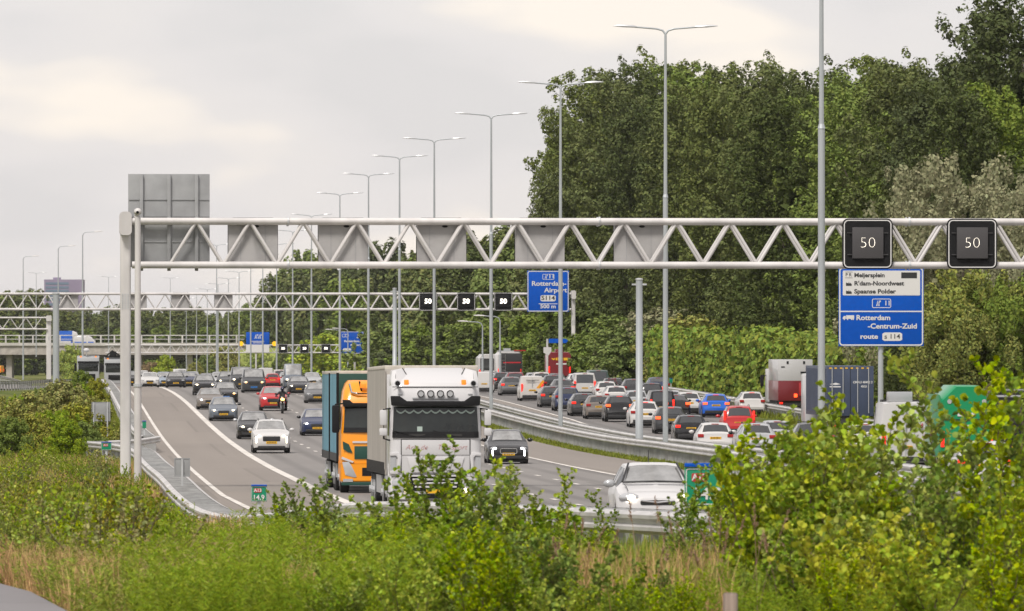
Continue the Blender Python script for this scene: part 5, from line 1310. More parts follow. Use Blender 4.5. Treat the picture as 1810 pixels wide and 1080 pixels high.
def red_box_truck():
    T = empty('box_truck'); tag(T, 'box lorry with white upper and red lower rear, left of the container', 'truck')
    MB().box(-1.2, 1.2, 0, 7.5, 2.45, 4.0).build('upper_box', CABW, T, bevel=.03)
    MB().box(-1.205, 1.205, -.005, 7.5, 1.0, 2.45).build('lower_box', PAINT['darkred'], T, bevel=.02)
    MB().box(.72, .80, -.09, -.01, 1.6, 3.55).box(.35, 1.0, -.07, -.01, 3.0, 3.12).build('lifting_gear', BLACK, T)
    for x in (-.55, .6): MB().box(x-.07, x+.07, -.02, -.002, 3.68, 3.88).build('vent', BLACK, T)
    MB().box(-1.0, -.75, -.02, -.002, 3.42, 3.5).build('hinge', BLACK, T)
    MB().box(.25, .95, -.10, -.008, 1.35, 2.3).build('machinery', PAINT['red'], T, bevel=.03); MB().box(.45, .75, -.14, -.101, 1.9, 2.35).build('pump', BLACK, T, bevel=.03)
    MB().box(-.1, .12, -.05, -.008, 1.25, 1.5).build('warning_lamp', TL_BR, T)
    MB().tube([(.95, -.05, 2.2), (1.05, -.2, 2.7), (1.2, -.2, 2.75), (1.2, -.15, 1.9)], .03, 6).build('grab_handle', CHROME, T, smooth=50)
    MB().box(-1.1, 1.1, .1, 9.5, .6, 1.0).build('chassis', MUD, T)
    T.scale = (.93, 1, .89)
    MB().box(-1.22, 1.22, 8.0, 10.0, .8, 3.3).build('cab', CABW, T, bevel=.12)
    for s in (-1, 1):
        MB().box(s*1.48-.12, s*1.48+.12, 9.4, 9.55, 2.0, 2.85).build('mirror', BLACK, T, bevel=.05); MB().tube([(s*1.2, 9.4, 2.8), (s*1.48, 9.45, 2.75)], .03, 6).build('mirror_arm', BLACK, T)
        MB().box(s*1.0-.12, s*1.0+.12, -.02, .05, .75, .9).build('tail_light', TL_ON, T)
    truck_wheels(T, (1.8, 9.0), 1.2)
    return T
place_away(red_box_truck(), 1406, 532)
def van_body(name, label, cat, W, H, L, m, curve=.18, z0=.5):
    T = empty(name); tag(T, label, cat)
    rg = []
    for y, k, zt in ((0, .95, H-.05), (.12, 1.0, H), (L-1.9, 1.0, H), (L-1.0, .97, H-.35), (L-.5, .95, H*.58), (L, .90, H*.48)):
        w = W/2*k; rg.append([Vector((-w, y, z0)), Vector((-w, y, zt-.55*min(1, zt-z0)*.6)), Vector((-w+.06, y, zt-curve)), Vector((-w+.06+curve, y, zt)), Vector((w-.06-curve, y, zt)), Vector((w-.06, y, zt-curve)), Vector((w, y, zt-.55*min(1, zt-z0)*.6)), Vector((w, y, z0))])
    MB().loft(rg).build('body', m, T, smooth=35)
    MB().box(-W/2+.05, W/2-.05, -.06, .1, z0-.12, z0+.12).build('bumper', BLACK, T, bevel=.03)
    for s in (-1, 1): MB().box(s*(W/2-.14)-.07, s*(W/2-.14)+.07, -.05, .05, .85, 1.45).build('tail_light', TL_ON, T, bevel=.02)
    MB().box(-.26, .26, -.03, .02, .70, .81).build('number_plate', PLATE, T)
    truck_wheels(T, (1.1, L-1.0), W/2, r=.36, w=.24)
    return T
gv = van_body('delivery_van', 'green rounded van with white lettering behind the bushes at the right', 'van', 2.1, 3.15, 6.0, PAINT['green'], .55)
MB().prism([(-.35, 2.12), (-.15, 2.12), (-.1, 2.0), (-.35, 2.0)], -.03, .05).prism([(.0, 2.12), (.3, 2.14), (.32, 2.02), (0, 2.0)], -.03, .05).box(-.2, .3, -.025, .05, 1.62, 1.68).build('lettering', SIGNW, gv)
for x in (-.72, .72): MB().tube([(x*.9, -.02, 2.55), (x*.9, .1, 2.55)], .09, 10).build('roof_lamp', HL_OFF, gv)
MB().box(-.85, .85, -.03, .05, 1.86, 1.90).build('door_line', DKGREEN, gv)
place_away(gv, 1709, 306)
bt = van_body('motorhome', 'white camper with dark rear and ladder far back in the queue', 'camper', 2.3, 3.0, 7.0, PAINT['white'], .25)
MB().prism([(-.85, 1.0), (1.12, 1.0), (1.12, 2.75), (1.0, 2.85), (-.80, 2.85)], -.05, .2).build('dark_rear_panel', TRIM, bt, bevel=.02)
b = MB()
for z in (1.3, 1.6, 1.9, 2.2, 2.5): b.box(-.75, -.40, -.10, -.07, z-.015, z+.015)
b.box(-.77, -.74, -.10, -.07, 1.1, 2.9).box(-.41, -.38, -.10, -.07, 1.1, 2.9).build('ladder', CHROME, bt)
b = MB(); b.box(-.6, 1.0, -.07, -.052, 1.95, 2.06).build('lettering', SIGNRED, bt); MB().box(-.9, 1.1, .1, 5.0, 3.0, 3.08).box(-.5, .1, .5, 1.5, 3.08, 3.3).build('roof_rack', CABGREY, bt); MB().box(.4, 1.45, .0, .6, 3.05, 3.14).build('red_beam', PAINT['red'], bt)
place_away(bt, 901, 745, drop=.3)
bs = van_body('minibus', 'white minibus left of the dark camper at the back of the queue', 'minibus', 2.2, 2.9, 6.5, PAINT['white'], .3)
MB().box(-.9, .9, -.02, .14, 1.4, 2.5).build('rear_window', GLASS, bs)
place_away(bs, 866, 765, drop=.2)
rv = van_body('delivery_van', 'dark red van with yellow lettering in front of the trees', 'van', 2.1, 2.7, 6.0, PAINT['darkred'], .2)
MB().prism([(-.70,2.10),(-.52,1.98),(-.40,2.06),(-.40,2.18),(-.55,2.12),(-.68,2.20)], -.03, .05).box(-.34,-.20,-.03,.05,1.98,2.20).box(-.16,.30,-.03,.05,1.96,2.22).box(.36,.72,-.03,.05,1.97,2.20).build('lettering', PLATE, rv); MB().box(-.3, .75, -.03, .05, 1.6, 1.72).build('lettering', SIGNW, rv); MB().box(-.35, .35, .3, 1.6, 2.7, 2.95).build('roof_unit', PAINT['darkred'], rv, bevel=.05)
place_away(rv, 989, 722, drop=.55)
bb = van_body('coach', 'dark coach with grey window band at the right edge behind the leaves', 'coach', 2.5, 3.0, 9.0, PAINT['black'], .15)
MB().box(-1.1, 1.1, -.03, .1, 1.7, 2.6).build('rear_window', GLASS, bb); MB().box(-1.27, 1.27, -.02, .05, 2.72, 2.8).build('trim_line', CABGREY, bb)
place_away(bb, 1800, 318)
# ---- lorries on the slip road, facing the camera
def far_truck(name, label, col, vis):
    T = empty(name); tag(T, label, 'truck', 'lorries on the slip road'); T.scale = (.88, .88, .88)
    MB().box(-1.25, 1.25, -2.2, 0, .4, 3.35).build('cab', col, T, bevel=.15)
    MB().box(-1.12, 1.12, -.02, .03, 1.75, 2.65).build('windscreen', DARKGL, T, bevel=.03)
    MB().box(-1.2, 1.2, -.05, .12, 2.68, 2.9).build('sun_visor', BLACK, T, bevel=.03)
    MB().box(-.8, .8, -.02, .04, .8, 1.45).build('grille', BLACK, T, bevel=.03)
    MB().box(-1.27, 1.27, -12, -2.7, 1.0, vis).build('cargo_box', CABGREY, T, bevel=.03)
    for s in (-1, 1):
        MB().box(s*1.0-.2, s*1.0+.2, -.03, .05, .55, .8).build('headlight', HL_OFF, T, bevel=.03); MB().box(s*1.45-.12, s*1.45+.12, -.3, -.1, 1.8, 2.7).build('mirror', BLACK, T, bevel=.05)
        MB().box(s*.85-.1, s*.85+.1, -.3, -.2, 3.35, 3.5).build('beacon', AMBER, T)
    truck_wheels(T, (-1.3, -8.5, -9.8), 1.25)
    return T
t1 = far_truck('truck', 'dark topped lorry facing the camera, just left of the gantry column', CABGREY, 3.6)
MB().box(-1.2, 1.2, -4.0, -2.4, 3.6, 3.75).tube([(-.8,-2.6,3.7),(.3,-2.6,4.4),(1.0,-2.6,3.8)], .1, 6).box(-.2, .6, -3, -2.4, 3.7, 4.3).build('loading_crane', BLACK, t1)
def place_px(T, x, yb, Z, dz=0):
    p = px(x, yb, Z); T.location = p; T.rotation_euler = (0, 0, ROT + math.pi)
place_px(t1, 203, 685, 880); t1.location.z = float(hgt(u_of(203, 880), 880)) + .02
t2 = far_truck('truck', 'white lorry half hidden by bushes at the left, with a lamp on top', CABGREY, 3.5)
MB().tube([(.2,-2.5,3.5),(.2,-2.5,4.0)], .04, 6).ell((.2,-2.5,4.15), (.35,.3,.25)).build('roof_dish', CABW, t2)
p = P(u_of(156, 820), 820); t2.location = p; t2.rotation_euler = (0, 0, ROT + math.pi)

# ---- motorcyclist
mc = empty('motorcycle'); tag(mc, 'black motorcycle with amber lamp in front of the red crossover', 'motorcycle')
w0 = MB().tube([(-.07,0,0),(-.05,0,0),(.05,0,0),(.07,0,0)], [.27,.31,.31,.27], 18).build('wheel', TYRE, mc, smooth=40); w0.location = (0, .72, .31)
w1 = copy_tree(w0, mc); w1.location = (0, -.72, .31)
MB().tube([(-.09,.72,.31),(-.10,.48,.95)], .03, 8).tube([(.09,.72,.31),(.10,.48,.95)], .03, 8).build('front_fork', CHROME, mc)
MB().loft([[Vector((w*math.cos(a), y, z + h*math.sin(a))) for a in np.linspace(0, 6.283, 11)[:-1]] for y, z, w, h in ((.62,.92,.08,.10),(.50,.95,.22,.20),(.25,.90,.20,.22),(-.1,.80,.16,.14),(-.5,.82,.15,.09),(-.9,.92,.08,.05))]).build('fairing', PAINT['black'], mc, smooth=50)
MB().box(-.18,.18,-.35,.30,.30,.72).build('engine', MUD, mc, bevel=.05)
MB().box(-.14,.14,.45,.90,.62,.66).build('mudguard', PAINT['black'], mc, bevel=.01)
MB().ell((0, .64, .93), (.13, .06, .09)).build('headlight', HL_AMB, mc)
MB().tube([(-.46,.30,1.10),(-.15,.45,1.06),(.15,.45,1.06),(.46,.30,1.10)], .018, 6).build('handlebar', BLACK, mc)
for s in (-1, 1): MB().tube([(s*.30,.40,1.08),(s*.42,.42,1.26)], .01, 5).ell((s*.44,.42,1.28), (.075,.03,.045)).build('mirror', BLACK, mc)
MB().prism([(-.16,1.08),(.16,1.08),(.10,1.34),(-.10,1.34)], .50, .52).build('windshield', GLASS, mc)
def skin_figure(joints, bones, m, name, root):
    me = bpy.data.meshes.new(name); me.from_pydata([j[0] for j in joints], bones, []); o = bpy.data.objects.new(name, me); COL.objects.link(o)
    sk = o.modifiers.new('skin', 'SKIN'); o.modifiers.new('sub', 'SUBSURF').levels = 2
    for i, j in enumerate(joints): me.skin_vertices[0].data[i].radius = (j[1], j[1])
    me.skin_vertices[0].data[0].use_root = True
    dg = bpy.context.evaluated_depsgraph_get(); dg.update()
    m2 = bpy.data.meshes.new_from_object(o.evaluated_get(dg)); bpy.data.objects.remove(o)
    m2.shade_smooth(); m2.materials.clear(); return link(name, m2, m, root)
LEATHER = mat('black_leather', (0.02, 0.02, 0.022), 0.5)
J = [((0,-.22,.92),.17), ((0,-.18,1.12),.155), ((0,-.06,1.34),.17), ((0,.02,1.46),.07), ((0,.06,1.58),.085),
     ((-.20,-.04,1.38),.075), ((-.42,.10,1.18),.058), ((-.40,.30,1.10),.045), ((.20,-.04,1.38),.075), ((.42,.10,1.18),.058), ((.40,.30,1.10),.045),
     ((-.16,-.15,.90),.11), ((-.28,.22,.80),.085), ((-.24,-.10,.42),.06), ((-.25,.06,.36),.05), ((.16,-.15,.90),.11), ((.28,.22,.80),.085), ((.24,-.10,.42),.06), ((.25,.06,.36),.05)]
Bn = [(0,1),(1,2),(2,3),(3,4),(2,5),(5,6),(6,7),(2,8),(8,9),(9,10),(0,11),(11,12),(12,13),(13,14),(0,15),(15,16),(16,17),(17,18)]
pr = empty('person'); tag(pr, 'motorcyclist in black leathers and dark helmet riding in front of the red crossover', 'person')
skin_figure(J, Bn, LEATHER, 'body', pr)
MB().ell((0, .06, 1.62), (.13, .155, .15), 14, 10).build('helmet', mat('helmet_blue_black', (0.015, 0.015, 0.06), 0.25), pr, smooth=60)
MB().ell((0, .135, 1.63), (.105, .09, .06), 12, 6).build('visor', GLASS, pr, smooth=60)
for s in (-1, 1):
    g = MB(); g.ell((s*.41, .32, 1.10), (.045, .05, .035))
    for k in range(4): g.tube([(s*(.385 + k*.022), .34, 1.125), (s*(.385 + k*.022), .375, 1.11), (s*(.385 + k*.022), .37, 1.08)], [.012, .011, .010], 6)
    g.tube([(s*.365, .31, 1.10), (s*.35, .345, 1.085)], .012, 6)
    g.build('glove', LEATHER, pr, smooth=60)
Zm = solve(499, 731); pm_ = P(u_of(499, Zm), Zm)
for o in (mc, pr): o.location = pm_; o.rotation_euler = (0, 0, ROT + math.pi)
# ------------------------------------------------------------------ overpass, embankment, far buildings
ZO = 2000.0; SO = F/ZO
def ox(x): return (x - CX)/SO
def oz(y): return CZ - (y - HY)/SO
ov = empty('overpass', (ox(170), ZO, float(hgt(0, ZO)))); tag(ov, 'concrete motorway overpass with railings crossing at the left', 'bridge')
zb0 = ov.location.z; xo = ov.location.x
def OB(x0, x1, y0, y1, d0, d1): return (ox(x0)-xo, ox(x1)-xo, d0, d1, oz(y1)-zb0, oz(y0)-zb0)
MB().box(*OB(-260, 432, 611, 627, 0, 14)).build('deck', CONC, ov)
MB().box(*OB(-260, 432, 606, 611, -.4, -.05)).build('parapet', mat('pale_concrete', (0.46, 0.44, 0.41), 0.8, var=.12, vscale=.3), ov)
b = MB(); b.box(*OB(-260, 432, 592, 593.5, -.3, -.2)).box(*OB(-260, 432, 599, 600, -.3, -.2))
for x in np.arange(-255, 432, 24): b.box(*OB(x, x+2.6, 592, 606, -.32, -.18))
b.build('railing', WHITEST, ov)
for x in (-120, 10, 118, 240, 330): MB().box(*OB(x, x+10, 627, 668, 2, 11)).build('pier', CONC, ov)
MB().box(*OB(-260, 432, 627, 634, 13.2, 13.9)).build('far_girder', CONC, ov)
# embankment carrying the road on towards the right
mbk = MB(); rings = []
for x, yt in ((300, 672), (345, 650), (380, 634), (430, 618), (500, 614), (600, 614), (760, 620), (900, 640)):
    zt = oz(yt); zg = oz(672); rings.append([Vector((ox(x), ZO-26, zg-1)), Vector((ox(x), ZO-3, zt)), Vector((ox(x), ZO+14, zt)), Vector((ox(x), ZO+40, zg-1))])
EMB = mat('meadow_green', (0.17, 0.20, 0.035), 0.95, var=.25, vscale=.08)
o = mbk.loft(rings).build('embankment', EMB); tag(o, 'bright green grassy embankment of the overpass', kind='structure')
for k, (x, label, kind) in enumerate(((124, 'white van with blue lower stripe driving on the overpass', 0), (98, 'blue and white lorry on the overpass behind the mast', 1))):
    T = van_body('van' if not kind else 'truck', label, 'van' if not kind else 'truck', 2.1, 2.5 if not kind else 3.6, 6.0, PAINT['white'], .2)
    T.location = (ox(x) , ZO + 3, oz(611)); T.rotation_euler = (0, 0, -math.pi/2)
    if not kind: MB().box(-1.07, 1.07, .02, 5.6, .55, .95).build('stripe', PAINT['blue'], T)
    else: MB().box(-1.08, 1.08, .02, 4.0, 1.2, 3.61).build('cargo_box', PAINT['blue'], T)
yv = van_body('van', 'yellow vehicle passing under the overpass at the far left', 'van', 2.0, 2.2, 5.0, PAINT['yellow'], .2); yv.location = (ox(31), ZO - 60, float(hgt(u_of(31, ZO-60), ZO-60)) + 1.2); yv.rotation_euler = (0, 0, 1.2)
# office block
ZB = 2700.0; SB = F/ZB
bl = empty('office_building', ((112-CX)/SB, ZB, CZ - 8)); tag(bl, 'purple and blue office block on the horizon at the left', 'building')
PURP = mat('purple_cladding', (0.25, 0.21, 0.30), 0.6, var=.08, vscale=.2); BLUG = mat('blue_glazing', (0.15, 0.20, 0.27), 0.25)
hb = (HY-494)/SB + 8; wb = 68/SB
MB().box(-wb/2, wb/2, 0, 14, 0, hb).build('wall', PURP, bl)
MB().box(-wb*.28, -wb*.10, 3, 9, hb, hb+.7).build('roof_plant', PURP, bl)
for i, y in enumerate((499, 506, 512, 520, 528, 536)):
    z = (HY-y)/SB + 8; MB().box(-wb*.46, wb*.14, -.08, -.002, z-.75, z).build('window', BLUG, bl)
# ------------------------------------------------------------------ vegetation
def leafmat(name, col, isl=.35, objr=.15, tr=.18): return mat(name, col, 0.65, spec=.10, island=isl, trans=tr, objrand=objr)
LF_POP = leafmat('poplar_leaves', (0.128, 0.158, 0.038), .22)
LF_DARK = leafmat('dark_leaves', (0.082, 0.106, 0.032), .22)
LF_MID = leafmat('mid_green_leaves', (0.165, 0.225, 0.040), .22)
LF_WIL = leafmat('willow_leaves', (0.27, 0.275, 0.135), .35)
LF_BIR = leafmat('birch_leaves', (0.215, 0.245, 0.055), .42)
LF_FAR = leafmat('far_leaves', (0.145,0.178,0.052), .40)
LF_ALD = leafmat('alder_leaves', (0.290, 0.385, 0.008), .40, .25, .25)
LF_YEL = leafmat('yellow_green_leaves', (0.40, 0.43, 0.04), .30, .2, .25)
LF_OLV = leafmat('olive_leaves', (0.27, 0.285, 0.040), .48, .3)
LF_BRN = leafmat('brownish_weeds', (0.26, 0.19, 0.075), .40, .3)
LF_HEDGE = leafmat('ivy_leaves', (0.150, 0.215, 0.022), .50)
G1 = leafmat('grass_green', (0.23, 0.30, 0.042), .40, 0, .3); G2_ = leafmat('grass_dry', (0.50, 0.335, 0.15), .35, 0, .25); G3 = leafmat('weeds_bright', (0.235, 0.330, 0.022), .35, 0, .35); G4 = leafmat('seed_heads', (0.30, 0.20, 0.13), .3, 0, .2); G5 = leafmat('verge_grass', (0.18, 0.215, 0.03), .3, 0, .3)
pathR = lin([(40, 0.6), (80, -0.05), (92, -0.55), (104, -1.6), (120, -3.5)])
BARK = mat('bark', (0.10, 0.080, 0.060), 0.9, var=.3, vscale=6, stretch=(1, 1, .2))
TWIG = mat('twig_bark', (0.10, 0.065, 0.045), 0.85)
rng = np.random.default_rng(7)
def unit(v): return v / np.maximum(np.linalg.norm(v, axis=-1, keepdims=True), 1e-6)
def leaf_quads(Pt, Nr, size, rg, ratio=.62):
    """rhombic leaf clumps, one per point, facing Nr"""
    n = len(Pt); rv = unit(rg.normal(size=(n, 3))); a = unit(np.cross(Nr, rv)); b = np.cross(Nr, a); s = size[:, None]
    V = np.stack([Pt - a*s, Pt - b*s*ratio + Nr*s*.12, Pt + a*s, Pt + b*s*ratio + Nr*s*.12], 1).reshape(-1, 3)
    return V, np.arange(4*n).reshape(-1, 4)
def clump_points(C, Rd, n, rg, up=.35, rough=.38):
    k = len(C); w = Rd.prod(1)**.66 if Rd.ndim == 2 else Rd**2
    idx = rg.choice(k, n, p=w/w.sum()); d = unit(rg.normal(size=(n, 3)))
    rr = (.45 + .62*rg.random(n)**.6)[:, None]
    Pt = C[idx] + d*rr*(Rd[idx] if Rd.ndim == 2 else Rd[idx][:, None])
    Nr = unit(d + rough*rg.normal(size=(n, 3)) + np.array([0, 0, up])); return Pt, Nr
def mesh_only(V, Fc, name):
    me = bpy.data.meshes.new(name); V = np.asarray(V, np.float32); Fc = np.asarray(Fc, np.int32); k = Fc.shape[1]
    me.vertices.add(len(V)); me.vertices.foreach_set('co', V.ravel()); me.loops.add(Fc.size); me.loops.foreach_set('vertex_index', Fc.ravel())
    me.polygons.add(len(Fc)); me.polygons.foreach_set('loop_start', np.arange(0, Fc.size, k, dtype=np.int32)); me.update(calc_edges=True); me.validate(); return me
def envelope(kind, t):
    if kind == 'poplar': return np.minimum(1, t/.16 + .25)*np.sqrt(np.maximum(0, 1 - ((t - .30)/.705)**2))
    if kind == 'column': return np.minimum(1, t/.10 + .3)*np.sqrt(np.maximum(0, 1 - ((t - .25)/.76)**2))*(1 - .25*t)
    if kind == 'bush': return np.sqrt(np.maximum(0, 1 - ((t - .22)/.79)**2))
    return np.minimum(1, t/.2)*np.sqrt(np.maximum(0, 1 - ((t - .52)/.49)**2))
def crown(kind, H, Rm, nc, n, ls, seed, lean=0.0, droop=False, cr=(1.0, 1.9), core=500, zmin=.06):
    rg = np.random.default_rng(seed)
    t = zmin + (1-zmin)*rg.random(nc)**.9*.965; ang = rg.random(nc)*6.283
    lob = 1 + .28*np.sin(3*ang + seed) + .18*np.sin(5*ang + 2*seed)
    rad = Rm*envelope(kind, t)*lob*(.35 + .65*rg.random(nc)**.5)
    C = np.stack([rad*np.cos(ang) + lean*t**2*H, rad*np.sin(ang), t*H], 1)
    r0 = cr[0] + (cr[1]-cr[0])*rg.random(nc); r0 = r0*(1 - .45*t)
    if kind in ('poplar', 'column'): Rd = np.stack([r0*.85, r0*.85, r0*1.5], 1)
    elif droop: Rd = np.stack([r0*.8, r0*.8, r0*1.6], 1)
    else: Rd = np.stack([r0, r0, r0*.85], 1)
    # pointed tufts that break the outline
    nt_ = nc//3; tt = .30 + .70*rg.random(nt_); aa = rg.random(nt_)*6.283; rr = Rm*envelope(kind, np.minimum(tt, .97))*(1 + .28*np.sin(3*aa + seed) + .18*np.sin(5*aa+2*seed))*1.02
    C2 = np.stack([rr*np.cos(aa) + lean*tt**2*H + lean*6*(.5), rr*np.sin(aa), tt*H + .25*cr[0]], 1); R2 = np.stack([.32*np.full(nt_, cr[0]), .32*np.full(nt_, cr[0]), .75*np.full(nt_, cr[0])], 1)
    Pt, Nr = clump_points(C, Rd, n, rg, .45 if not droop else .0); P2, N2 = clump_points(C2, R2, n//6, rg)
    if droop: Nr = unit(Nr*np.array([1, 1, .35]))
    tz = rg.random(core)*.85 + .05; a3 = rg.random(core)*6.283; r3 = Rm*envelope(kind, tz)*.55*rg.random(core)**.5
    P3 = np.stack([r3*np.cos(a3) + lean*tz**2*H, r3*np.sin(a3), tz*H], 1); N3 = unit(rg.normal(size=(core, 3)))
    S = np.concatenate([ls*(.6 + .8*rg.random(n)), ls*(.5 + .6*rg.random(len(P2))), ls*2.4*np.ones(core)])
    V, Fc = leaf_quads(np.concatenate([Pt, P2, P3]), np.concatenate([Nr, N2, N3]), S, rg)
    return mesh_only(V, Fc, 'crown')
def plume_crown(H, Rm, npl, n, ls, seed, lean=-.055, slim=1.0):
    """poplar crown of upswept, wind-bent plumes; each plume is a bundle of small tufts"""
    rg = np.random.default_rng(seed); C, Rd = [], []
    for i in range(npl):
        t = .04 + .93*((i + rg.random())/npl)**.92; a = i*2.4 + rg.random()*.9
        r = Rm*envelope('poplar', t)*(.55 + .45*rg.random()); L_ = (1.6 + 2.2*rg.random())*(1.15 - .45*t)*slim**.5
        b = np.array([r*math.cos(a) + lean*t*t*H, r*math.sin(a), t*H - .2*L_]); d = unit(np.array([.45*math.cos(a) - .38*(.3 + t), .45*math.sin(a), 1.0 + .3*rg.random()]))
        k = int(7 + 4*L_)
        for j in range(k):
            q = (j + rg.random())/k; wd = (.95*math.sin(math.pi*min(1, .22 + .78*q)) + .18)*slim
            C.append(b + d*L_*1.5*q + rg.normal(size=3)*wd*.55 + np.array([-.35*q*q, 0, 0])); Rd.append((.42 + .42*rg.random())*(1.15 - .62*q))
    for i in range(int(npl*.7)):
        t = .50 + .49*rg.random()**.7; a = rg.random()*6.283; r = Rm*envelope('poplar', min(t, .985))*(.75 + .3*rg.random()); L_ = (1.3 + 1.5*rg.random())*slim**.4
        b = np.array([r*math.cos(a) + lean*t*t*H, r*math.sin(a), t*H - .6]); d = unit(np.array([.25*math.cos(a) - .62, .25*math.sin(a), 1.0]))
        for j in range(6):
            q = (j + .5)/6; C.append(b + d*L_*q + np.array([-.25*q*q, 0, 0]) + rg.normal(size=3)*.07); Rd.append(.36*(1.15 - q))
    C = np.array(C); Rd = np.array(Rd); Pt, Nr = clump_points(C, Rd, n, rg, .50, .30)
    core = 900; tz = rg.random(core)*.80 + .03; a3 = rg.random(core)*6.283; r3 = Rm*envelope('poplar', tz)*.34*rg.random(core)**.5
    P3 = np.stack([r3*np.cos(a3) + lean*tz**2*H, r3*np.sin(a3), tz*H], 1)
    V, Fc = leaf_quads(np.concatenate([Pt, P3]), np.concatenate([Nr, unit(rg.normal(size=(core, 3)))]), np.concatenate([ls*(.55 + .9*rg.random(n)), np.full(core, .55)]), rg); return mesh_only(V, Fc, 'crown')
def trunk_mesh(H, r, lean, seed, fork=.25, n=5):
    rg = random.Random(seed); mb = MB()
    ax = [Vector((lean*t*t*H + rg.uniform(-.1, .1), rg.uniform(-.1, .1), t*H)) for t in (0, .1, fork, .5, .75, .92)]
    ax[0].z = -.4; mb.tube(ax, [r*1.35, r, r*.85, r*.6, r*.35, r*.12], 7)
    for i in range(n):
        t = fork + .5*rg.random(); a = rg.uniform(0, 6.28); L_ = H*.22*(1.1 - t); b0 = Vector((lean*t*t*H, 0, t*H))
        mb.tube([b0, b0 + Vector((math.cos(a)*L_*.5, math.sin(a)*L_*.5, L_*.6)), b0 + Vector((math.cos(a)*L_*.9, math.sin(a)*L_*.9, L_*1.5))], [r*.4, r*.25, r*.08], 5)
    me = bpy.data.meshes.new('trunk'); me.from_pydata(mb.v, [], mb.f); me.update(); return me
TREE = {}
def tree_kind(key, variants): TREE[key] = variants
tree_kind('poplar', [(plume_crown(26, 4.6, 44, 30000, .155, s), trunk_mesh(24, .38, -.055, s), LF_POP, 26) for s in (1, 2, 3, 4)])
tree_kind('column', [(plume_crown(26, 2.7, 40, 22000, .145, s, -.03, .75), trunk_mesh(25, .34, -.03, s), LF_DARK, 26) for s in (5, 6)])
tree_kind('round', [(crown('round', 12, 4.6, 95, 20000, .135, s, -.02, cr=(.7, 1.4)), trunk_mesh(10, .26, -.02, s), LF_MID, 12) for s in (11, 12, 13)])
tree_kind('low', [(crown('bush', 6, 3.4, 85, 9000, .15, s, 0, zmin=.02, cr=(.5, 1.0), core=300), trunk_mesh(4.5, .12, 0, s, .1), LF_MID, 6) for s in (21, 22, 23)])
tree_kind('willow', [(crown('round', 14, 5.4, 130, 26000, .115, s, -.03, True, cr=(.6, 1.3)), trunk_mesh(11, .3, -.03, s), LF_WIL, 14) for s in (31, 32)])
tree_kind('birch', [(crown('round', 9, 3.4, 80, 16000, .11, s, -.03, True, cr=(.7, 1.2), zmin=.02), trunk_mesh(8, .15, -.03, s), LF_BIR, 9) for s in (41, 42)])
tree_kind('far', [(crown('poplar', 18, 5.0, 90, 6500, .34, s, -.02, cr=(.9, 1.7), core=300), trunk_mesh(15, .3, -.02, s), LF_FAR, 18) for s in (51, 52, 53)])
tree_kind('shrub', [(crown('bush', 1.5, .80, 42, 3000, .050, s, 0, cr=(.14, .30), core=160, zmin=.02), trunk_mesh(1.2, .02, 0, s, .08, 7), LF_OLV, 1.5) for s in (61, 62, 63, 64)])
NTREE = [0]
def tree(key, loc, H, label, cat='tree', group=None, wide=1.0, m=None, name=None):
    NTREE[0] += 1; v = TREE[key][NTREE[0] % len(TREE[key])]; r_ = random.Random(NTREE[0]*17)
    o = empty(name or {'poplar': 'poplar_tree', 'column': 'poplar_tree', 'willow': 'willow_tree', 'birch': 'birch_tree', 'shrub': 'shrub', 'low': 'bush'}.get(key, 'deciduous_tree'), loc)
    k = H / v[3]; w = k*wide*r_.uniform(.92, 1.1); o.scale = (w, w, k); o.rotation_euler = (0, 0, r_.uniform(-.5, .5) + (0 if r_.random() < .5 else .6))
    for nm, me, mm in (('crown' if cat == 'tree' else 'foliage', v[0], m or v[2]), ('trunk' if cat == 'tree' else 'stems', v[1], BARK)):
        c = bpy.data.objects.new(nm, me); COL.objects.link(c); c.parent = o
        if not me.materials: me.materials.append(mm)
        c.material_slots[0].link = 'OBJECT'; c.material_slots[0].material = mm
        KIDS.setdefault(o.name, []).append(c)
    tag(o, label, cat, group); return o
def at_px(x, Z): u = u_of(x, Z); p = P(u, Z, -.1); return p
def tree_px(key, x, yt, Z, label, **kw):
    p = at_px(x, Z); H = CZ - (yt - HY)*Z/F - p.z; return tree(key, p, H, label, **kw)
rr_ = random.Random(3)
# --- the tall wood on the right
SILX = [975, 990, 1010, 1030, 1060, 1090, 1130, 1180, 1270, 1340, 1400, 1450, 1530, 1600, 1680, 1720, 1745, 1775, 1815, 1900]
SILY = [340, 265, 215, 185, 162, 150, 136, 126, 122, 136, 124, 140, 136, 122, 130, 135, 110, 40, 40, 40]
sil = lambda x: float(np.interp(x, SILX, SILY))
L_POP = 'tall dark poplar in the dense wood behind the hedge'
for row, (u, x0, st_) in enumerate(((56, 1046, 62), (66, 1068, 66), (78, 1095, 84))):
    x = x0
    while x < 1850:
        xx = x + rr_.uniform(-12, 12); uu = u + rr_.uniform(-2.5, 2.5); Z = F*uu/(xx - 129.25)
        yt = sil(xx) + (rr_.uniform(8, 70) if row == 0 else rr_.uniform(0, 16)) ; yt = max(yt, sil(xx))
        if xx > 1690: yt = max(yt, 165)
        tree_px('poplar', xx, yt, Z, L_POP if row else 'dark poplar at the front of the tall wood', group='poplars of the tall wood' if row else 'front poplars of the tall wood', m=(LF_POP, LF_DARK, LF_POP, LF_MID)[int(rr_.random()*3.4)], wide=.95)
        x += st_
tree_px('column', 1773, 2, 560, 'tallest slender poplar, its tip reaching the top edge of the picture', wide=.95)
tree_px('column', 1822, 20, 540, 'slender poplar cut by the right edge of the picture', wide=1.05)
tree_px('column', 1738, 90, 590, 'slender poplar just left of the tallest tree', wide=.9)
tree_px('poplar', 1014, 215, 900, 'leftmost poplar at the steep left end of the tall wood', wide=.62)
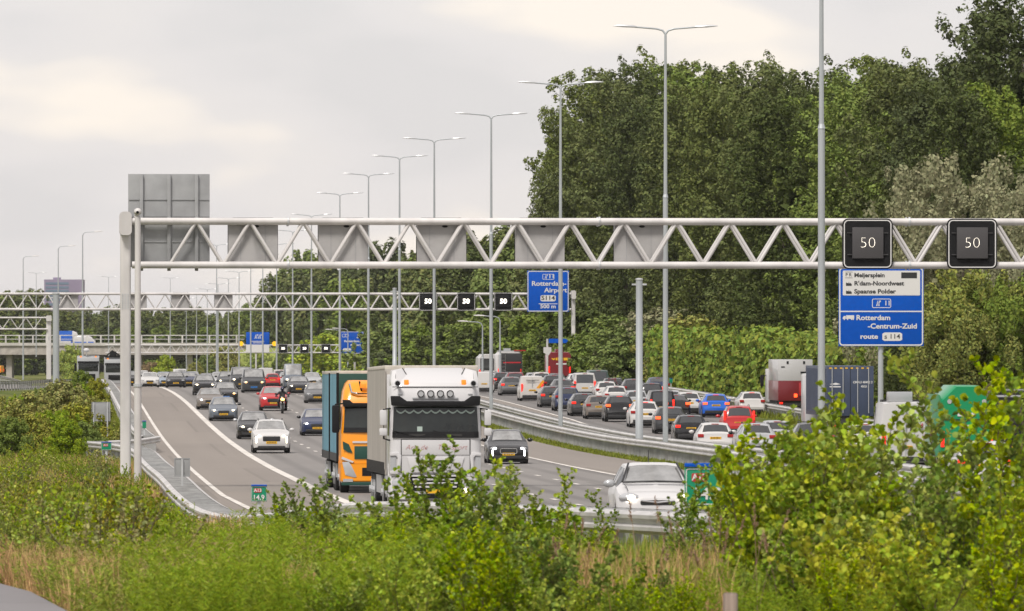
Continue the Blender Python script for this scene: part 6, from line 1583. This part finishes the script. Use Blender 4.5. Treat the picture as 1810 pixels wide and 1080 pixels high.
tree_px('poplar', 1000, 320, 880, 'short poplar at the foot of the steep left end of the tall wood', wide=.75)
# --- lighter trees in front of it
tree_px('willow', 1712, 282, 492, 'pale grey green willow in front of the wood at the right, the larger one', wide=.95)
tree_px('willow', 1800, 325, 486, 'pale grey green willow at the right edge of the picture')
tree_px('willow', 1650, 345, 500, 'pale willow just right of the first lit matrix sign', wide=.8)
tree_px('birch', 1722, 480, 466, 'weeping olive birch right of the tall blue sign', wide=1.1)
tree_px('birch', 1692, 548, 462, 'small weeping birch beside the lower right corner of the blue sign', wide=1.2)
tree_px('birch', 1790, 500, 464, 'yellowish birch at the right edge below the matrix sign', wide=1.1, m=LF_MID)
tree_px('birch', 1655, 520, 472, 'dark weeping tree directly behind the blue sign', wide=1.3, m=LF_DARK)
tree_px('round', 1480, 470, 620, 'dark round tree left of the tall blue sign', wide=1.0, m=LF_DARK)
tree_px('round', 1570, 500, 585, 'dark round tree behind the tall blue sign post', wide=1.0, m=LF_DARK)
tree_px('round', 1390, 470, 665, 'dark tree behind the hedge left of the near lamp post', wide=.9, m=LF_DARK)
tree_px('round', 1300, 480, 715, 'dark tree behind the middle of the hedge', wide=.9, m=LF_DARK)
for i, (x, yt, Z, m) in enumerate(((1200, 545, 720, LF_WIL), (1225, 560, 700, LF_OLV), (1150, 560, 735, LF_DARK), (1120, 575, 720, LF_MID), (1085, 560, 745, LF_MID), (1050, 545, 770, LF_DARK), (1040, 590, 740, LF_MID), (1005, 575, 800, LF_DARK), (985, 540, 840, LF_MID), (950, 590, 820, LF_MID), (925, 570, 860, LF_DARK), (900, 560, 900, LF_MID), (860, 580, 900, LF_DARK), (835, 570, 960, LF_MID), (800, 580, 980, LF_DARK), (770, 575, 1020, LF_MID), (735, 580, 1060, LF_DARK), (705, 570, 1120, LF_MID))):
    tree_px('low', x, yt, Z, ('pale bush at the left end of the hedge' if i == 0 else 'olive bush over the left end of the hedge' if i == 1 else 'bush in the thicket between hedge and second gantry' if i < 8 else 'bush at the foot of the trees behind the queue'), cat='bush', group='thicket bushes left of the hedge' if 2 <= i < 8 else ('bushes behind the queue' if i >= 8 else None), wide=1.25, m=m)
# --- trees in the middle distance
SX2 = [380, 430, 470, 505, 545, 590, 640, 685, 720, 770, 820, 870, 920, 970]
SY2 = [548, 535, 515, 472, 432, 452, 446, 420, 440, 425, 402, 402, 400, 392]
for row, (u, st_, dy) in enumerate(((53, 36, 30), (64, 40, 0))):
    x = 392 + row*18
    while x < 990:
        xx = x + rr_.uniform(-8, 8); Z = min(F*(u + rr_.uniform(-3, 3))/(xx - 129.25), 2250 + rr_.uniform(-80, 80))
        if xx < 720: Z = max(Z, 1590 + rr_.uniform(0, 160))
        yt = float(np.interp(xx, SX2, SY2)) + rr_.uniform(0, 22) + dy
        tree_px('far', xx, yt, Z, 'leafy tree in the long row behind the second gantry' if row else 'front tree of the long row behind the second gantry', group='trees behind the second gantry' if row else 'front trees behind the second gantry', m=(LF_FAR, LF_MID, LF_DARK, LF_FAR)[int(rr_.random()*4)], wide=(1.0 if xx > 600 else .9))
        x += st_
tree_px('low', 586, 590, 1620, 'bright green bush left of the far airport sign', cat='bush', wide=1.3, m=LF_ALD)
tree_px('low', 652, 604, 1640, 'bright green bush behind the yellow truck', cat='bush', wide=1.3, m=LF_ALD)
tree_px('low', 292, 628, 1600, 'young green bush beside the overpass pier', cat='bush', wide=.8, m=LF_ALD)
tree_px('low', 126, 610, 1500, 'young green tree in front of the overpass beside the mast', cat='bush', wide=.6, m=LF_ALD)
tree_px('low', 268, 640, 1700, 'ochre bush below the overpass by the white pole', cat='bush', wide=1.2, m=LF_BRN)
for i, (x, yt, Z) in enumerate(((365, 628, 1975), (398, 612, 1978), (455, 618, 1972), (500, 622, 1976), (345, 640, 1968))):
    tree_px('low', x, yt, Z, 'small bush on the green embankment of the overpass', cat='bush', group='bushes on the embankment', wide=.9, m=(LF_MID, LF_OLV, LF_ALD)[i % 3])
tree_px('low', 170, 668, 600, 'bush in front of the white lorry on the slip road', cat='bush', wide=.8, m=LF_OLV)
tree_px('low', 143, 655, 620, 'fresh green bush left of the lorries on the slip road', cat='bush', wide=.8, m=LF_MID)
# --- trees beyond the overpass
for i in range(26):
    xx = -30 + i*18 + rr_.uniform(-6, 6); Z = 2350 + rr_.uniform(0, 240)
    yt = (512 if xx < 62 else 545 if xx < 160 else 548) + rr_.uniform(0, 14) + (0 if i % 3 else -6)
    if 205 < xx < 330: yt -= 6
    tree_px('far', xx, yt, Z, 'hazy tree at the far left beyond the overpass' if xx < 75 else 'hazy tree on the horizon beyond the overpass', group='far left trees beyond the overpass' if xx < 75 else 'trees beyond the overpass', wide=1.15)
for i in range(14):
    xx = -20 + i*36 + rr_.uniform(-9, 9)
    tree_px('far', xx, 572 + rr_.uniform(0, 16), 2200 + rr_.uniform(0, 60), 'low dark tree just behind the overpass railing', group='low trees behind the overpass', wide=1.7, m=LF_MID if i % 2 else LF_DARK)
# --- ivy hedge
def hedge():
    hz0, hz1 = 500, 700; o = empty('hedge', P(50, hz0)); tag(o, 'long clipped ivy hedge like a green wall beside the queue', 'hedge')
    rg = np.random.default_rng(5); n = 30000
    Z = hz0 + (hz1 - hz0)*rg.random(n); face = rg.random(n)
    w = np.sin(Z*.21)*.25 + np.sin(Z*.57)*.18; hh = 4.55 + .35*np.sin(Z*.13) + .2*np.sin(Z*.41)
    q = rg.random(n); u = np.where(face < .66, 49 + w + .35*rg.normal(size=n)*.6 - .25*np.sin(Z*.9 + q*9), 49 + 2.4*rg.random(n)); z = np.where(face < .66, q*hh, hh + .25*rg.normal(size=n))
    endm = (rg.random(n) < .06); Z = np.where(endm, hz0 + .4*rg.normal(size=n), Z); u = np.where(endm, 49 + 2.4*rg.random(n), u); z = np.where(endm, q*hh, z)
    base = np.array(P(50, hz0)); gz_ = np.array([float(hgt(50, a)) for a in Z])
    Pt = np.stack([X(u, Z), Z, gz_ + z], 1) - base
    Nr = np.where((face < .66)[:, None], np.array([-.75, -.55, .25]), np.array([-.1, -.2, 1.0])) + .55*rg.normal(size=(n, 3)); Nr = unit(Nr)
    V, Fc = leaf_quads(Pt, Nr, .20*(.6 + .8*rg.random(n)), rg, .75)
    f = arr_mesh('foliage', V, Fc, LF_HEDGE, o)
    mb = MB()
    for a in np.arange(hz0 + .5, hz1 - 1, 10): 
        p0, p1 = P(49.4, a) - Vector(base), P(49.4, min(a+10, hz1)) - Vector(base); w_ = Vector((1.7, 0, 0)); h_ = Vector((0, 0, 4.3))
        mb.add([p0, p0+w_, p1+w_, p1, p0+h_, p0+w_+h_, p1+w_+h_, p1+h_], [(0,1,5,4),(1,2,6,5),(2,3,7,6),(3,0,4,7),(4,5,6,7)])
    mb.build('stems', LF_DARK, o)  # dark filler boxes added inside the hedge behind its leaves, not modelled stems
hedge()
# --- bushes and shrubs on the left verge
G_L = 'bushes between slip road and grass strip'
for i, (x, yt, Z) in enumerate((a_[0], a_[1] + 10, a_[2]) for a_ in ((10, 700, 395), (38, 690, 420), (62, 682, 400), (85, 676, 430), (108, 664, 415), (130, 672, 440), (150, 690, 405), (20, 728, 370), (60, 722, 372), (100, 715, 375), (135, 705, 380), (150, 735, 372), (-8, 690, 430), (115, 735, 362))):
    tree_px('low', x, yt, Z, 'green bush in the clump between slip road and grass strip' if i < 7 or i == 12 else 'low bush at the front of the clump left of the square sign back', cat='bush', group=G_L if i < 7 or i == 12 else 'front bushes left of the square sign back', wide=.95, m=(LF_OLV, G3, LF_OLV, LF_MID)[i % 4])
# --- alder shrubs in the foreground: real leaves on branching stems
def leaf_shapes(Pt, D, Nr, size):
    """rounded leaves starting at Pt, growing along D, facing Nr, folded a little along the midrib"""
    n = len(Pt); a = unit(D); Nn = unit(Nr - (Nr*a).sum(1, keepdims=True)*a); b = np.cross(Nn, a); s = size[:, None]
    sh = [(0, 0, 0), (.28, .34, .07), (.62, .46, .11), (.90, .30, .05), (1.0, 0, -.04), (.90, -.30, .05), (.62, -.46, .11), (.28, -.34, .07)]
    V = np.stack([Pt + s*(a*p + b*q + Nn*r) for p, q, r in sh], 1).reshape(-1, 3)
    k = np.arange(n)[:, None]*8; Fc = np.concatenate([k + np.array([[0, 1, 2, 3, 4]]), k + np.array([[0, 4, 5, 6, 7]])], 0); return V, Fc
def alder(seed, H=2.0, ns=5, spread=.55, leaf=.074, dens=1.0):
    rg = np.random.default_rng(seed); mb = MB(); Pt, D, Nr = [], [], []
    def shoot(p0, d, L_, r, level):
        n = max(4, int(L_/(.085 if level == 0 else .055))); pts = [p0]; dd = d/np.linalg.norm(d)
        for i in range(n):
            dd = unit(dd + .10*rg.normal(size=3) + np.array([0, 0, .05])); pts.append(pts[-1] + dd*L_/n)
        mb.tube([Vector(p) for p in pts], [r*(1 - .8*i/n) for i in range(n+1)], 5 if level == 0 else 4, caps=False)
        for i in range(1, n+1):
            t = i/n
            if level == 0 and t > .12 and L_ > .5 and rg.random() < .80*dens:
                a = rg.random()*6.283; sd = unit(np.array([math.cos(a), math.sin(a), .55 + .4*rg.random()])); shoot(pts[i], sd, (.16 + .42*L_*.38*(1.15 - t))*(.6 + .7*rg.random()), r*.4, 1)
            if level == 1 or t > .30:
                for _ in range(3 if rg.random() < .55*dens else 2):
                    a = rg.random()*6.283; o = unit(np.array([math.cos(a), math.sin(a), .25 + .35*rg.normal()])); Pt.append(pts[i]); D.append(unit(o + .7*dd)); Nr.append(unit(np.array([0, 0, .9]) + .65*rg.normal(size=3) - .25*o))
        for _ in range(2): Pt.append(pts[-1]); D.append(unit(dd + .5*rg.normal(size=3))); Nr.append(unit(rg.normal(size=3) + np.array([0, 0, .5])))
    for k in range(ns):
        a = 6.283*k/ns + rg.random(); q = spread*rg.random()**.6
        base = np.array([.12*math.cos(a), .12*math.sin(a), -.1]); d = np.array([q*math.cos(a), q*math.sin(a), 1.0]); shoot(base, d, H*(.62 + .38*rg.random() if k else 1.0), .008 + .003*H, 0)
    Pt, D, Nr = map(np.array, (Pt, D, Nr)); V, Fc = leaf_shapes(Pt, D, Nr, leaf*(.55 + .75*rg.random(len(Pt))))
    f = mesh_only(V, Fc, 'foliage'); st = bpy.data.meshes.new('stems'); st.from_pydata([tuple(v) for v in mb.v], [], mb.f); st.update(); return f, st, H
ALD = [alder(100+i, H, ns, sp) for i, (H, ns, sp) in enumerate(((2.0, 6, .42), (1.7, 7, .6), (2.6, 7, .38), (2.2, 6, .5), (1.4, 7, .75), (2.5, 8, .5), (2.6, 2, .22), (2.4, 3, .28)))]
def alder_at(x, yt, Z, v, label, group=None, m=None, wide=1.0):
    p = at_px(x, Z); H = CZ - (yt - HY)*Z/F - p.z; f, st, h0 = ALD[v]; k = H/h0
    o = empty('alder_shrub', p, (x*.37 + v) % 6.283); o.scale = (k*wide, k*wide, k); tag(o, label, 'shrub', group)
    for nm, me, mm in (('foliage', f, m or LF_ALD), ('stems', st, TWIG)):
        c = bpy.data.objects.new(nm, me); COL.objects.link(c); c.parent = o
        if not me.materials: me.materials.append(mm)
        c.material_slots[0].link = 'OBJECT'; c.material_slots[0].material = mm; KIDS.setdefault(o.name, []).append(c)
    return o
LA = LF_ALD; LA2 = leafmat('alder_leaves_dark', (0.190, 0.285, 0.010), .40, .2, .25)
G_C, G_R, G_F = 'leafy shrubs in front of the trucks', 'tall leafy shrubs at the right', 'low leafy shrubs along the bottom'
for i, (x, yt, Z, v, m) in enumerate(((500, 848, 118, 2, LA2), (520, 880, 112, 1, LA), (566, 822, 104, 2, LA2), (605, 868, 100, 1, LA), (645, 880, 97, 3, LA2), (690, 868, 102, 0, LA), (738, 885, 95, 1, LA2), (788, 758, 99, 2, LA2), (826, 830, 94, 0, LA2), (868, 862, 97, 1, LA), (908, 806, 100, 2, LA), (850, 800, 97, 6, LA), (760, 812, 97, 7, LA2), (955, 815, 96, 7, LA), (950, 866, 94, 4, LA2), (992, 872, 100, 2, LA2))):
    alder_at(x, yt, Z, v, 'tallest leafy sapling, standing in front of the radiator of the white truck' if i == 7 else 'leafy shrub at the left end of the row, by the 14.9 sign' if i == 0 else 'upright sapling in front of the blue trailer wheels' if i == 2 else 'leafy shrub in the row that hides the truck wheels', G_C if i not in (0, 2, 7) else None, m)
for i, (x, yt, Z, v, m) in enumerate(((1064, 862, 104, 6, LA2), (1012, 905, 92, 4, LA), (1110, 960, 90, 4, LA2), (1150, 985, 92, 4, LA), (1196, 870, 97, 7, LA2), (1226, 812, 99, 6, LA2), (1272, 872, 96, 1, LA2), (1312, 838, 94, 3, LA))):
    alder_at(x, yt, Z, v, 'slender sapling left of the white car bonnet' if i == 0 else 'slim sapling growing up in front of the green A13 Li sign' if i == 5 else 'leafy shrub below the white car by the guard rail posts', 'leafy shrubs below the white car' if i not in (0, 5) else None, m)
for i, (x, yt, Z, v, m) in enumerate(((1350, 745, 94, 3, LA), (1392, 702, 92, 2, LA), (1432, 725, 88, 5, LA2), (1488, 658, 92, 2, LA), (1528, 705, 90, 0, LA), (1572, 775, 86, 7, LA2), (1606, 770, 90, 7, LA), (1640, 610, 92, 6, LA), (1690, 690, 88, 7, LA2), (1737, 622, 88, 6, LA), (1765, 690, 90, 7, LA), (1806, 650, 86, 6, LA2), (1850, 640, 88, 7, LA),
    (1585, 845, 85, 1, LA2), (1640, 835, 84, 3, LA), (1690, 830, 84, 0, LA2), (1745, 812, 84, 1, LA), (1795, 790, 83, 3, LA), (1405, 850, 84, 1, LA2), (1460, 870, 83, 4, LA))):
    alder_at(x, yt, Z, v, {1: 'tall leafy shrub in front of the container lorry, left half', 3: 'tall leafy shrub whose tip stands against the sign post', 7: 'tallest slim sapling at the right, its tip beside the blue sign', 9: 'tall slim sapling in front of the green van', 12: 'slim sapling cut by the right edge'}.get(i, 'leafy shrub in the tall thicket at the right' if i < 13 else 'dense leafy shrub in the lower right thicket'), (G_R if i < 13 else 'dense shrubs at the lower right') if i not in (1, 3, 7, 9, 12) else None, m, .95)
for i in range(26):
    x = 545 + i*19 + rr_.uniform(-9, 9); Z = rr_.uniform(86, 94); yt = (930 if x < 700 else 915) + rr_.uniform(-10, 55)
    alder_at(x, yt, Z, rr_.choice((1, 4, 0, 3)), 'bright leafy shrub in the middle row below the two lorries', 'leafy shrubs in the middle row', (LA, LA2, LA)[i % 3], 1.05)
for i in range(34):
    x = 600 + i*19 + rr_.uniform(-12, 12); Z = rr_.uniform(75, 82); yt = (985 if x < 760 else 945 if x < 1030 else 1010) + rr_.uniform(-30, 70)
    if 1250 < x < 1330: continue
    alder_at(x, yt, Z, rr_.choice((1, 4, 0, 3)), 'leafy sapling at the very bottom edge of the picture', 'leafy saplings along the bottom edge', (LA2, LA, LA2)[i % 3], 1.0)
for i in range(16):
    x = 1325 + i*15 + rr_.uniform(-8, 8); Z = rr_.uniform(85, 95); yt = 760 + abs(x - 1440)*.35 + rr_.uniform(-25, 70)
    alder_at(x, yt, Z, rr_.choice((0, 3, 5, 2)), 'bright leafy shrub in the dense mound in front of the container lorry', 'leafy shrubs of the dense mound', (LA, LA2, LA)[i % 3], 1.0)
for i in range(46):
    x = 545 + i*29 + rr_.uniform(-14, 14); Z = rr_.uniform(77, 92)
    if 1245 < x < 1330: continue
    if 1070 < x < 1250: Z = rr_.uniform(77, 81)
    yt = (985 if x < 700 else 955 if x < 1030 else 1030 if x < 1260 else 930 if x < 1400 else 900) + rr_.uniform(-25, 75)
    alder_at(x, yt, Z, rr_.choice((1, 4, 0, 3)), 'low leafy shrub in the thicket along the lower edge, ' + ('left of the trucks' if x < 640 else 'below the trucks' if x < 1000 else 'below the white car' if x < 1340 else 'at the lower right'), G_F + (' left' if x < 640 else ' middle' if x < 1000 else ' centre right' if x < 1340 else ' right'), (LA, LA2, LA)[i % 3], 1.1)
for i, (x, yt, Z, v) in enumerate(((1500, 872, 80, 4), (1560, 905, 79, 1), (610, 975, 84, 4))):
    alder_at(x, yt, Z, v, ('bright yellow green shrub among the darker leaves at the lower right, taller one', 'bright yellow green shrub among the darker leaves at the lower right, shorter one', 'yellowish shrub among the weeds below the yellow truck')[i], None, LF_YEL, 1.0)

# --- weedy shrubs on the left bank
WEEDY = [alder(200+i, H, ns, sp, leaf, 1.0) for i, (H, ns, sp, leaf) in enumerate(((1.1, 13, .55, .040), (.9, 15, .75, .036), (1.3, 11, .40, .044), (.8, 16, .9, .034)))]
cols_ = (LF_OLV, LF_ALD, LF_OLV, LF_ALD, G3, LF_OLV, LF_YEL, G3, LF_ALD, G3, LF_OLV, LF_OLV, LF_MID, G3)
for i, (x, yt, Z, v, m) in enumerate(((372, 960, 110, 0, LF_OLV), (300, 935, 112, 2, LF_ALD), (430, 975, 102, 1, LF_MID), (245, 900, 116, 0, LF_OLV), (345, 960, 98, 3, LF_ALD), (520, 950, 100, 2, LF_MID), (470, 985, 92, 1, LF_OLV), (200, 935, 106, 3, LF_MID), (600, 960, 90, 0, LF_ALD), (280, 1000, 92, 2, LF_OLV), (410, 1010, 86, 3, LF_MID), (550, 1015, 84, 1, LF_ALD), (160, 960, 100, 1, LF_ALD))):
    p = at_px(x, Z); f, st, h0 = WEEDY[v]; k = max(.2, (CZ - (yt - HY)*Z/F - p.z)/h0)
    o = empty('weedy_shrub', p, i*1.3); o.scale = (k*1.2, k*1.2, k); tag(o, 'weedy shrub rising out of the bright weeds at the lower left', 'shrub', 'weedy shrubs among the bright weeds')
    for nm, me, mm in (('foliage', f, m), ('stems', st, TWIG)):
        cc = bpy.data.objects.new(nm, me); COL.objects.link(cc); cc.parent = o
        if not me.materials: me.materials.append(mm)
        cc.material_slots[0].link = 'OBJECT'; cc.material_slots[0].material = mm; KIDS.setdefault(o.name, []).append(cc)
raily = lin([(0, 770), (200, 770), (235, 820), (255, 862), (340, 915), (440, 985), (470, 1000), (520, 1005), (1810, 985)])
for i in range(380):
    Z = 92 + 240*rr_.random()**1.5; x = rr_.uniform(-30, 330 if Z > 180 else 520)
    u = u_of(x, Z); p = P(u, Z, -.05)
    if u > float(np.interp(Z, [90, 120, 180, 260, 340], [5.2, 4.6, 2.6, 1.9, 1.9])): continue
    if Z < 122 and u < pathR(Z) + 1.0: continue
    ymin = raily(x) + rr_.uniform(0, 26)
    H = min(CZ - (ymin - HY)*Z/F - p.z, rr_.uniform(.5, 1.35))
    if H < .22: continue
    m = cols_[int(rr_.random()*len(cols_))]; f, st, h0 = WEEDY[int(rr_.random()*4)]; k = H/h0; nearb = Z < 190
    o = empty('weedy_shrub', p, rr_.uniform(0, 6.28)); wd = k*rr_.uniform(.7, 1.05)*max(1, .5/k*.7); o.scale = (wd, wd, k)
    c = ('yellow' if m == LF_YEL else 'olive' if m == LF_OLV else 'rusty' if m == LF_BRN else 'fresh green')
    tag(o, c + (' weedy shrub on the near bank in front of the guard rail' if nearb else ' weedy shrub around the foot of the gantry column'), 'shrub', c + (' weedy shrubs on the near bank' if nearb else ' weedy shrubs by the gantry foot'))
    for nm, me, mm in (('foliage', f, m), ('stems', st, TWIG)):
        cc = bpy.data.objects.new(nm, me); COL.objects.link(cc); cc.parent = o
        if not me.materials: me.materials.append(mm)
        cc.material_slots[0].link = 'OBJECT'; cc.material_slots[0].material = mm; KIDS.setdefault(o.name, []).append(cc)

# --- grass, weeds and seed heads: what nobody could count
def blades(name, n, fz, fu, hmin, hmax, w, m, label, mask=None, seed=1, bend=.45, cat='grass'):
    rg = np.random.default_rng(seed); Z = fz(rg.random(n)); u = fu(rg.random(n), Z)
    if mask is not None: k = mask(u, Z, rg.random(n)); u, Z = u[k], Z[k]; n = len(u)
    g0 = hgt(u, Z) - .07; h = hmin + (hmax-hmin)*rg.random(n)**1.5; a = rg.random(n)*6.283; b = bend*h*(.3 + rg.random(n)); wd = w*(.6 + .8*rg.random(n))
    p = np.stack([X(u, Z), Z, g0], 1); d = np.stack([np.cos(a), np.sin(a), 0*a], 1); sdir = np.stack([-np.sin(a), np.cos(a), 0*a], 1)
    up = np.array([0, 0, 1.0]); A = p; B = p + up*(h*.6)[:, None] + d*(b*.35)[:, None]; C_ = p + up*h[:, None] + d*b[:, None]; s = sdir*wd[:, None]/2
    V = np.stack([A - s, A + s, B - s*.8, B + s*.8, C_ - s*.15, C_ + s*.15], 1).reshape(-1, 3); k = np.arange(n)[:, None]*6
    Fc = np.concatenate([k + np.array([[0, 1, 3, 2]]), k + np.array([[2, 3, 5, 4]])], 0)
    o = arr_mesh(name, V, Fc, m); tag(o, label, cat, kind='stuff'); return o
def nz2(u, Z): return np.sin(u*1.3 + Z*.11) + np.sin(u*.7 - Z*.23 + 1.7) + .8*np.sin(u*2.9 + Z*.37)
xl = lambda Z: (-30 - CX)/F*Z + SL*Z        # lateral offset seen at the left edge of the picture
xr = lambda Z: (1840 - CX)/F*Z + SL*Z
offp = lambda u, Z: u > np.interp(Z, [40, 80, 92, 104, 120], [.7, .05, -.45, -1.5, -3.4])
near = lambda q: 82 + 42*q
blades('grass', 120000, near, lambda q, Z: xl(Z) + (xr(Z) - xl(Z))*q, .12, .55, .012, G1, 'green grass on the bank along the lower edge', lambda u, Z, r: offp(u, Z) & (((nz2(u, Z) - .9*np.clip(3.4 - u, -2, 2)) > -1.2 + 1.2*r)), 11)
blades('dry_grass', 90000, near, lambda q, Z: xl(Z) + (xr(Z) - xl(Z))*q, .12, .60, .012, G2_, 'straw coloured dry grass at the lower left', lambda u, Z, r: offp(u, Z) & ((nz2(u, Z) - .9*np.clip(3.4 - u, -2, 2)) < -1.2 + 1.2*r) & ((u < 3.6) | (r < .10)), 12)
blades('grass', 90000, lambda q: 122 + 220*q**1.3, lambda q, Z: xl(Z) + (2.9 - xl(Z))*q, .15, .65, .022, G1, 'green grass on the verge left of the guard rail', lambda u, Z, r: nz2(u, Z) > -.6 + 1.0*r, 13)
blades('dry_grass', 40000, lambda q: 83 + 62*q, lambda q, Z: xl(Z) + ((250 - 1.9*(Z - 83))/F)*Z*q, .12, .5, .012, G2_, 'straw grass at the very left of the bank', lambda u, Z, r: offp(u, Z) & (nz2(u*1.7, Z*2.1) > -.9 + 1.6*r), 19)
blades('dry_grass', 4500, lambda q: 78 + 16*q, lambda q, Z: SL*Z + (960 - CX)/F*Z + (330)/F*Z*q, .25, .75, .010, G2_, 'dry grass stalks around the wooden post', lambda u, Z, r: nz2(u*2, Z*2) > -.6 + 1.4*r, 20)
blades('dry_grass', 60000, lambda q: 122 + 220*q**1.3, lambda q, Z: xl(Z) + (2.6 - xl(Z))*q, .2, .75, .022, G2_, 'dry grass between the shrubs on the left verge', lambda u, Z, r: nz2(u, Z) < -.5 + 1.0*r, 14)
blades('grass', 45000, lambda q: 345 + 420*q**1.4, lambda q, Z: -.8 + 3.6*q, .06, .28, .05, G5, 'bright short grass strip beside the far guard rail', None, 15)
blades('grass', 50000, lambda q: 175 + 500*q**1.5, lambda q, Z: np.interp(Z, [150, 230, 300, 358, 2500], [21.0, 22.2, 23.3, 24.2, 24.2]) - .1 + 1.0*q, .04, .22, .04, G5, 'thin grass strip at the foot of the median guard rail', None, 16)
blades('grass', 40000, lambda q: 420 + 400*q, lambda q, Z: 43.7 + 5*q, .1, .5, .06, G5, 'grass between far guard rail and hedge', None, 17)
def weeds(name, n, fz, fu, H, m, label, seed, k=58, ls=.034):
    rg = np.random.default_rng(seed); Z = fz(rg.random(n)); u = fu(rg.random(n), Z); ok = offp(u, Z); u, Z = u[ok], Z[ok]; n = len(u)
    lump = np.clip(.5 + .22*nz2(u*2.1 + 1, Z*1.7) + .16*nz2(u*5.3, Z*.9 + 4), .05, 1.1)
    h = H*(.25 + .35*rg.random(n) + .75*lump*rg.random(n)**.5); ln = .25*rg.normal(size=(n, 2))
    t = rg.random((n, k))**.8; ang = rg.random((n, k))*6.283
    base = np.stack([X(u, Z), Z, hgt(u, Z) - .05], 1)
    Pt = base[:, None, :] + np.stack([ln[:, :1]*h[:, None]*t, ln[:, 1:]*h[:, None]*t, h[:, None]*t], 2)
    D = np.stack([np.cos(ang), np.sin(ang), .55 + .5*rg.normal(size=(n, k))*.5], 2)
    Pt = Pt.reshape(-1, 3); D = unit(D.reshape(-1, 3)); L_ = ls*(.5 + rg.random(len(Pt)))[:, None]*1.6; W_ = unit(np.cross(D, rg.normal(size=D.shape)))*ls*.16
    V = np.stack([Pt - W_, Pt + W_, Pt + D*L_ + W_*.3, Pt + D*L_ - W_*.3], 1).reshape(-1, 3); Fc = np.arange(len(V)).reshape(-1, 4)
    tag(arr_mesh(name, V, Fc, m), label, kind='stuff')
weeds('weeds', 4300, lambda q: 77 + 38*q, lambda q, Z: SL*Z + (250 - CX)/F*Z + (760 - 250)/F*Z*q**.9, .72, G3, 'bright feathery weeds along the lower edge', 21)
weeds('weeds', 2300, lambda q: 78 + 42*q, lambda q, Z: SL*Z + (90 - CX)/F*Z + (800 - 90)/F*Z*q, .62, leafmat('weeds_olive', (0.25, 0.31, 0.042), .4, 0, .2), 'duller olive weeds among the bright ones', 24)
weeds('weeds', 600, lambda q: 80 + 36*q, lambda q, Z: SL*Z + (60 - CX)/F*Z + (620 - 60)/F*Z*q, .8, leafmat('weeds_straw', (0.36, 0.29, 0.12), .3, 0, .2), 'straw coloured stalks among the weeds', 25, 30, .032)
weeds('weeds', 1500, lambda q: 77 + 30*q, lambda q, Z: SL*Z + (740 - CX)/F*Z + (1120)/F*Z*q, .5, G3, 'feathery weeds between the foreground shrubs', 22)
weeds('weeds', 5200, lambda q: 82 + 72*q, lambda q, Z: xl(Z) + (340 - 0)/F*Z*q, .55, G1, 'green weeds on the bank at the left', 23)
def plumes(n, seed, x0, x1, z0, z1, label):
    rg = np.random.default_rng(seed); V, Fc = [], []
    for i in range(n):
        Z = rg.uniform(z0, z1); x = rg.uniform(x0, x1); p = np.array(at_px(x, Z)); h = rg.uniform(.7, 1.25); ln = np.array([rg.normal()*.18, rg.normal()*.1, 0]); top = p + np.array([0, 0, h]) + ln
        def tri(a, b, w):
            k = len(V); s = np.array([w, 0, 0]); V.extend([a - s, a + s, b + s*.6, b - s*.6]); Fc.append((k, k+1, k+2, k+3))
        tri(p, p + (top-p)*.5 - ln*.12, .0035); tri(p + (top-p)*.5 - ln*.12, top, .003)
        for _ in range(26):
            t = rg.random(); c = top - (top - p)*.22*t; d = unit(rg.normal(size=3) + np.array([0, 0, .8]))*.04*(.5 + t); tri(c, c + d, .006)
    tag(arr_mesh('seed_heads', V, Fc, G4), label, kind='stuff')
plumes(16, 31, 1190, 1500, 79, 86, 'pinkish brown grass seed heads at the lower right')
plumes(20, 32, 960, 1300, 79, 90, 'brown bent grass stalks below the guard rail')
# ------------------------------------------------------------------ thin summer haze
hm = bpy.data.materials.new('haze_air'); hm.use_nodes = True
t = hm.node_tree; t.nodes.remove(t.nodes['Principled BSDF'])
pv = t.nodes.new('ShaderNodeVolumePrincipled'); pv.inputs['Color'].default_value = (0.93, 0.93, 0.95, 1); pv.inputs['Density'].default_value = 0.000024; pv.inputs['Anisotropy'].default_value = 0.2
t.links.new(pv.outputs[0], t.nodes['Material Output'].inputs['Volume'])
hb_ = MB().box(-3300, 3300, -60, 9300, -8, 48).build('haze', hm)
tag(hb_, 'thin pale haze over the motorway', kind='stuff')
bpy.context.view_layer.update()
